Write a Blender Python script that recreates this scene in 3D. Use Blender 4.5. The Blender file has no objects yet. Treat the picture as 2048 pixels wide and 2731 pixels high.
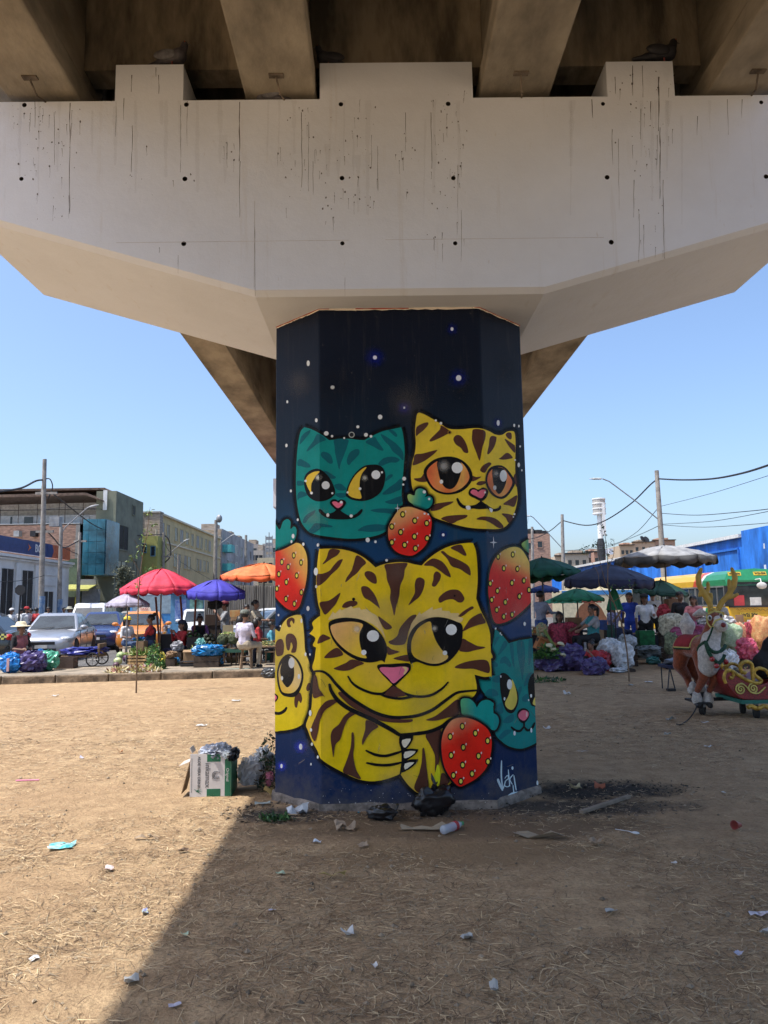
import bpy, bmesh, math, random
import numpy as np
from mathutils import Vector, Matrix, noise, geometry
random.seed(7)
sc = bpy.context.scene
C = sc.collection
R = math.radians
# ------------------------------------------------------------------ camera
F_PX, EYE = 1973.0, 1.6
YAW, PITCH, ROLL = 0.55, 7.14, 0.9
cam_d = bpy.data.cameras.new('camera'); cam = bpy.data.objects.new('camera', cam_d); C.objects.link(cam)
CM = Matrix.Rotation(R(-YAW), 3, 'Z') @ Matrix.Rotation(R(90 + PITCH), 3, 'X') @ Matrix.Rotation(R(-ROLL), 3, 'Z')
cam.matrix_world = Matrix.Translation((0, 0, EYE)) @ CM.to_4x4()
cam_d.sensor_fit = 'VERTICAL'; cam_d.sensor_height = 24.0; cam_d.lens = 24.0 * F_PX / 2731.0
cam_d.clip_start = 0.05; cam_d.clip_end = 3000
sc.camera = cam
# ------------------------------------------------------------------ sky and sun
SUN_DIR = Vector((-0.43, -0.177, 1.0)).normalized()      # towards the sun
SUN_EL = math.asin(SUN_DIR.z); SUN_AZ = math.atan2(SUN_DIR.x, SUN_DIR.y)
world = bpy.data.worlds.new('World'); sc.world = world; world.use_nodes = True
wn = world.node_tree.nodes; wl = world.node_tree.links; wn.clear()
sky = wn.new('ShaderNodeTexSky'); sky.sky_type = 'NISHITA'; sky.sun_disc = False
sky.sun_elevation = SUN_EL; sky.sun_rotation = SUN_AZ
sky.altitude = 100; sky.air_density = 1.0; sky.dust_density = 3.0; sky.ozone_density = 5.0
bg = wn.new('ShaderNodeBackground'); bg.inputs[1].default_value = 0.138
wo = wn.new('ShaderNodeOutputWorld')
wl.new(sky.outputs[0], bg.inputs[0]); wl.new(bg.outputs[0], wo.inputs[0])
sun_d = bpy.data.lights.new('sun', 'SUN'); sun_d.energy = 3.0; sun_d.angle = R(0.53); sun_d.color = (1.0, 0.965, 0.91)
sun = bpy.data.objects.new('sun', sun_d); C.objects.link(sun); sun.location = (-20, -10, 60)
sun.rotation_euler = SUN_DIR.to_track_quat('Z', 'Y').to_euler()
sc.view_settings.view_transform = 'Standard'; sc.view_settings.look = 'None'
sc.view_settings.exposure = 0.95; sc.view_settings.gamma = 1.0
sc.view_settings.use_curve_mapping = False
sc.cycles.max_bounces = 5; sc.cycles.diffuse_bounces = 3; sc.cycles.glossy_bounces = 2; sc.cycles.transmission_bounces = 4; sc.cycles.transparent_max_bounces = 12
sc.cycles.use_adaptive_sampling = True; sc.cycles.adaptive_threshold = 0.02; sc.cycles.use_denoising = True
# ------------------------------------------------------------------ measuring: where a point seen in the photograph stands in the place
def ray(u, v): return CM @ Vector(((u - 1024) / F_PX, (1365.5 - v) / F_PX, -1))
def G(u, v, z=0.0):
 d = ray(u, v); return Vector((0, 0, EYE)) + d * ((z - EYE) / d.z)
def W(u, v, Y):
 d = ray(u, v); return Vector((0, 0, EYE)) + d * (Y / d.y)
def MPP(Y): return Y / F_PX          # metres per photograph pixel at distance Y
# ------------------------------------------------------------------ materials
def srgb(r, g, b):
 f = lambda c: (c / 255 / 12.92) if c / 255 <= 0.04045 else ((c / 255 + 0.055) / 1.055) ** 2.4
 return (f(r), f(g), f(b))
_mats = {}
def mat(name, col, rough=0.7, metal=0.0, var=0.12, scale=6.0, bump=0.0, bscale=40.0, spec=0.5, trans=0.0, alpha=1.0, coat=0.0, col2=None, sheen=0.0, stretch=None):
 if name in _mats: return _mats[name]
 m = bpy.data.materials.new(name); m.use_nodes = True; _mats[name] = m
 n = m.node_tree.nodes; l = m.node_tree.links; b = n['Principled BSDF']
 tc = n.new('ShaderNodeTexCoord'); src = tc.outputs['Object']
 if stretch:
  mp = n.new('ShaderNodeMapping'); mp.inputs['Scale'].default_value = stretch; l.new(src, mp.inputs[0]); src = mp.outputs[0]
 nz = n.new('ShaderNodeTexNoise'); nz.inputs['Scale'].default_value = scale; nz.inputs['Detail'].default_value = 6; nz.inputs['Roughness'].default_value = 0.62
 l.new(src, nz.inputs['Vector'])
 mx = n.new('ShaderNodeMix'); mx.data_type = 'RGBA'
 c2 = col2 if col2 else tuple(c * (1 - var * 1.6) for c in col)
 c1 = col if col2 else tuple(min(1, c * (1 + var * 1.1)) for c in col)
 mx.inputs['A'].default_value = (*c1, 1); mx.inputs['B'].default_value = (*c2, 1)
 rp = n.new('ShaderNodeMapRange'); rp.inputs['From Min'].default_value = 0.35; rp.inputs['From Max'].default_value = 0.65
 l.new(nz.outputs[0], rp.inputs['Value']); l.new(rp.outputs[0], mx.inputs['Factor']); l.new(mx.outputs['Result'], b.inputs['Base Color'])
 b.inputs['Roughness'].default_value = rough; b.inputs['Metallic'].default_value = metal
 b.inputs['Specular IOR Level'].default_value = spec; b.inputs['Transmission Weight'].default_value = trans
 b.inputs['Alpha'].default_value = alpha; b.inputs['Coat Weight'].default_value = coat; b.inputs['Sheen Weight'].default_value = sheen
 if bump > 0:
  n2 = n.new('ShaderNodeTexNoise'); n2.inputs['Scale'].default_value = bscale; n2.inputs['Detail'].default_value = 5; l.new(src, n2.inputs['Vector'])
  bm = n.new('ShaderNodeBump'); bm.inputs['Strength'].default_value = bump; bm.inputs['Distance'].default_value = 0.02
  l.new(n2.outputs[0], bm.inputs['Height']); l.new(bm.outputs[0], b.inputs['Normal'])
 return m
def cm(r, g, b, **k):            # a material straight from a colour seen in sun (sRGB)
 name = 'paint_%d_%d_%d_%s' % (r, g, b, '_'.join('%s%s' % (a, v) for a, v in sorted(k.items())))
 c = tuple(min(0.82, x * 0.92) for x in srgb(r, g, b))
 return mat(name, c, **k)
# ------------------------------------------------------------------ mesh builder
class MB:
 def __init__(s): s.v = []; s.f = []; s.m = []; s.sm = []; s.cur = 0; s.smooth = False
 def add(s, vs, fs, M=None):
  o = len(s.v)
  s.v += [tuple(M @ Vector(p)) for p in vs] if M else [tuple(p) for p in vs]
  for f in fs: s.f.append(tuple(i + o for i in f)); s.m.append(s.cur); s.sm.append(s.smooth)
  return s
 def box(s, c, d, rz=0, rx=0, ry=0, taper=1.0):
  x, y, z = d[0] / 2, d[1] / 2, d[2] / 2; t = taper
  vs = [(-x, -y, -z), (x, -y, -z), (x, y, -z), (-x, y, -z), (-x * t, -y * t, z), (x * t, -y * t, z), (x * t, y * t, z), (-x * t, y * t, z)]
  M = Matrix.Translation(c) @ Matrix.Rotation(rz, 4, 'Z') @ Matrix.Rotation(ry, 4, 'Y') @ Matrix.Rotation(rx, 4, 'X')
  return s.add(vs, [(0, 3, 2, 1), (4, 5, 6, 7), (0, 1, 5, 4), (1, 2, 6, 5), (2, 3, 7, 6), (3, 0, 4, 7)], M)
 def tube(s, pts, rad, n=8, cap=True, flat=1.0):
  pts = [Vector(p) for p in pts]; k = len(pts)
  rad = [rad] * k if not hasattr(rad, '__len__') else list(rad)
  vs = []; up = Vector((0, 0, 1)); nprev = None
  for i, p in enumerate(pts):
   t = (pts[min(i + 1, k - 1)] - pts[max(i - 1, 0)])
   t = t.normalized() if t.length > 1e-9 else Vector((0, 0, 1))
   if nprev is None:
    a = up if abs(t.z) < 0.9 else Vector((1, 0, 0)); nn = (a - t * a.dot(t)).normalized()
   else:
    nn = nprev - t * nprev.dot(t); nn = nn.normalized() if nn.length > 1e-6 else nprev
   nprev = nn; b = t.cross(nn)
   for j in range(n):
    a = 2 * math.pi * j / n; vs.append(p + (nn * math.cos(a) * flat + b * math.sin(a)) * rad[i])
  fs = [(i * n + j, i * n + (j + 1) % n, (i + 1) * n + (j + 1) % n, (i + 1) * n + j) for i in range(k - 1) for j in range(n)]
  if cap: fs += [tuple(range(n))[::-1], tuple(range((k - 1) * n, k * n))]
  return s.add(vs, fs)
 def cyl(s, a, b, r0, r1=None, n=10): return s.tube([a, b], [r0, r0 if r1 is None else r1], n)
 def lathe(s, prof, c=(0, 0, 0), n=16, sx=1, sy=1, wob=None):
  vs = []
  for i, (r, z) in enumerate(prof):
   for j in range(n):
    a = 2 * math.pi * j / n; q = 1 if not wob else wob(i, a)
    vs.append((c[0] + r * q * sx * math.cos(a), c[1] + r * q * sy * math.sin(a), c[2] + z))
  k = len(prof); fs = [(i * n + j, i * n + (j + 1) % n, (i + 1) * n + (j + 1) % n, (i + 1) * n + j) for i in range(k - 1) for j in range(n)]
  if prof[0][0] > 1e-4: fs.append(tuple(range(n))[::-1])
  if prof[-1][0] > 1e-4: fs.append(tuple(range((k - 1) * n, k * n)))
  return s.add(vs, fs)
 def ball(s, c, r, nu=10, nv=7, M=None):
  r = (r, r, r) if not hasattr(r, '__len__') else r
  vs = []; fs = []
  for i in range(nv + 1):
   t = math.pi * i / nv
   for j in range(nu):
    a = 2 * math.pi * j / nu; vs.append((c[0] + r[0] * math.sin(t) * math.cos(a), c[1] + r[1] * math.sin(t) * math.sin(a), c[2] - r[2] * math.cos(t)))
  for i in range(nv):
   for j in range(nu): fs.append((i * nu + j, i * nu + (j + 1) % nu, (i + 1) * nu + (j + 1) % nu, (i + 1) * nu + j))
  return s.add(vs, fs, M)
 def prism(s, poly, a0, a1, axis='Y'):
  k = len(poly); f = {'Y': lambda p, t: (p[0], t, p[1]), 'X': lambda p, t: (t, p[0], p[1]), 'Z': lambda p, t: (p[0], p[1], t)}[axis]
  vs = [f(p, a0) for p in poly] + [f(p, a1) for p in poly]
  fs = [tuple(range(k)), tuple(range(k, 2 * k))[::-1]] + [(i, i + k, (i + 1) % k + k, (i + 1) % k) for i in range(k)]
  return s.add(vs, fs)
 def quad(s, a, b, c, d): return s.add([a, b, c, d], [(0, 1, 2, 3)])
 def build(s, name, mats, parent=None, loc=None, rz=None, bevel=0.0, recalc=True, link=True):
  me = bpy.data.meshes.new(name); me.from_pydata(s.v, [], s.f)
  mats = mats if isinstance(mats, (list, tuple)) else [mats]
  for m in mats: me.materials.append(m)
  me.polygons.foreach_set('material_index', [min(i, len(mats) - 1) for i in s.m]); me.polygons.foreach_set('use_smooth', s.sm)
  if recalc:
   bm = bmesh.new(); bm.from_mesh(me); bmesh.ops.remove_doubles(bm, verts=bm.verts, dist=1e-6); bmesh.ops.recalc_face_normals(bm, faces=bm.faces); bm.to_mesh(me); bm.free()
  me.update()
  o = bpy.data.objects.new(name, me)
  if link: C.objects.link(o)
  if parent: o.parent = parent
  if loc is not None: o.location = loc
  if rz is not None: o.rotation_euler.z = rz
  if bevel > 0:
   bv = o.modifiers.new('bevel', 'BEVEL'); bv.width = bevel; bv.segments = 2; bv.limit_method = 'ANGLE'
  return o
def tag(o, label=None, cat=None, group=None, kind=None):
 if label: o['label'] = label
 if cat: o['category'] = cat
 if group: o['group'] = group
 if kind: o['kind'] = kind
 return o
def thing(name, label, cat, loc=(0, 0, 0), rz=0.0, group=None):
 o = bpy.data.objects.new(name, None); C.objects.link(o); o.location = loc; o.rotation_euler.z = rz; o.empty_display_size = 0.1
 return tag(o, label, cat, group)
def copy_tree(o, parent=None, loc=None, rz=None, label=None, group=None):
 c = o.copy(); C.objects.link(c)
 if parent: c.parent = parent
 if loc is not None: c.location = loc
 if rz is not None: c.rotation_euler.z = rz
 if label: c['label'] = label
 if group: c['group'] = group
 for ch in list(o.children): copy_tree(ch, c)
 return c
def one(name, mb, m, label, cat, group=None, loc=None, rz=None, bevel=0.0):
 return tag(mb.build(name, m, None, loc, rz, bevel), label, cat, group)
def evaluated(o):
 dg = bpy.context.evaluated_depsgraph_get(); dg.update()
 return bpy.data.meshes.new_from_object(o.evaluated_get(dg))
def remesh_mb(mb, voxel, smooth=2):
 """joins overlapping closed shapes into one continuous skin"""
 o = mb.build('tmp', mat('tmp_m', (0.5, 0.5, 0.5)))
 md = o.modifiers.new('r', 'REMESH'); md.mode = 'VOXEL'; md.voxel_size = voxel; md.use_smooth_shade = True
 if smooth:
  sm = o.modifiers.new('s', 'SMOOTH'); sm.iterations = smooth; sm.factor = 0.5
 me = evaluated(o); od = o.data; bpy.data.objects.remove(o); bpy.data.meshes.remove(od); me.materials.clear()
 return me
def catmull(pts, n=4, closed=True):
 k = len(pts); out = []
 rng = range(k if closed else k - 1)
 for i in rng:
  p0, p1, p2, p3 = [pts[(i + d) % k] if closed else pts[max(0, min(k - 1, i + d))] for d in (-1, 0, 1, 2)]
  for j in range(n):
   t = j / n; t2 = t * t; t3 = t2 * t
   out.append(tuple(0.5 * ((2 * b) + (-a + c) * t + (2 * a - 5 * b + 4 * c - d) * t2 + (-a + 3 * b - 3 * c + d) * t3) for a, b, c, d in zip(p0, p1, p2, p3)))
 if not closed: out.append(tuple(pts[-1]))
 return out
def fbm(x, y, z=0.0, o=4): return noise.fractal(Vector((x, y, z)), 1.0, 2.0, o)
# ================================================================== the ground
def gz(x, y): return (0.016 * fbm(x * 0.9, y * 0.9, 3.1) + 0.010 * fbm(x * 3.3, y * 3.3, 8.1, 3)) * max(0.0, min(1.0, (15.5 - y) / 3.0))
def dirt_material():
 m = bpy.data.materials.new('dry_dirt'); m.use_nodes = True; n = m.node_tree.nodes; l = m.node_tree.links; b = n['Principled BSDF']
 tc = n.new('ShaderNodeTexCoord')
 def nz(scale, det=6, rough=0.6, stretch=None):
  t = n.new('ShaderNodeTexNoise'); t.inputs['Scale'].default_value = scale; t.inputs['Detail'].default_value = det; t.inputs['Roughness'].default_value = rough
  if stretch:
   mp = n.new('ShaderNodeMapping'); mp.inputs['Scale'].default_value = stretch; l.new(tc.outputs['Object'], mp.inputs[0]); l.new(mp.outputs[0], t.inputs['Vector'])
  else: l.new(tc.outputs['Object'], t.inputs['Vector'])
  return t.outputs[0]
 def ramp(x, a, c):
  r = n.new('ShaderNodeMapRange'); r.inputs['From Min'].default_value = a; r.inputs['From Max'].default_value = c; l.new(x, r.inputs['Value']); return r.outputs[0]
 def mix(fac, A, B):
  x = n.new('ShaderNodeMix'); x.data_type = 'RGBA'; l.new(fac, x.inputs['Factor'])
  for key, q in (('A', A), ('B', B)):
   if isinstance(q, tuple): x.inputs[key].default_value = (*q, 1)
   else: l.new(q, x.inputs[key])
  return x.outputs['Result']
 c = mix(ramp(nz(0.55, 5), 0.36, 0.64), (0.52, 0.37, 0.215), (0.43, 0.29, 0.165))
 c = mix(ramp(nz(5.0, 8, 0.7), 0.40, 0.62), c, (0.33, 0.22, 0.125))
 c = mix(ramp(nz(38.0, 6, 0.75, (1, 1.6, 1)), 0.49, 0.72), c, (0.20, 0.135, 0.08))
 c = mix(ramp(nz(70.0, 4, 0.7), 0.60, 0.78), c, (0.60, 0.44, 0.27))
 def blot(cx, cy, rx, ry, col, edge, hard=0.5):      # soot and damp earth where rubbish was burnt at the foot of the column
  nonlocal c
  mp = n.new('ShaderNodeMapping'); mp.vector_type = 'POINT'
  mp.inputs['Location'].default_value = (-cx / rx, -cy / ry, 0); mp.inputs['Scale'].default_value = (1 / rx, 1 / ry, 0)
  l.new(tc.outputs['Object'], mp.inputs[0])
  ln = n.new('ShaderNodeVectorMath'); ln.operation = 'LENGTH'; l.new(mp.outputs[0], ln.inputs[0])
  ad = n.new('ShaderNodeMath'); ad.operation = 'MULTIPLY_ADD'; l.new(nz(3.5, 6, 0.75), ad.inputs[0]); ad.inputs[1].default_value = edge; l.new(ln.outputs['Value'], ad.inputs[2])
  r = ramp(ad.outputs[0], 1.0 + edge * 0.5, 1.0 + edge * 0.5 - hard); c = mix(r, c, col)
 blot(1.85, 6.55, 0.85, 0.36, (0.055, 0.047, 0.04), 1.3)
 blot(1.25, 6.05, 1.5, 0.30, (0.085, 0.068, 0.052), 1.0)
 blot(-0.75, 5.95, 0.5, 0.26, (0.09, 0.08, 0.068), 1.0)
 blot(0.2, 5.85, 1.3, 0.30, (0.17, 0.12, 0.08), 1.0)
 blot(0.5, 5.55, 1.9, 0.42, (0.20, 0.135, 0.08), 1.5)
 blot(0.6, 5.0, 1.2, 0.35, (0.27, 0.18, 0.10), 1.3)
 l.new(c, b.inputs['Base Color']); b.inputs['Roughness'].default_value = 0.95; b.inputs['Specular IOR Level'].default_value = 0.15
 bm = n.new('ShaderNodeBump'); bm.inputs['Strength'].default_value = 0.8; bm.inputs['Distance'].default_value = 0.035
 ad = n.new('ShaderNodeMath'); ad.operation = 'MULTIPLY_ADD'; l.new(nz(28.0, 8, 0.7), ad.inputs[0]); ad.inputs[1].default_value = 0.6; l.new(nz(7.0, 6, 0.6), ad.inputs[2])
 l.new(ad.outputs[0], bm.inputs['Height']); l.new(bm.outputs[0], b.inputs['Normal'])
 return m
def coords(lo, hi, step, far):
 a = list(np.arange(lo, hi + 1e-6, step)); d = step; x = a[-1]
 r = []
 while x < far: d *= 1.6; x += d; r.append(x)
 q = []; d = step; x = a[0]
 while x > -far: d *= 1.6; x -= d; q.append(x)
 return q[::-1] + a + r
xs = coords(-9, 9, 0.16, 900); ys = coords(0.6, 16.6, 0.16, 900)
g = MB(); g.smooth = True
g.add([(x, y, gz(x, y)) for y in ys for x in xs], [(j * len(xs) + i, j * len(xs) + i + 1, (j + 1) * len(xs) + i + 1, (j + 1) * len(xs) + i) for j in range(len(ys) - 1) for i in range(len(xs) - 1)])
tag(g.build('ground', dirt_material(), recalc=False), kind='structure')
# pavement with its kerb, and the road beyond
concrete = mat('pavement_concrete', (0.29, 0.235, 0.17), 0.9, var=0.3, scale=2.2, bump=0.35, bscale=30)
kerb_m = mat('old_kerb', (0.22, 0.165, 0.11), 0.95, var=0.35, scale=5, bump=0.6, bscale=18)
asphalt = mat('asphalt', (0.115, 0.108, 0.10), 0.92, var=0.25, scale=3, bump=0.4, bscale=90)
KP = [(-40, 13.4), (-8.27, 16.55), (-2.67, 17.28), (1.0, 17.8), (3.5, 18.6), (7.0, 20.45), (14, 24.5), (22, 27)]
KB = [(-40, 16.2), (-8.27, 19.4), (-2.67, 20.3), (1.0, 21), (3.5, 22.0), (7.0, 24.0), (14, 28.5), (22, 31)]
def kerb_y(x):
 for a, b in zip(KP, KP[1:]):
  if a[0] <= x <= b[0]: return a[1] + (b[1] - a[1]) * (x - a[0]) / (b[0] - a[0])
 return 20
g = MB()
for (a, b), (c, d) in zip(zip(KP, KP[1:]), zip(KB, KB[1:])):
 g.quad((a[0], a[1] + 0.12, 0.15), (b[0], b[1] + 0.12, 0.15), (d[0], d[1], 0.15), (c[0], c[1], 0.15))
 g.quad((c[0], c[1], 0.15), (d[0], d[1], 0.15), (d[0], d[1], -0.1), (c[0], c[1], -0.1))
tag(g.build('pavement', concrete, recalc=False), kind='structure')
kb = tag(bpy.data.objects.new('kerb', None), kind='structure'); C.objects.link(kb)
random.seed(3)
for a, b in zip(KP, KP[1:]):                    # kerb stones, each a block with a joint
 L = math.hypot(b[0] - a[0], b[1] - a[1]); k = int(L / 1.0); ang = math.atan2(b[1] - a[1], b[0] - a[0])
 for i in range(k):
  t = (i + 0.5) / k; x = a[0] + (b[0] - a[0]) * t; y = a[1] + (b[1] - a[1]) * t
  if -14 < x < 14:
   MB().box((0, 0, 0), (L / k - 0.012, 0.14, 0.30)).build('kerb_stone', kerb_m, kb, (x, y + 0.06, 0.015 + random.uniform(-0.012, 0.012)), ang + random.uniform(-0.006, 0.006), bevel=0.03)
g = MB(); g.add([(c[0], c[1] - 0.05, 0.022) for c in KB] + [(60, 160, 0.022), (-80, 160, 0.022)], [tuple(range(len(KB) + 2))])
tag(g.build('road', asphalt), kind='structure')
# ================================================================== the overpass
raw = mat('raw_concrete', (0.29, 0.255, 0.195), 0.92, var=0.32, scale=1.6, bump=0.4, bscale=22, stretch=(1, 0.5, 1))
rawd = mat('stained_concrete', (0.26, 0.22, 0.16), 0.95, var=0.38, scale=2.4, bump=0.5, bscale=16, stretch=(1.6, 1, 0.45))
iron = mat('rusty_iron', (0.19, 0.155, 0.12), 0.8, 0.5, var=0.4)
CX = 0.18
deck = thing('bridge_deck', 'brown concrete road deck on long girders overhead, darkly stained', 'bridge deck', (CX, 0, 5.9))
GIR = [-2.95, -0.95, 1.05, 3.0]
SPANS = [(-22, 6.50), (6.58, 25.0), (25.08, 43.0), (43.08, 61.0), (61.08, 90)]
for y0, y1 in SPANS:
 for gx in GIR:
  b = MB()
  pf = [(-0.30, 0), (0.30, 0), (0.30, 0.22), (0.23, 0.32), (0.23, 1.72), (0.34, 1.85), (0.34, 2.1), (-0.34, 2.1), (-0.34, 1.85), (-0.23, 1.72), (-0.23, 0.32), (-0.30, 0.22)]
  b.prism([(gx + p[0], p[1]) for p in pf], y0, y1)
  b.build('girder', raw, deck, bevel=0.015)
 for yd in (y0 + 0.25, y1 - 0.35) if y0 > 0 else (y1 - 0.35,):
  for a, c in zip(GIR, GIR[1:]):
   MB().box(((a + c) / 2, yd, 1.26), (c - a - 0.47, 0.24, 1.66)).build('diaphragm', rawd, deck)
MB().box((-3.40, -7.8, 1.1), (0.30, 28.4, 1.9)).build('edge_beam', raw, deck)
b = MB(); b.box((0, 34, 2.23), (9.46, 112, 0.24)); b.build('slab', raw, deck)
for s in (-1, 1): MB().box((s * 4.62, 34, 2.80), (0.2, 112, 0.88)).build('parapet', raw, deck)
for gx in GIR:                                    # anchor plates and hanging bars under the girder ends
 p = MB(); p.box((gx, 5.55, -0.006), (0.12, 0.05, 0.012)); p.tube([(gx, 5.55, -0.02), (gx + 0.02, 5.64, -0.10), (gx + 0.05, 5.80, -0.06)], 0.008, 6); p.build('anchor_bar', iron, deck)
# --------------------------------------------------------------- pier cap
def cap_paint():
 m = bpy.data.materials.new('white_wall_paint'); m.use_nodes = True; n = m.node_tree.nodes; l = m.node_tree.links; b = n['Principled BSDF']
 tc = n.new('ShaderNodeTexCoord')
 def nz(scale, st=None, det=6):
  t = n.new('ShaderNodeTexNoise'); t.inputs['Scale'].default_value = scale; t.inputs['Detail'].default_value = det; t.inputs['Roughness'].default_value = 0.65
  mp = n.new('ShaderNodeMapping'); mp.inputs['Scale'].default_value = st or (1, 1, 1); l.new(tc.outputs['Object'], mp.inputs[0]); l.new(mp.outputs[0], t.inputs['Vector']); return t.outputs[0]
 def mix(f, a, bb, A, B):
  r = n.new('ShaderNodeMapRange'); r.inputs['From Min'].default_value = a; r.inputs['From Max'].default_value = bb; l.new(f, r.inputs['Value'])
  x = n.new('ShaderNodeMix'); x.data_type = 'RGBA'; l.new(r.outputs[0], x.inputs['Factor'])
  for k, q in (('A', A), ('B', B)):
   if isinstance(q, tuple): x.inputs[k].default_value = (*q, 1)
   else: l.new(q, x.inputs[k])
  return x.outputs['Result']
 c = mix(nz(0.8), 0.35, 0.7, (0.745, 0.795, 0.86), (0.665, 0.705, 0.755))
 c = mix(nz(3.0, (3.5, 1, 0.18), 8), 0.60, 0.90, c, (0.56, 0.55, 0.53))
 c = mix(nz(14.0, (1.6, 1, 0.5), 6), 0.66, 0.82, c, (0.56, 0.55, 0.53))
 l.new(c, b.inputs['Base Color']); b.inputs['Roughness'].default_value = 0.6; b.inputs['Specular IOR Level'].default_value = 0.35
 bm = n.new('ShaderNodeBump'); bm.inputs['Strength'].default_value = 0.35; bm.inputs['Distance'].default_value = 0.012
 ad = n.new('ShaderNodeMath'); ad.operation = 'MULTIPLY_ADD'; l.new(nz(60.0), ad.inputs[0]); ad.inputs[1].default_value = 0.35; l.new(nz(9.0), ad.inputs[2])
 l.new(ad.outputs[0], bm.inputs['Height']); l.new(bm.outputs[0], b.inputs['Normal'])
 return m
capm = cap_paint(); dark = mat('dark_hole', (0.02, 0.017, 0.014), 0.95)
YF, YB = 5.75, 7.40
def cap_profile(lift=0.0):
 x0, x1 = -3.44, 3.79
 top = [(x1, 5.83), (2.57, 5.83), (2.57, 6.15), (2.0, 6.15), (2.0, 5.83), (0.86, 5.83), (0.86, 6.16), (-0.43, 6.16), (-0.43, 5.83), (-1.58, 5.83), (-1.58, 6.16), (-2.15, 6.16), (-2.15, 5.83), (x0, 5.83)]
 return [(x0, 4.86 + lift), (-0.97, 4.117 + lift), (1.40, 4.117 + lift), (x1, 4.80 + lift)] + top
HOLES = [(65, 280), (57, 477), (497, 279), (493, 477), (490, 650), (909, 278), (912, 475), (913, 649), (1195, 277), (1209, 475), (1214, 649), (1608, 277), (1619, 473), (1630, 646), (2030, 273), (2043, 471)]
def build_cap(parent, holes):
 b = MB(); A = cap_profile(0.036); B = cap_profile(0.0); k = len(A)
 # lower part, front to back with a bevelled front arris; raised blocks stop short of the back
 vs = [(p[0], YF, p[1]) for p in A] + [(p[0], YF + 0.06, p[1]) for p in B] + [(p[0], YB, p[1]) for p in B]
 b.add(vs, [tuple(range(k)), tuple(range(2 * k, 3 * k))[::-1]] + [(o * k + i, (o + 1) * k + i, (o + 1) * k + (i + 1) % k, o * k + (i + 1) % k) for o in (0, 1) for i in range(k)])
 o = b.build('pier_cap', [capm, dark], parent)
 if holes:
  h = MB()
  for u, v in HOLES:
   p = W(u, v, YF); h.cyl((p.x, YF - 0.02, p.z), (p.x, YF + 0.05, p.z), 0.019 * random.uniform(0.9, 1.1), n=14)
  co = h.build('cut', dark); md = o.modifiers.new('b', 'BOOLEAN'); md.object = co; md.operation = 'DIFFERENCE'; md.solver = 'EXACT'
  me = evaluated(o); old = o.data; o.modifiers.clear(); o.data = me; bpy.data.meshes.remove(old)
  cd = co.data; bpy.data.objects.remove(co); bpy.data.meshes.remove(cd)
 return o
pier = thing('bridge_pier', 'white T-shaped bridge pier whose column carries a mural of cats and strawberries', 'bridge pier')
cap = build_cap(pier, True)
# drips and bird marks on the front of the cap
drips = MB(); random.seed(11)
def dpoly(pts):
 drips.add([(W(u, v, YF).x, YF - 0.0012, W(u, v, YF).z) for u, v in pts], [tuple(range(len(pts)))])
def streak(u, v0, v1, w):
 n = max(3, int((v1 - v0) / 18)); L = []; Rr = []; du = 0
 for i in range(n + 1):
  t = i / n; v = v0 + (v1 - v0) * t; du += random.uniform(-1.0, 1.0); ww = 0.72 * w * (0.35 + 0.8 * random.random()) * (1 - 0.5 * t)
  L.append((u + du - ww, v)); Rr.append((u + du + ww, v))
 dpoly(L + Rr[::-1])
def spot(u, v, r):
 k = 7; dpoly([(u + r * random.uniform(0.5, 1.2) * math.cos(2 * math.pi * i / k), v + r * 1.25 * random.uniform(0.5, 1.2) * math.sin(2 * math.pi * i / k)) for i in range(k)])
for a in [(93, 270, 340, 1.3), (187, 275, 565, 1.8), (184, 520, 570, 1.5), (145, 300, 440, 1.2), (310, 270, 365, 1.0), (353, 335, 405, 1.4), (330, 262, 320, 1.2), (352, 405, 460, 1.6), (481, 280, 460, 1.0), (500, 270, 390, 0.9),
          (640, 272, 430, 2.8), (640, 430, 580, 1.1), (803, 300, 500, 1.3), (823, 325, 510, 1.0), (834, 430, 520, 1.0), (606, 380, 425, 1.5), (990, 360, 450, 1.0), (1007, 390, 510, 1.3), (960, 265, 300, 1.0), (1081, 300, 380, 1.1),
          (1150, 300, 450, 1.3), (1220, 440, 600, 0.8), (1633, 345, 440, 1.3), (1650, 370, 560, 0.8), (1686, 175, 255, 1.8), (1690, 480, 580, 1.2), (1704, 570, 700, 1.3), (1709, 290, 372, 1.4), (1712, 175, 260, 1.3), (1717, 600, 690, 1.1),
          (1757, 205, 350, 3.2), (1760, 340, 530, 2.2), (1768, 480, 690, 1.5), (1752, 360, 440, 1.0), (1735, 270, 320, 1.5), (1578, 265, 315, 2.2), (1860, 310, 360, 1.4), (1940, 265, 360, 1.0), (1980, 265, 315, 1.2), (415, 180, 205, 1.6),
          (352, 200, 245, 2.2), (423, 200, 250, 1.5), (1640, 205, 250, 1.8), (424, 660, 675, 1.3), (475, 680, 730, 0.8), (678, 600, 790, 0.9), (921, 740, 790, 1.0), (1180, 620, 640, 1.5), (1180, 650, 700, 0.9), (1230, 560, 700, 0.8)]: streak(*a)
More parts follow.
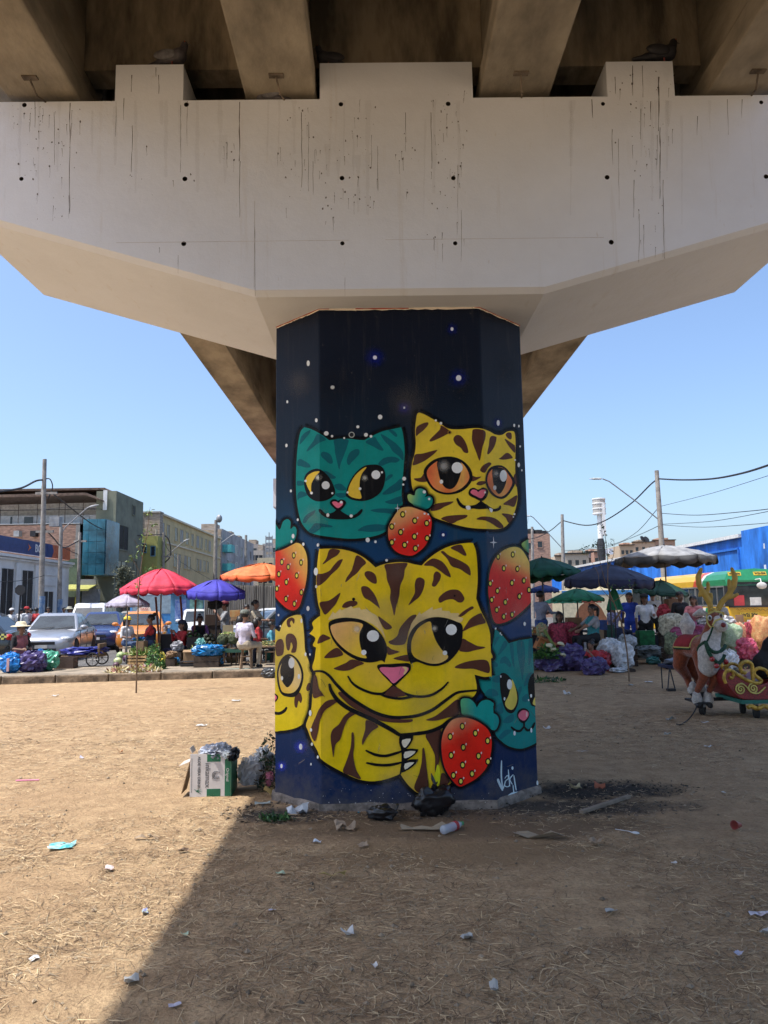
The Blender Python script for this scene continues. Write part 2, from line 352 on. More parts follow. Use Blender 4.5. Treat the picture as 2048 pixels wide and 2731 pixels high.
for (u0, u1, v0, v1, k) in [(40, 215, 285, 480, 46), (0, 120, 280, 330, 14), (90, 200, 440, 600, 14), (590, 625, 380, 430, 8), (740, 860, 275, 480, 30), (860, 1010, 270, 560, 40), (1040, 1110, 340, 440, 10), (1140, 1245, 240, 480, 44), (1080, 1240, 480, 640, 18), (1620, 1800, 190, 400, 34), (1680, 1780, 400, 700, 22), (760, 960, 480, 620, 12), (330, 520, 380, 560, 10)]:
 for i in range(k):
  u = random.uniform(u0, u1); v = random.uniform(v0, v1); r = random.choice([0.7, 0.9, 1.1, 1.4, 1.8, 2.6])
  spot(u, v, r)
  if random.random() < 0.35: streak(u, v, v + random.uniform(8, 40), 0.7)
tag(drips.build('dirt_drips', mat('brown_drips', (0.10, 0.07, 0.048), 0.9, var=0.4, scale=20, alpha=0.72), pier, recalc=False), kind='stuff')
jn = MB(); za, zb_ = W(900, 641, YF).z, W(900, 262, YF).z; xj = W(678, 700, YF).x
for x0, x1 in ((-2.1, -.2), (.1, 1.9)): jn.box(((x0 + x1) / 2, YF - .0006, za), (x1 - x0, .002, .003))
jn.box((xj, YF - .0006, 4.55), (.003, .002, .75)); tag(jn.build('pour_joint', mat('joint_shade', (.54, .54, .54), .9), pier), kind='stuff')
st_b = drips; drips = MB(); random.seed(13)
for i in range(34): u = random.uniform(-5, 2050); v0 = 268 if random.random() < .7 else random.uniform(280, 420); streak(u, v0, v0 + random.uniform(60, 330), random.uniform(4, 13))
tag(drips.build('rain_stains', mat('rain_stain', (.16, .13, .10), .9, var=.3, scale=9, alpha=.055), pier, recalc=False), kind='stuff')
# --------------------------------------------------------------- column
OCT = [(-0.47, 6.06), (0.90, 6.06), (1.33, 6.49), (1.33, 6.83), (0.90, 7.22), (-0.47, 7.22), (-0.89, 6.83), (-0.89, 6.46)]
def wear(n, l, tc, col, b):
 """pores, dust runs and rubbed spots of paint on rough concrete"""
 def nz(sc_, st, a, c_, det=6):
  mp = n.new('ShaderNodeMapping'); mp.inputs['Scale'].default_value = st; l.new(tc.outputs['Object'], mp.inputs[0]); t = n.new('ShaderNodeTexNoise'); t.inputs['Scale'].default_value = sc_; t.inputs['Detail'].default_value = det; t.inputs['Roughness'].default_value = 0.7; l.new(mp.outputs[0], t.inputs['Vector'])
  r = n.new('ShaderNodeMapRange'); r.inputs['From Min'].default_value = a; r.inputs['From Max'].default_value = c_; l.new(t.outputs[0], r.inputs['Value']); return r
 for r, k, B in ((nz(55, (1, 1, 1), .60, .80), .45, (.02, .018, .016)), (nz(4, (6, 6, .5), .55, .85), .22, (.12, .105, .09)), (nz(22, (1, 1, 1), .66, .78), .30, (.30, .28, .25))):
  r.inputs['To Max'].default_value = k; x = n.new('ShaderNodeMix'); x.data_type = 'RGBA'; l.new(r.outputs[0], x.inputs['Factor']); l.new(col, x.inputs['A']); x.inputs['B'].default_value = (*B, 1); col = x.outputs['Result']
 l.new(col, b.inputs['Base Color'])
def column_paint():
 m = bpy.data.materials.new('night_blue_wall_paint'); m.use_nodes = True; n = m.node_tree.nodes; l = m.node_tree.links; b = n['Principled BSDF']
 tc = n.new('ShaderNodeTexCoord'); sp = n.new('ShaderNodeSeparateXYZ'); l.new(tc.outputs['Object'], sp.inputs[0])
 nz = n.new('ShaderNodeTexNoise'); nz.inputs['Scale'].default_value = 2.2; nz.inputs['Detail'].default_value = 5; l.new(tc.outputs['Object'], nz.inputs['Vector'])
 ma = n.new('ShaderNodeMath'); ma.operation = 'MULTIPLY_ADD'; l.new(nz.outputs[0], ma.inputs[0]); ma.inputs[1].default_value = 0.7; l.new(sp.outputs['Z'], ma.inputs[2])
 mr = n.new('ShaderNodeMapRange'); mr.inputs['From Min'].default_value = 0.2; mr.inputs['From Max'].default_value = 4.4; l.new(ma.outputs[0], mr.inputs['Value'])
 cr = n.new('ShaderNodeValToRGB'); l.new(mr.outputs[0], cr.inputs[0])
 st = [(0.0, (0.006, 0.022, 0.075)), (0.12, (0.004, 0.022, 0.085)), (0.42, (0.003, 0.045, 0.15)), (0.58, (0.004, 0.048, 0.11)), (0.70, (0.004, 0.017, 0.035)), (0.85, (0.004, 0.009, 0.022)), (1.0, (0.004, 0.008, 0.022))]
 e = cr.color_ramp.elements
 e[0].position, e[0].color = st[0][0], (*st[0][1], 1); e[1].position, e[1].color = st[-1][0], (*st[-1][1], 1)
 for p, c in st[1:-1]:
  q = e.new(p); q.color = (*c, 1)
 # dust rubbed on near the foot
 n3 = n.new('ShaderNodeTexNoise'); n3.inputs['Scale'].default_value = 9; n3.inputs['Detail'].default_value = 8; n3.inputs['Roughness'].default_value = 0.7; l.new(tc.outputs['Object'], n3.inputs['Vector'])
 m2 = n.new('ShaderNodeMath'); m2.operation = 'MULTIPLY_ADD'; l.new(n3.outputs[0], m2.inputs[0]); m2.inputs[1].default_value = -0.75; l.new(sp.outputs['Z'], m2.inputs[2])
 r2 = n.new('ShaderNodeMapRange'); r2.inputs['From Min'].default_value = -0.10; r2.inputs['From Max'].default_value = -0.36; r2.inputs['To Max'].default_value = 0.6; l.new(m2.outputs[0], r2.inputs['Value'])
 mx = n.new('ShaderNodeMix'); mx.data_type = 'RGBA'; l.new(r2.outputs[0], mx.inputs['Factor']); l.new(cr.outputs[0], mx.inputs['A']); mx.inputs['B'].default_value = (0.10, 0.093, 0.088, 1)
 wear(n, l, tc, mx.outputs['Result'], b); b.inputs['Roughness'].default_value = 0.5; b.inputs['Specular IOR Level'].default_value = 0.16
 n4 = n.new('ShaderNodeTexNoise'); n4.inputs['Scale'].default_value = 120; n4.inputs['Detail'].default_value = 4; l.new(tc.outputs['Object'], n4.inputs['Vector'])
 bm = n.new('ShaderNodeBump'); bm.inputs['Strength'].default_value = 0.4; bm.inputs['Distance'].default_value = 0.006; l.new(n4.outputs[0], bm.inputs['Height']); l.new(bm.outputs[0], b.inputs['Normal'])
 return m
b = MB(); b.prism(OCT, 0.0, 4.1185, 'Z'); b.build('column', column_paint(), pier, bevel=0.012)
b = MB(); k = len(OCT); cx, cy = 0.22, 6.64; rows = []
random.seed(5)
fo = []
for (x, y), (x2, y2) in zip(OCT, OCT[1:] + OCT[:1]):
 for i in range(7): t = i / 7; fo.append((x + (x2 - x) * t, y + (y2 - y) * t))
for z, s in ((-0.05, 1.03), (0.05, 1.022), (0.06, 1.0)):
 rows += [(cx + (x - cx) * s * (1 + random.uniform(-0.004, 0.004)), cy + (y - cy) * s * (1 + random.uniform(-0.004, 0.004)), z + (random.uniform(-0.018, 0.012) if z > 0 else 0)) for x, y in fo]
K = len(fo)
b.add(rows, [(o * K + i, o * K + (i + 1) % K, (o + 1) * K + (i + 1) % K, (o + 1) * K + i) for o in (0, 1) for i in range(K)])
b.build('footing', mat('grey_footing', (0.24, 0.20, 0.165), 0.95, var=0.3, scale=12, bump=0.6), pier)
# the next pier of the row, far behind this one
p2 = thing('bridge_pier', 'second pier farther along, only the white end of its cap shows', 'bridge pier', (0, 18.6, 0))
build_cap(p2, False); b = MB(); b.prism(OCT, 0.0, 4.101, 'Z'); b.build('column', mat('grey_column', (0.3, 0.28, 0.25)), p2)
# ================================================================== the mural
SL = math.hypot(0.42, 0.40); SF = 1.37; SR = math.hypot(0.43, 0.43)
NL, NR = (-0.40 / SL, -0.42 / SL), (0.7071, -0.7071)
CREASE = [(-SL, (-0.89, 6.46), (-1, 0), NL), (0.0, (-0.47, 6.06), NL, (0, -1)), (SF, (0.90, 6.06), (0, -1), NR), (SF + SR, (1.33, 6.49), NR, (1, 0))]
def surf(s, z, off):
 """a point on the column's skin, s metres round from its front left arris"""
 for q, p, n1, n2 in CREASE:
  if abs(s - q) < 2e-5:
   k = off / (1 + n1[0] * n2[0] + n1[1] * n2[1]); return (p[0] + (n1[0] + n2[0]) * k, p[1] + (n1[1] + n2[1]) * k, z)
 if s < -SL: return (-0.89 - off, 6.46 + (-SL - s), z)
 if s < 0: t = -s / SL; return (-0.47 - 0.42 * t + off * NL[0], 6.06 + 0.40 * t + off * NL[1], z)
 if s <= SF: return (-0.47 + s, 6.06 - off, z)
 if s <= SF + SR: t = (s - SF) / SR; return (0.90 + 0.43 * t + off * 0.707, 6.06 + 0.43 * t - off * 0.707, z)
 return (1.33 + off, 6.49 + (s - SF - SR), z)
def PS(u, v):
 """the spot of the wall that the photograph shows at u, v"""
 d = ray(u, v); o = Vector((0, 0, EYE)); p = o + d * (6.06 / d.y)
 if -0.47 <= p.x <= 0.90: return (p.x + 0.47, p.z)
 if p.x < -0.47: n = Vector((-0.40, -0.42, 0)).normalized(); a = Vector((-0.47, 6.06, 0)); sg = -1; ax = Vector((-0.42, 0.40, 0)).normalized(); s0 = 0
 else: n = Vector((0.707, -0.707, 0)); a = Vector((0.90, 6.06, 0)); sg = 1; ax = Vector((0.707, 0.707, 0)); s0 = SF
 p = o + d * ((a - o).dot(n) / d.dot(n)); return (s0 + sg * (p - a).dot(ax), p.z)
GAIN = 2.3
def pc(r, g, b):
 c = srgb(r, g, b); k = min(GAIN, 0.86 / max(c)); return tuple(x * k for x in c)
def paint_mat():
 m = bpy.data.materials.new('mural_paint'); m.use_nodes = True; n = m.node_tree.nodes; l = m.node_tree.links; b = n['Principled BSDF']
 at = n.new('ShaderNodeAttribute'); at.attribute_name = 'paint'; tc = n.new('ShaderNodeTexCoord')
 nz = n.new('ShaderNodeTexNoise'); nz.inputs['Scale'].default_value = 5.0; nz.inputs['Detail'].default_value = 8; nz.inputs['Roughness'].default_value = 0.7; l.new(tc.outputs['Object'], nz.inputs['Vector'])
 mr = n.new('ShaderNodeMapRange'); mr.inputs['From Min'].default_value = 0.3; mr.inputs['From Max'].default_value = 0.7; mr.inputs['To Min'].default_value = 0.84; mr.inputs['To Max'].default_value = 1.10; l.new(nz.outputs[0], mr.inputs['Value'])
 vm = n.new('ShaderNodeVectorMath'); vm.operation = 'SCALE'; l.new(at.outputs['Color'], vm.inputs[0]); l.new(mr.outputs[0], vm.inputs['Scale'])
 wear(n, l, tc, vm.outputs[0], b); l.new(at.outputs['Alpha'], b.inputs['Alpha']); b.inputs['Roughness'].default_value = 0.55; b.inputs['Specular IOR Level'].default_value = 0.12
 n4 = n.new('ShaderNodeTexNoise'); n4.inputs['Scale'].default_value = 120; n4.inputs['Detail'].default_value = 4; l.new(tc.outputs['Object'], n4.inputs['Vector'])
 bm = n.new('ShaderNodeBump'); bm.inputs['Strength'].default_value = 0.4; bm.inputs['Distance'].default_value = 0.006; l.new(n4.outputs[0], bm.inputs['Height']); l.new(bm.outputs[0], b.inputs['Normal'])
 return m
PM = paint_mat()
def zone(x0, y0, sc): return lambda x, y: (x0 + x / sc, y0 + y / sc)
ZA, ZB, ZC, ZD, ZE, ZF = zone(780, 1060, 2.6758), zone(820, 1430, 3.2529), zone(720, 1780, 2.7197), zone(720, 1360, 3.4556), zone(1200, 1400, 2.912), zone(700, 780, 2.212)
class Fig:
 def __init__(s, z, base=0.0006): s.z = z; s.off = base; s.v = []; s.f = []; s.c = []
 def put(s, sz, col, grid=0):
  """lays one flat patch of paint; col is a colour or a function of (s, z)"""
  s.off += 0.00011; n = len(sz)
  vs = [Vector(p) for p in sz]; es = [(i, (i + 1) % n) for i in range(n)]
  zs = [p[1] for p in sz]; ss = [p[0] for p in sz]
  for q in (-SL, 0.0, SF, SF + SR):
   if min(ss) < q < max(ss): vs += [Vector((q, min(zs) - 0.01)), Vector((q, max(zs) + 0.01))]; es.append((len(vs) - 2, len(vs) - 1))
  if grid:
   a = min(ss)
   while a < max(ss):
    c = min(zs)
    while c < max(zs): vs.append(Vector((a, c))); c += grid
    a += grid
  ov, oe, of, *_ = geometry.delaunay_2d_cdt(vs, es, [list(range(n))], 1, 1e-6)
  o = len(s.v)
  for p in ov:
   s.v.append(surf(p.x, p.y, s.off)); c = col(p.x, p.y) if callable(col) else col
   s.c.append((*c[:3], c[3] if len(c) > 3 else 1.0))
  s.f += [tuple(i + o for i in f) for f in of]
 def pts(s, P, z=None): return [(z or s.z)(*p) for p in P]
 def fill(s, P, col, out=0, ocol=(0.006, 0.006, 0.007), sm=4, grid=0, raw=False):
  q = P if raw else s.pts(P); q = catmull(q, sm) if sm else q
  q2 = [q[0]]
  for p in q[1:]:
   if abs(p[0] - q2[-1][0]) + abs(p[1] - q2[-1][1]) > 0.3: q2.append(p)
  q = q2
  if out:
   A = sum(a[0] * b[1] - b[0] * a[1] for a, b in zip(q, q[1:] + q[:1])); sg = 1 if A > 0 else -1; k = len(q); r = []
   for i in range(k):
    t = Vector(q[(i + 1) % k]) - Vector(q[i - 1]); t = t.normalized() if t.length > 1e-6 else Vector((1, 0)); r.append((q[i][0] + sg * t.y * out, q[i][1] - sg * t.x * out))
   s.off += 0.0001; o = len(s.v)                      # overspray fading away from the black contour
   for e, al in ((-0.5, .75), (2.5, .38), (7.0, 0.0)):
    for i in range(k):
     t = Vector(q[(i + 1) % k]) - Vector(q[i - 1]); t = t.normalized() if t.length > 1e-6 else Vector((1, 0)); s.v.append(surf(*PS(q[i][0] + sg * t.y * (out + e), q[i][1] - sg * t.x * (out + e)), s.off)); s.c.append((.004, .005, .007, al))
   s.f += [(o + a * k + i, o + a * k + (i + 1) % k, o + (a + 1) * k + (i + 1) % k, o + (a + 1) * k + i) for a in (0, 1) for i in range(k)]
   s.put([PS(*p) for p in r], ocol)
  s.put([PS(*p) for p in q], col, grid)
 def line(s, P, w, col=(0.006, 0.006, 0.007), t0=0.6, t1=0.6, raw=False):
  q = catmull(P if raw else s.pts(P), 4, False); k = len(q); L = []; Rr = []
  for i in range(k):
   t = Vector(q[min(i + 1, k - 1)]) - Vector(q[max(i - 1, 0)]); t = t.normalized() if t.length > 1e-6 else Vector((1, 0)); e = i / (k - 1)
   ww = 1.15 * w * (t0 + (1 - t0) * min(1, e * 4)) * (t1 + (1 - t1) * min(1, (1 - e) * 4)) / 2
   L.append((q[i][0] + t.y * ww, q[i][1] - t.x * ww)); Rr.append((q[i][0] - t.y * ww, q[i][1] + t.x * ww))
  e0 = Vector(q[0]) - Vector(q[1]); e0 = e0.normalized() * w * t0 * 0.4; e1 = Vector(q[-1]) - Vector(q[-2]); e1 = e1.normalized() * w * t1 * 0.4
  s.put([PS(*p) for p in L + [(q[-1][0] + e1.x, q[-1][1] + e1.y)] + Rr[::-1] + [(q[0][0] + e0.x, q[0][1] + e0.y)]], col)
 def dot(s, x, y, rx, ry=None, col=None, n=14):
  cx, cy = s.z(x, y); k = s.z(1, 0)[0] - s.z(0, 0)[0]; ry = ry or rx
  s.put([PS(cx + rx * k * math.cos(2 * math.pi * i / n), cy + ry * k * math.sin(2 * math.pi * i / n)) for i in range(n)], col or WHITE)
 def glow(s, x, y, r, col, a=0.9):
  cx, cy = s.z(x, y); k = s.z(1, 0)[0] - s.z(0, 0)[0]; s.off += 0.00011; o = len(s.v); n = 18
  rings = [(0, a), (0.25, a * 0.85), (0.55, a * 0.35), (0.8, a * 0.1), (1, 0)]
  for q, al in rings:
   for i in range(n):
    s.v.append(surf(*PS(cx + q * r * k * math.cos(2 * math.pi * i / n), cy + q * r * k * math.sin(2 * math.pi * i / n)), s.off)); s.c.append((*col, al))
  for j in range(len(rings) - 1): s.f += [(o + j * n + i, o + j * n + (i + 1) % n, o + (j + 1) * n + (i + 1) % n, o + (j + 1) * n + i) for i in range(n)]
 def seed(s, x, y, rx=13, ry=17):
  s.dot(x, y, rx * 1.45, ry * 1.4, (0.012, 0.010, 0.008)); s.dot(x + 1, y, rx * 0.85, ry * 0.85, pc(165, 155, 60)); s.dot(x + rx * 1.6, y - ry * 1.2, rx * 0.35, ry * 0.45, pc(200, 190, 185))
 def grad(s, a, b, stops):
  A = Vector(PS(*s.z(*a))); B = Vector(PS(*s.z(*b))); d = B - A
  def f(x, y):
   t = (Vector((x, y)) - A).dot(d) / d.length_squared
   for (t0, c0), (t1, c1) in zip(stops, stops[1:]):
    if t <= t1: w = max(0, (t - t0) / (t1 - t0)); return tuple(p + (q - p) * w for p, q in zip(c0, c1))
   return stops[-1][1]
  return f
 def build(s, name, label):
  me = bpy.data.meshes.new(name); me.from_pydata(s.v, [], s.f); me.materials.append(PM)
  a = me.color_attributes.new('paint', 'FLOAT_COLOR', 'POINT'); a.data.foreach_set('color', [x for c in s.c for x in c]); me.update()
  bm = bmesh.new(); bm.from_mesh(me)
  for f in bm.faces:
   f.normal_update(); c = f.calc_center_median()
   if f.normal.dot(Vector((c.x - 0.2, c.y - 6.9, 0))) < 0: f.normal_flip()
  bm.to_mesh(me); bm.free()
  o = bpy.data.objects.new(name, me); C.objects.link(o); o.parent = pier; o['label'] = label; return o
WHITE = pc(190, 192, 188); BLACK = (0.006, 0.006, 0.007); BROWN = pc(60, 35, 26); PINK = pc(205, 100, 120)
TEAL, DTEAL = pc(8, 98, 92), pc(8, 66, 72)
# stars on the night sky
f = Fig(ZF, 0.0003)
for x, y, r in [(663, 384, 75), (1118, 216, 45), (1157, 505, 70), (836, 680, 55), (1388, 770, 40), (1066, 1430, 38)]: f.glow(x, y, r, pc(5, 20, 100), .6)
for x, y, a, b in [(270, 418, 9, 17), (413, 560, 12, 11), (663, 384, 12, 12), (1118, 216, 9, 11), (1157, 505, 16, 17), (836, 680, 6, 7), (147, 645, 6, 9), (318, 754, 8, 12), (142, 903, 7, 11), (168, 1171, 6, 9), (1066, 1430, 8, 9), (1389, 770, 9, 17)]: f.dot(x, y, a, b)
f.z = ZA
for x, y, a, b in [(241, 257, 17, 16), (282, 277, 9, 9), (369, 290, 7, 7), (524, 267, 14, 14), (560, 278, 10, 10), (466, 210, 11, 11), (625, 140, 16, 17), (797, 580, 14, 14), (790, 622, 8, 8), (537, 1018, 15, 16), (592, 1030, 9, 10), (1580, 200, 7, 12), (1613, 205, 6, 10), (1622, 350, 6, 8), (1612, 482, 9, 17), (1634, 520, 5, 8), (186, 1052, 8, 12), (80, 1047, 9, 12), (40, 873, 7, 10)]: f.dot(x, y, a, b)
f.dot(422, 267, 22, 22, pc(120, 125, 120)); f.dot(422, 267, 15, 15, pc(25, 28, 30))
f.z = ZG = zone(700, 1380, 2.212)
f.glow(228, 1352, 50, pc(40, 50, 140)); f.glow(115, 1466, 40, pc(40, 50, 140))
for x, y, a, b in [(620, 132, 12, 13), (666, 144, 7, 8), (732, 253, 8, 8), (271, 537, 9, 15), (97, 576, 5, 7), (228, 1352, 10, 18), (115, 1466, 7, 13), (289, 1455, 4, 7), (283, 808, 4, 7), (1543, 628, 7, 12), (1373, 655, 4, 6), (1618, 1565, 6, 14)]: f.dot(x, y, a, b)
random.seed(4)
for i in range(90):
 x, y = random.uniform(350, 1580), 1570 + 150 * random.random() ** 0.6; r = random.choice([0.9, 1.2, 1.6, 2.4]); f.dot(x, y, r, r, pc(170, 170, 165), 6)
f.z = lambda x, y: (x, y)
for x, y, r in [(1312, 1447, 17), (1060, 1356, 13)]:
 q = []
 for i in range(8): a = math.pi * i / 4; rr = r if i % 2 == 0 else r * 0.18; q.append((x + rr * 0.6 * math.sin(a), y - rr * math.cos(a)))
 f.fill(q, pc(190, 200, 205), sm=0)
tag(f.build('painted_stars', 'painted white stars with blue glow'), kind='stuff')
# torn white and red paint line under the cap
f = Fig(lambda x, y: (x, y), 0.0006); random.seed(8)
def toprun(z0, z1, rag, col, gaps=0.0):
 s = -SL
 while s < SF + SR:
  ln = random.uniform(0.10, 0.3)
  if random.random() >= gaps:
   e = min(s + ln, SF + SR); k = 5
   P = [(s + (e - s) * i / k, z1 + random.uniform(-rag, rag) * 0.4) for i in range(k + 1)] + [(e - (e - s) * i / k, z0 + random.uniform(-rag, rag)) for i in range(k + 1)]
   f.put(P, col)
  s += ln * 0.98
toprun(4.100, 4.1165, 0.005, pc(185, 178, 165)); toprun(4.108, 4.1155, 0.003, pc(120, 52, 36), 0.5)
f.build('painted_edge_line', 'uneven white and brick red line at the top of the column')
# ---- teal cat
f = Fig(ZA, 0.0010)
f.fill([(85, 213), (85, 213), (130, 225), (190, 255), (262, 305), (262, 305), (330, 298), (400, 295), (470, 303), (513, 305), (513, 305), (560, 280), (640, 243), (720, 225), (775, 213), (775, 213), (790, 270), (800, 380), (795, 470), (788, 560), (780, 650), (778, 710), (785, 770), (750, 830), (700, 925), (640, 970), (560, 995), (480, 1005), (400, 1008), (310, 1000), (200, 985), (130, 965), (90, 930), (60, 880), (40, 800), (28, 700), (25, 600), (28, 480), (35, 380), (45, 300), (60, 240)], TEAL, 6.5)
for P in [[(300, 300), (395, 300), (390, 350), (365, 420), (345, 470), (333, 515), (318, 460), (305, 400), (300, 350)], [(202, 405), (215, 388), (245, 392), (275, 415), (288, 455), (282, 472), (260, 470), (230, 445), (208, 425)], [(392, 475), (388, 445), (405, 400), (430, 378), (460, 368), (478, 378), (475, 405), (450, 435), (420, 465), (405, 483)],
          [(520, 318), (585, 283), (605, 310), (635, 350), (650, 378), (620, 375), (575, 350)], [(628, 262), (660, 275), (700, 300), (745, 335), (788, 390), (790, 450), (760, 420), (715, 385), (690, 345), (655, 310)], [(685, 235), (710, 232), (735, 250), (748, 270), (738, 282), (712, 262)], [(612, 475), (640, 440), (680, 425), (730, 425), (765, 445), (740, 465), (700, 465), (665, 478), (635, 488)],
          [(100, 385), (120, 350), (150, 310), (170, 270), (190, 262), (240, 300), (200, 320), (160, 345), (125, 375)], [(60, 290), (80, 260), (110, 240), (130, 232), (120, 260), (95, 290), (70, 320), (52, 335)], [(38, 450), (60, 440), (90, 455), (120, 475), (128, 498), (90, 500), (60, 490), (38, 485)], [(34, 598), (60, 595), (85, 610), (80, 625), (50, 630), (34, 625)], [(38, 690), (60, 670), (95, 680), (110, 695), (80, 710), (50, 720), (38, 735)],
          [(205, 530), (240, 525), (290, 555), (310, 570), (290, 582), (250, 570)], [(300, 625), (340, 615), (375, 640), (380, 660), (340, 665), (310, 650)], [(305, 690), (345, 682), (385, 690), (375, 712), (335, 715)], [(680, 560), (710, 548), (712, 565), (680, 590), (660, 598)], [(640, 690), (680, 650), (730, 615), (776, 580), (776, 650), (740, 670), (690, 690)], [(660, 745), (700, 730), (775, 705), (778, 755), (730, 762), (690, 760)],
          [(555, 805), (620, 793), (700, 795), (735, 800), (720, 830), (660, 825), (600, 820)], [(465, 948), (520, 915), (600, 905), (660, 910), (690, 905), (690, 925), (640, 950), (560, 960), (500, 955)], [(115, 955), (135, 930), (160, 900), (200, 900), (280, 915), (275, 928), (210, 925), (190, 945), (150, 970)], [(75, 890), (90, 850), (130, 820), (165, 805), (155, 830), (120, 860), (95, 895)]]: f.fill(P, DTEAL)
EYE_Y = pc(205, 172, 55)
f.fill([(88, 570), (110, 535), (150, 513), (190, 511), (240, 545), (280, 600), (305, 670), (290, 705), (240, 735), (180, 742), (130, 720), (100, 680), (85, 620)], BLACK)
f.fill([(98, 580), (120, 550), (160, 530), (195, 530), (170, 560), (140, 610), (135, 660), (140, 690), (115, 650), (100, 610)], EYE_Y)
f.glow(185, 572, 30, pc(190, 190, 175), 0.8)
for x, y, r in [(237, 627, 29), (96, 596, 9), (138, 682, 10), (284, 684, 8)]: f.dot(x, y, r)
f.fill([(380, 690), (400, 620), (440, 550), (500, 495), (560, 480), (620, 485), (655, 520), (662, 580), (640, 660), (590, 710), (520, 738), (440, 735), (395, 715)], BLACK)
f.fill([(395, 680), (410, 620), (450, 555), (500, 510), (528, 500), (495, 545), (480, 600), (480, 660), (492, 718), (450, 720), (410, 705)], EYE_Y)
f.glow(515, 575, 30, pc(190, 190, 175), 0.5)
for x, y, r in [(595, 552, 32), (638, 535, 8), (482, 652, 10), (393, 678, 8)]: f.dot(x, y, r)
f.fill([(268, 745), (285, 728), (310, 728), (325, 738), (345, 728), (372, 735), (382, 755), (365, 785), (330, 812), (295, 790), (272, 765)], BLACK); f.fill([(283, 752), (295, 742), (315, 745), (328, 753), (345, 742), (360, 750), (355, 770), (325, 790), (300, 775)], PINK); f.dot(348, 748, 10)
f.fill([(190, 798), (205, 800), (240, 830), (290, 820), (325, 795), (360, 820), (410, 845), (455, 830), (490, 798), (500, 805), (485, 835), (440, 862), (380, 870), (310, 870), (250, 862), (210, 840), (192, 815)], BLACK); f.dot(252, 840, 11, 14); f.dot(419, 846, 12, 11)
f.build('painted_cat', 'painted teal cat with dark stripes and sidelong eyes')
# ---- yellow cat with orange eyes
f = Fig(ZA, 0.0010)
f.fill([(905, 108), (905, 108), (935, 118), (985, 145), (1060, 190), (1110, 222), (1190, 228), (1290, 220), (1345, 222), (1400, 240), (1440, 262), (1475, 270), (1475, 270), (1500, 265), (1530, 245), (1565, 240), (1583, 250), (1590, 300), (1590, 380), (1588, 480), (1590, 560), (1600, 640), (1605, 720), (1590, 800), (1560, 870), (1520, 920), (1470, 938), (1380, 938), (1280, 932), (1190, 915), (1090, 885), (1000, 850), (950, 800), (900, 720), (860, 660), (848, 600), (845, 540), (855, 460), (872, 400), (880, 330), (875, 230), (882, 160), (890, 118)], pc(218, 190, 52), 6.5)
for P in [[(884, 215), (930, 185), (965, 178), (968, 195), (940, 230), (900, 262), (882, 275)], [(978, 305), (1010, 270), (1050, 230), (1062, 200), (1112, 230), (1130, 245), (1090, 270), (1040, 295), (990, 315)], [(1148, 300), (1160, 275), (1185, 268), (1212, 285), (1240, 330), (1255, 385), (1245, 398), (1222, 390), (1200, 360), (1165, 335)], [(1282, 260), (1290, 228), (1345, 228), (1375, 245), (1375, 290), (1355, 360), (1340, 440), (1330, 445), (1310, 390), (1290, 340), (1280, 300)], [(1405, 295), (1420, 275), (1445, 278), (1455, 292), (1440, 350), (1405, 400), (1388, 400), (1400, 340)], [(1520, 265), (1535, 250), (1560, 255), (1563, 290), (1550, 300), (1530, 285)], [(1512, 295), (1540, 310), (1575, 335), (1586, 345), (1586, 395), (1555, 365), (1530, 330)], [(1472, 438), (1490, 425), (1520, 398), (1545, 400), (1570, 430), (1540, 440), (1500, 445)],
          [(875, 408), (930, 400), (1025, 375), (1028, 385), (990, 420), (930, 460), (860, 485), (864, 450)], [(865, 580), (915, 572), (935, 545), (945, 570), (960, 600), (900, 602)], [(1280, 560), (1310, 568), (1345, 565), (1330, 580), (1280, 600)], [(1338, 520), (1360, 485), (1400, 463), (1418, 475), (1395, 500), (1370, 538)], [(1312, 620), (1330, 600), (1370, 598), (1375, 615), (1340, 628)], [(985, 805), (1010, 765), (1060, 752), (1145, 742), (1130, 760), (1085, 780), (1050, 800), (1010, 810)], [(1060, 865), (1110, 845), (1240, 838), (1235, 860), (1180, 880), (1140, 900), (1090, 882)], [(1312, 870), (1350, 850), (1420, 855), (1470, 880), (1505, 925), (1470, 932), (1420, 900), (1370, 878)], [(1490, 830), (1530, 830), (1578, 845), (1565, 872), (1540, 895), (1520, 860)], [(1502, 760), (1560, 720), (1600, 698), (1597, 740), (1578, 780), (1540, 770)], [(1575, 570), (1588, 545), (1597, 600), (1598, 640), (1585, 610)]]: f.fill(P, BROWN)
f.fill([(935, 530), (955, 490), (1000, 450), (1070, 425), (1150, 425), (1220, 455), (1270, 510), (1285, 570), (1265, 620), (1210, 670), (1140, 692), (1070, 690), (1010, 665), (970, 620), (945, 570)], BLACK)
f.fill([(958, 545), (975, 500), (1035, 455), (1110, 440), (1190, 455), (1240, 505), (1262, 565), (1245, 610), (1195, 655), (1130, 678), (1070, 675), (1015, 650), (980, 605)], f.grad((980, 560), (1250, 600), [(0, pc(190, 95, 55)), (0.3, pc(215, 140, 75)), (0.5, pc(195, 95, 50)), (0.85, pc(210, 160, 80)), (1, pc(200, 120, 70))]), grid=0.03)
f.fill([(1035, 455), (1110, 440), (1195, 455), (1205, 520), (1185, 590), (1160, 635), (1125, 655), (1085, 640), (1055, 590), (1038, 520)], BLACK); f.glow(1080, 490, 55, pc(130, 128, 122), 0.7); f.dot(1175, 502, 40); f.dot(1062, 602, 13, 15)
f.fill([(1375, 610), (1380, 550), (1405, 505), (1450, 485), (1500, 490), (1545, 530), (1585, 600), (1570, 650), (1530, 705), (1490, 725), (1440, 710), (1400, 670)], BLACK)
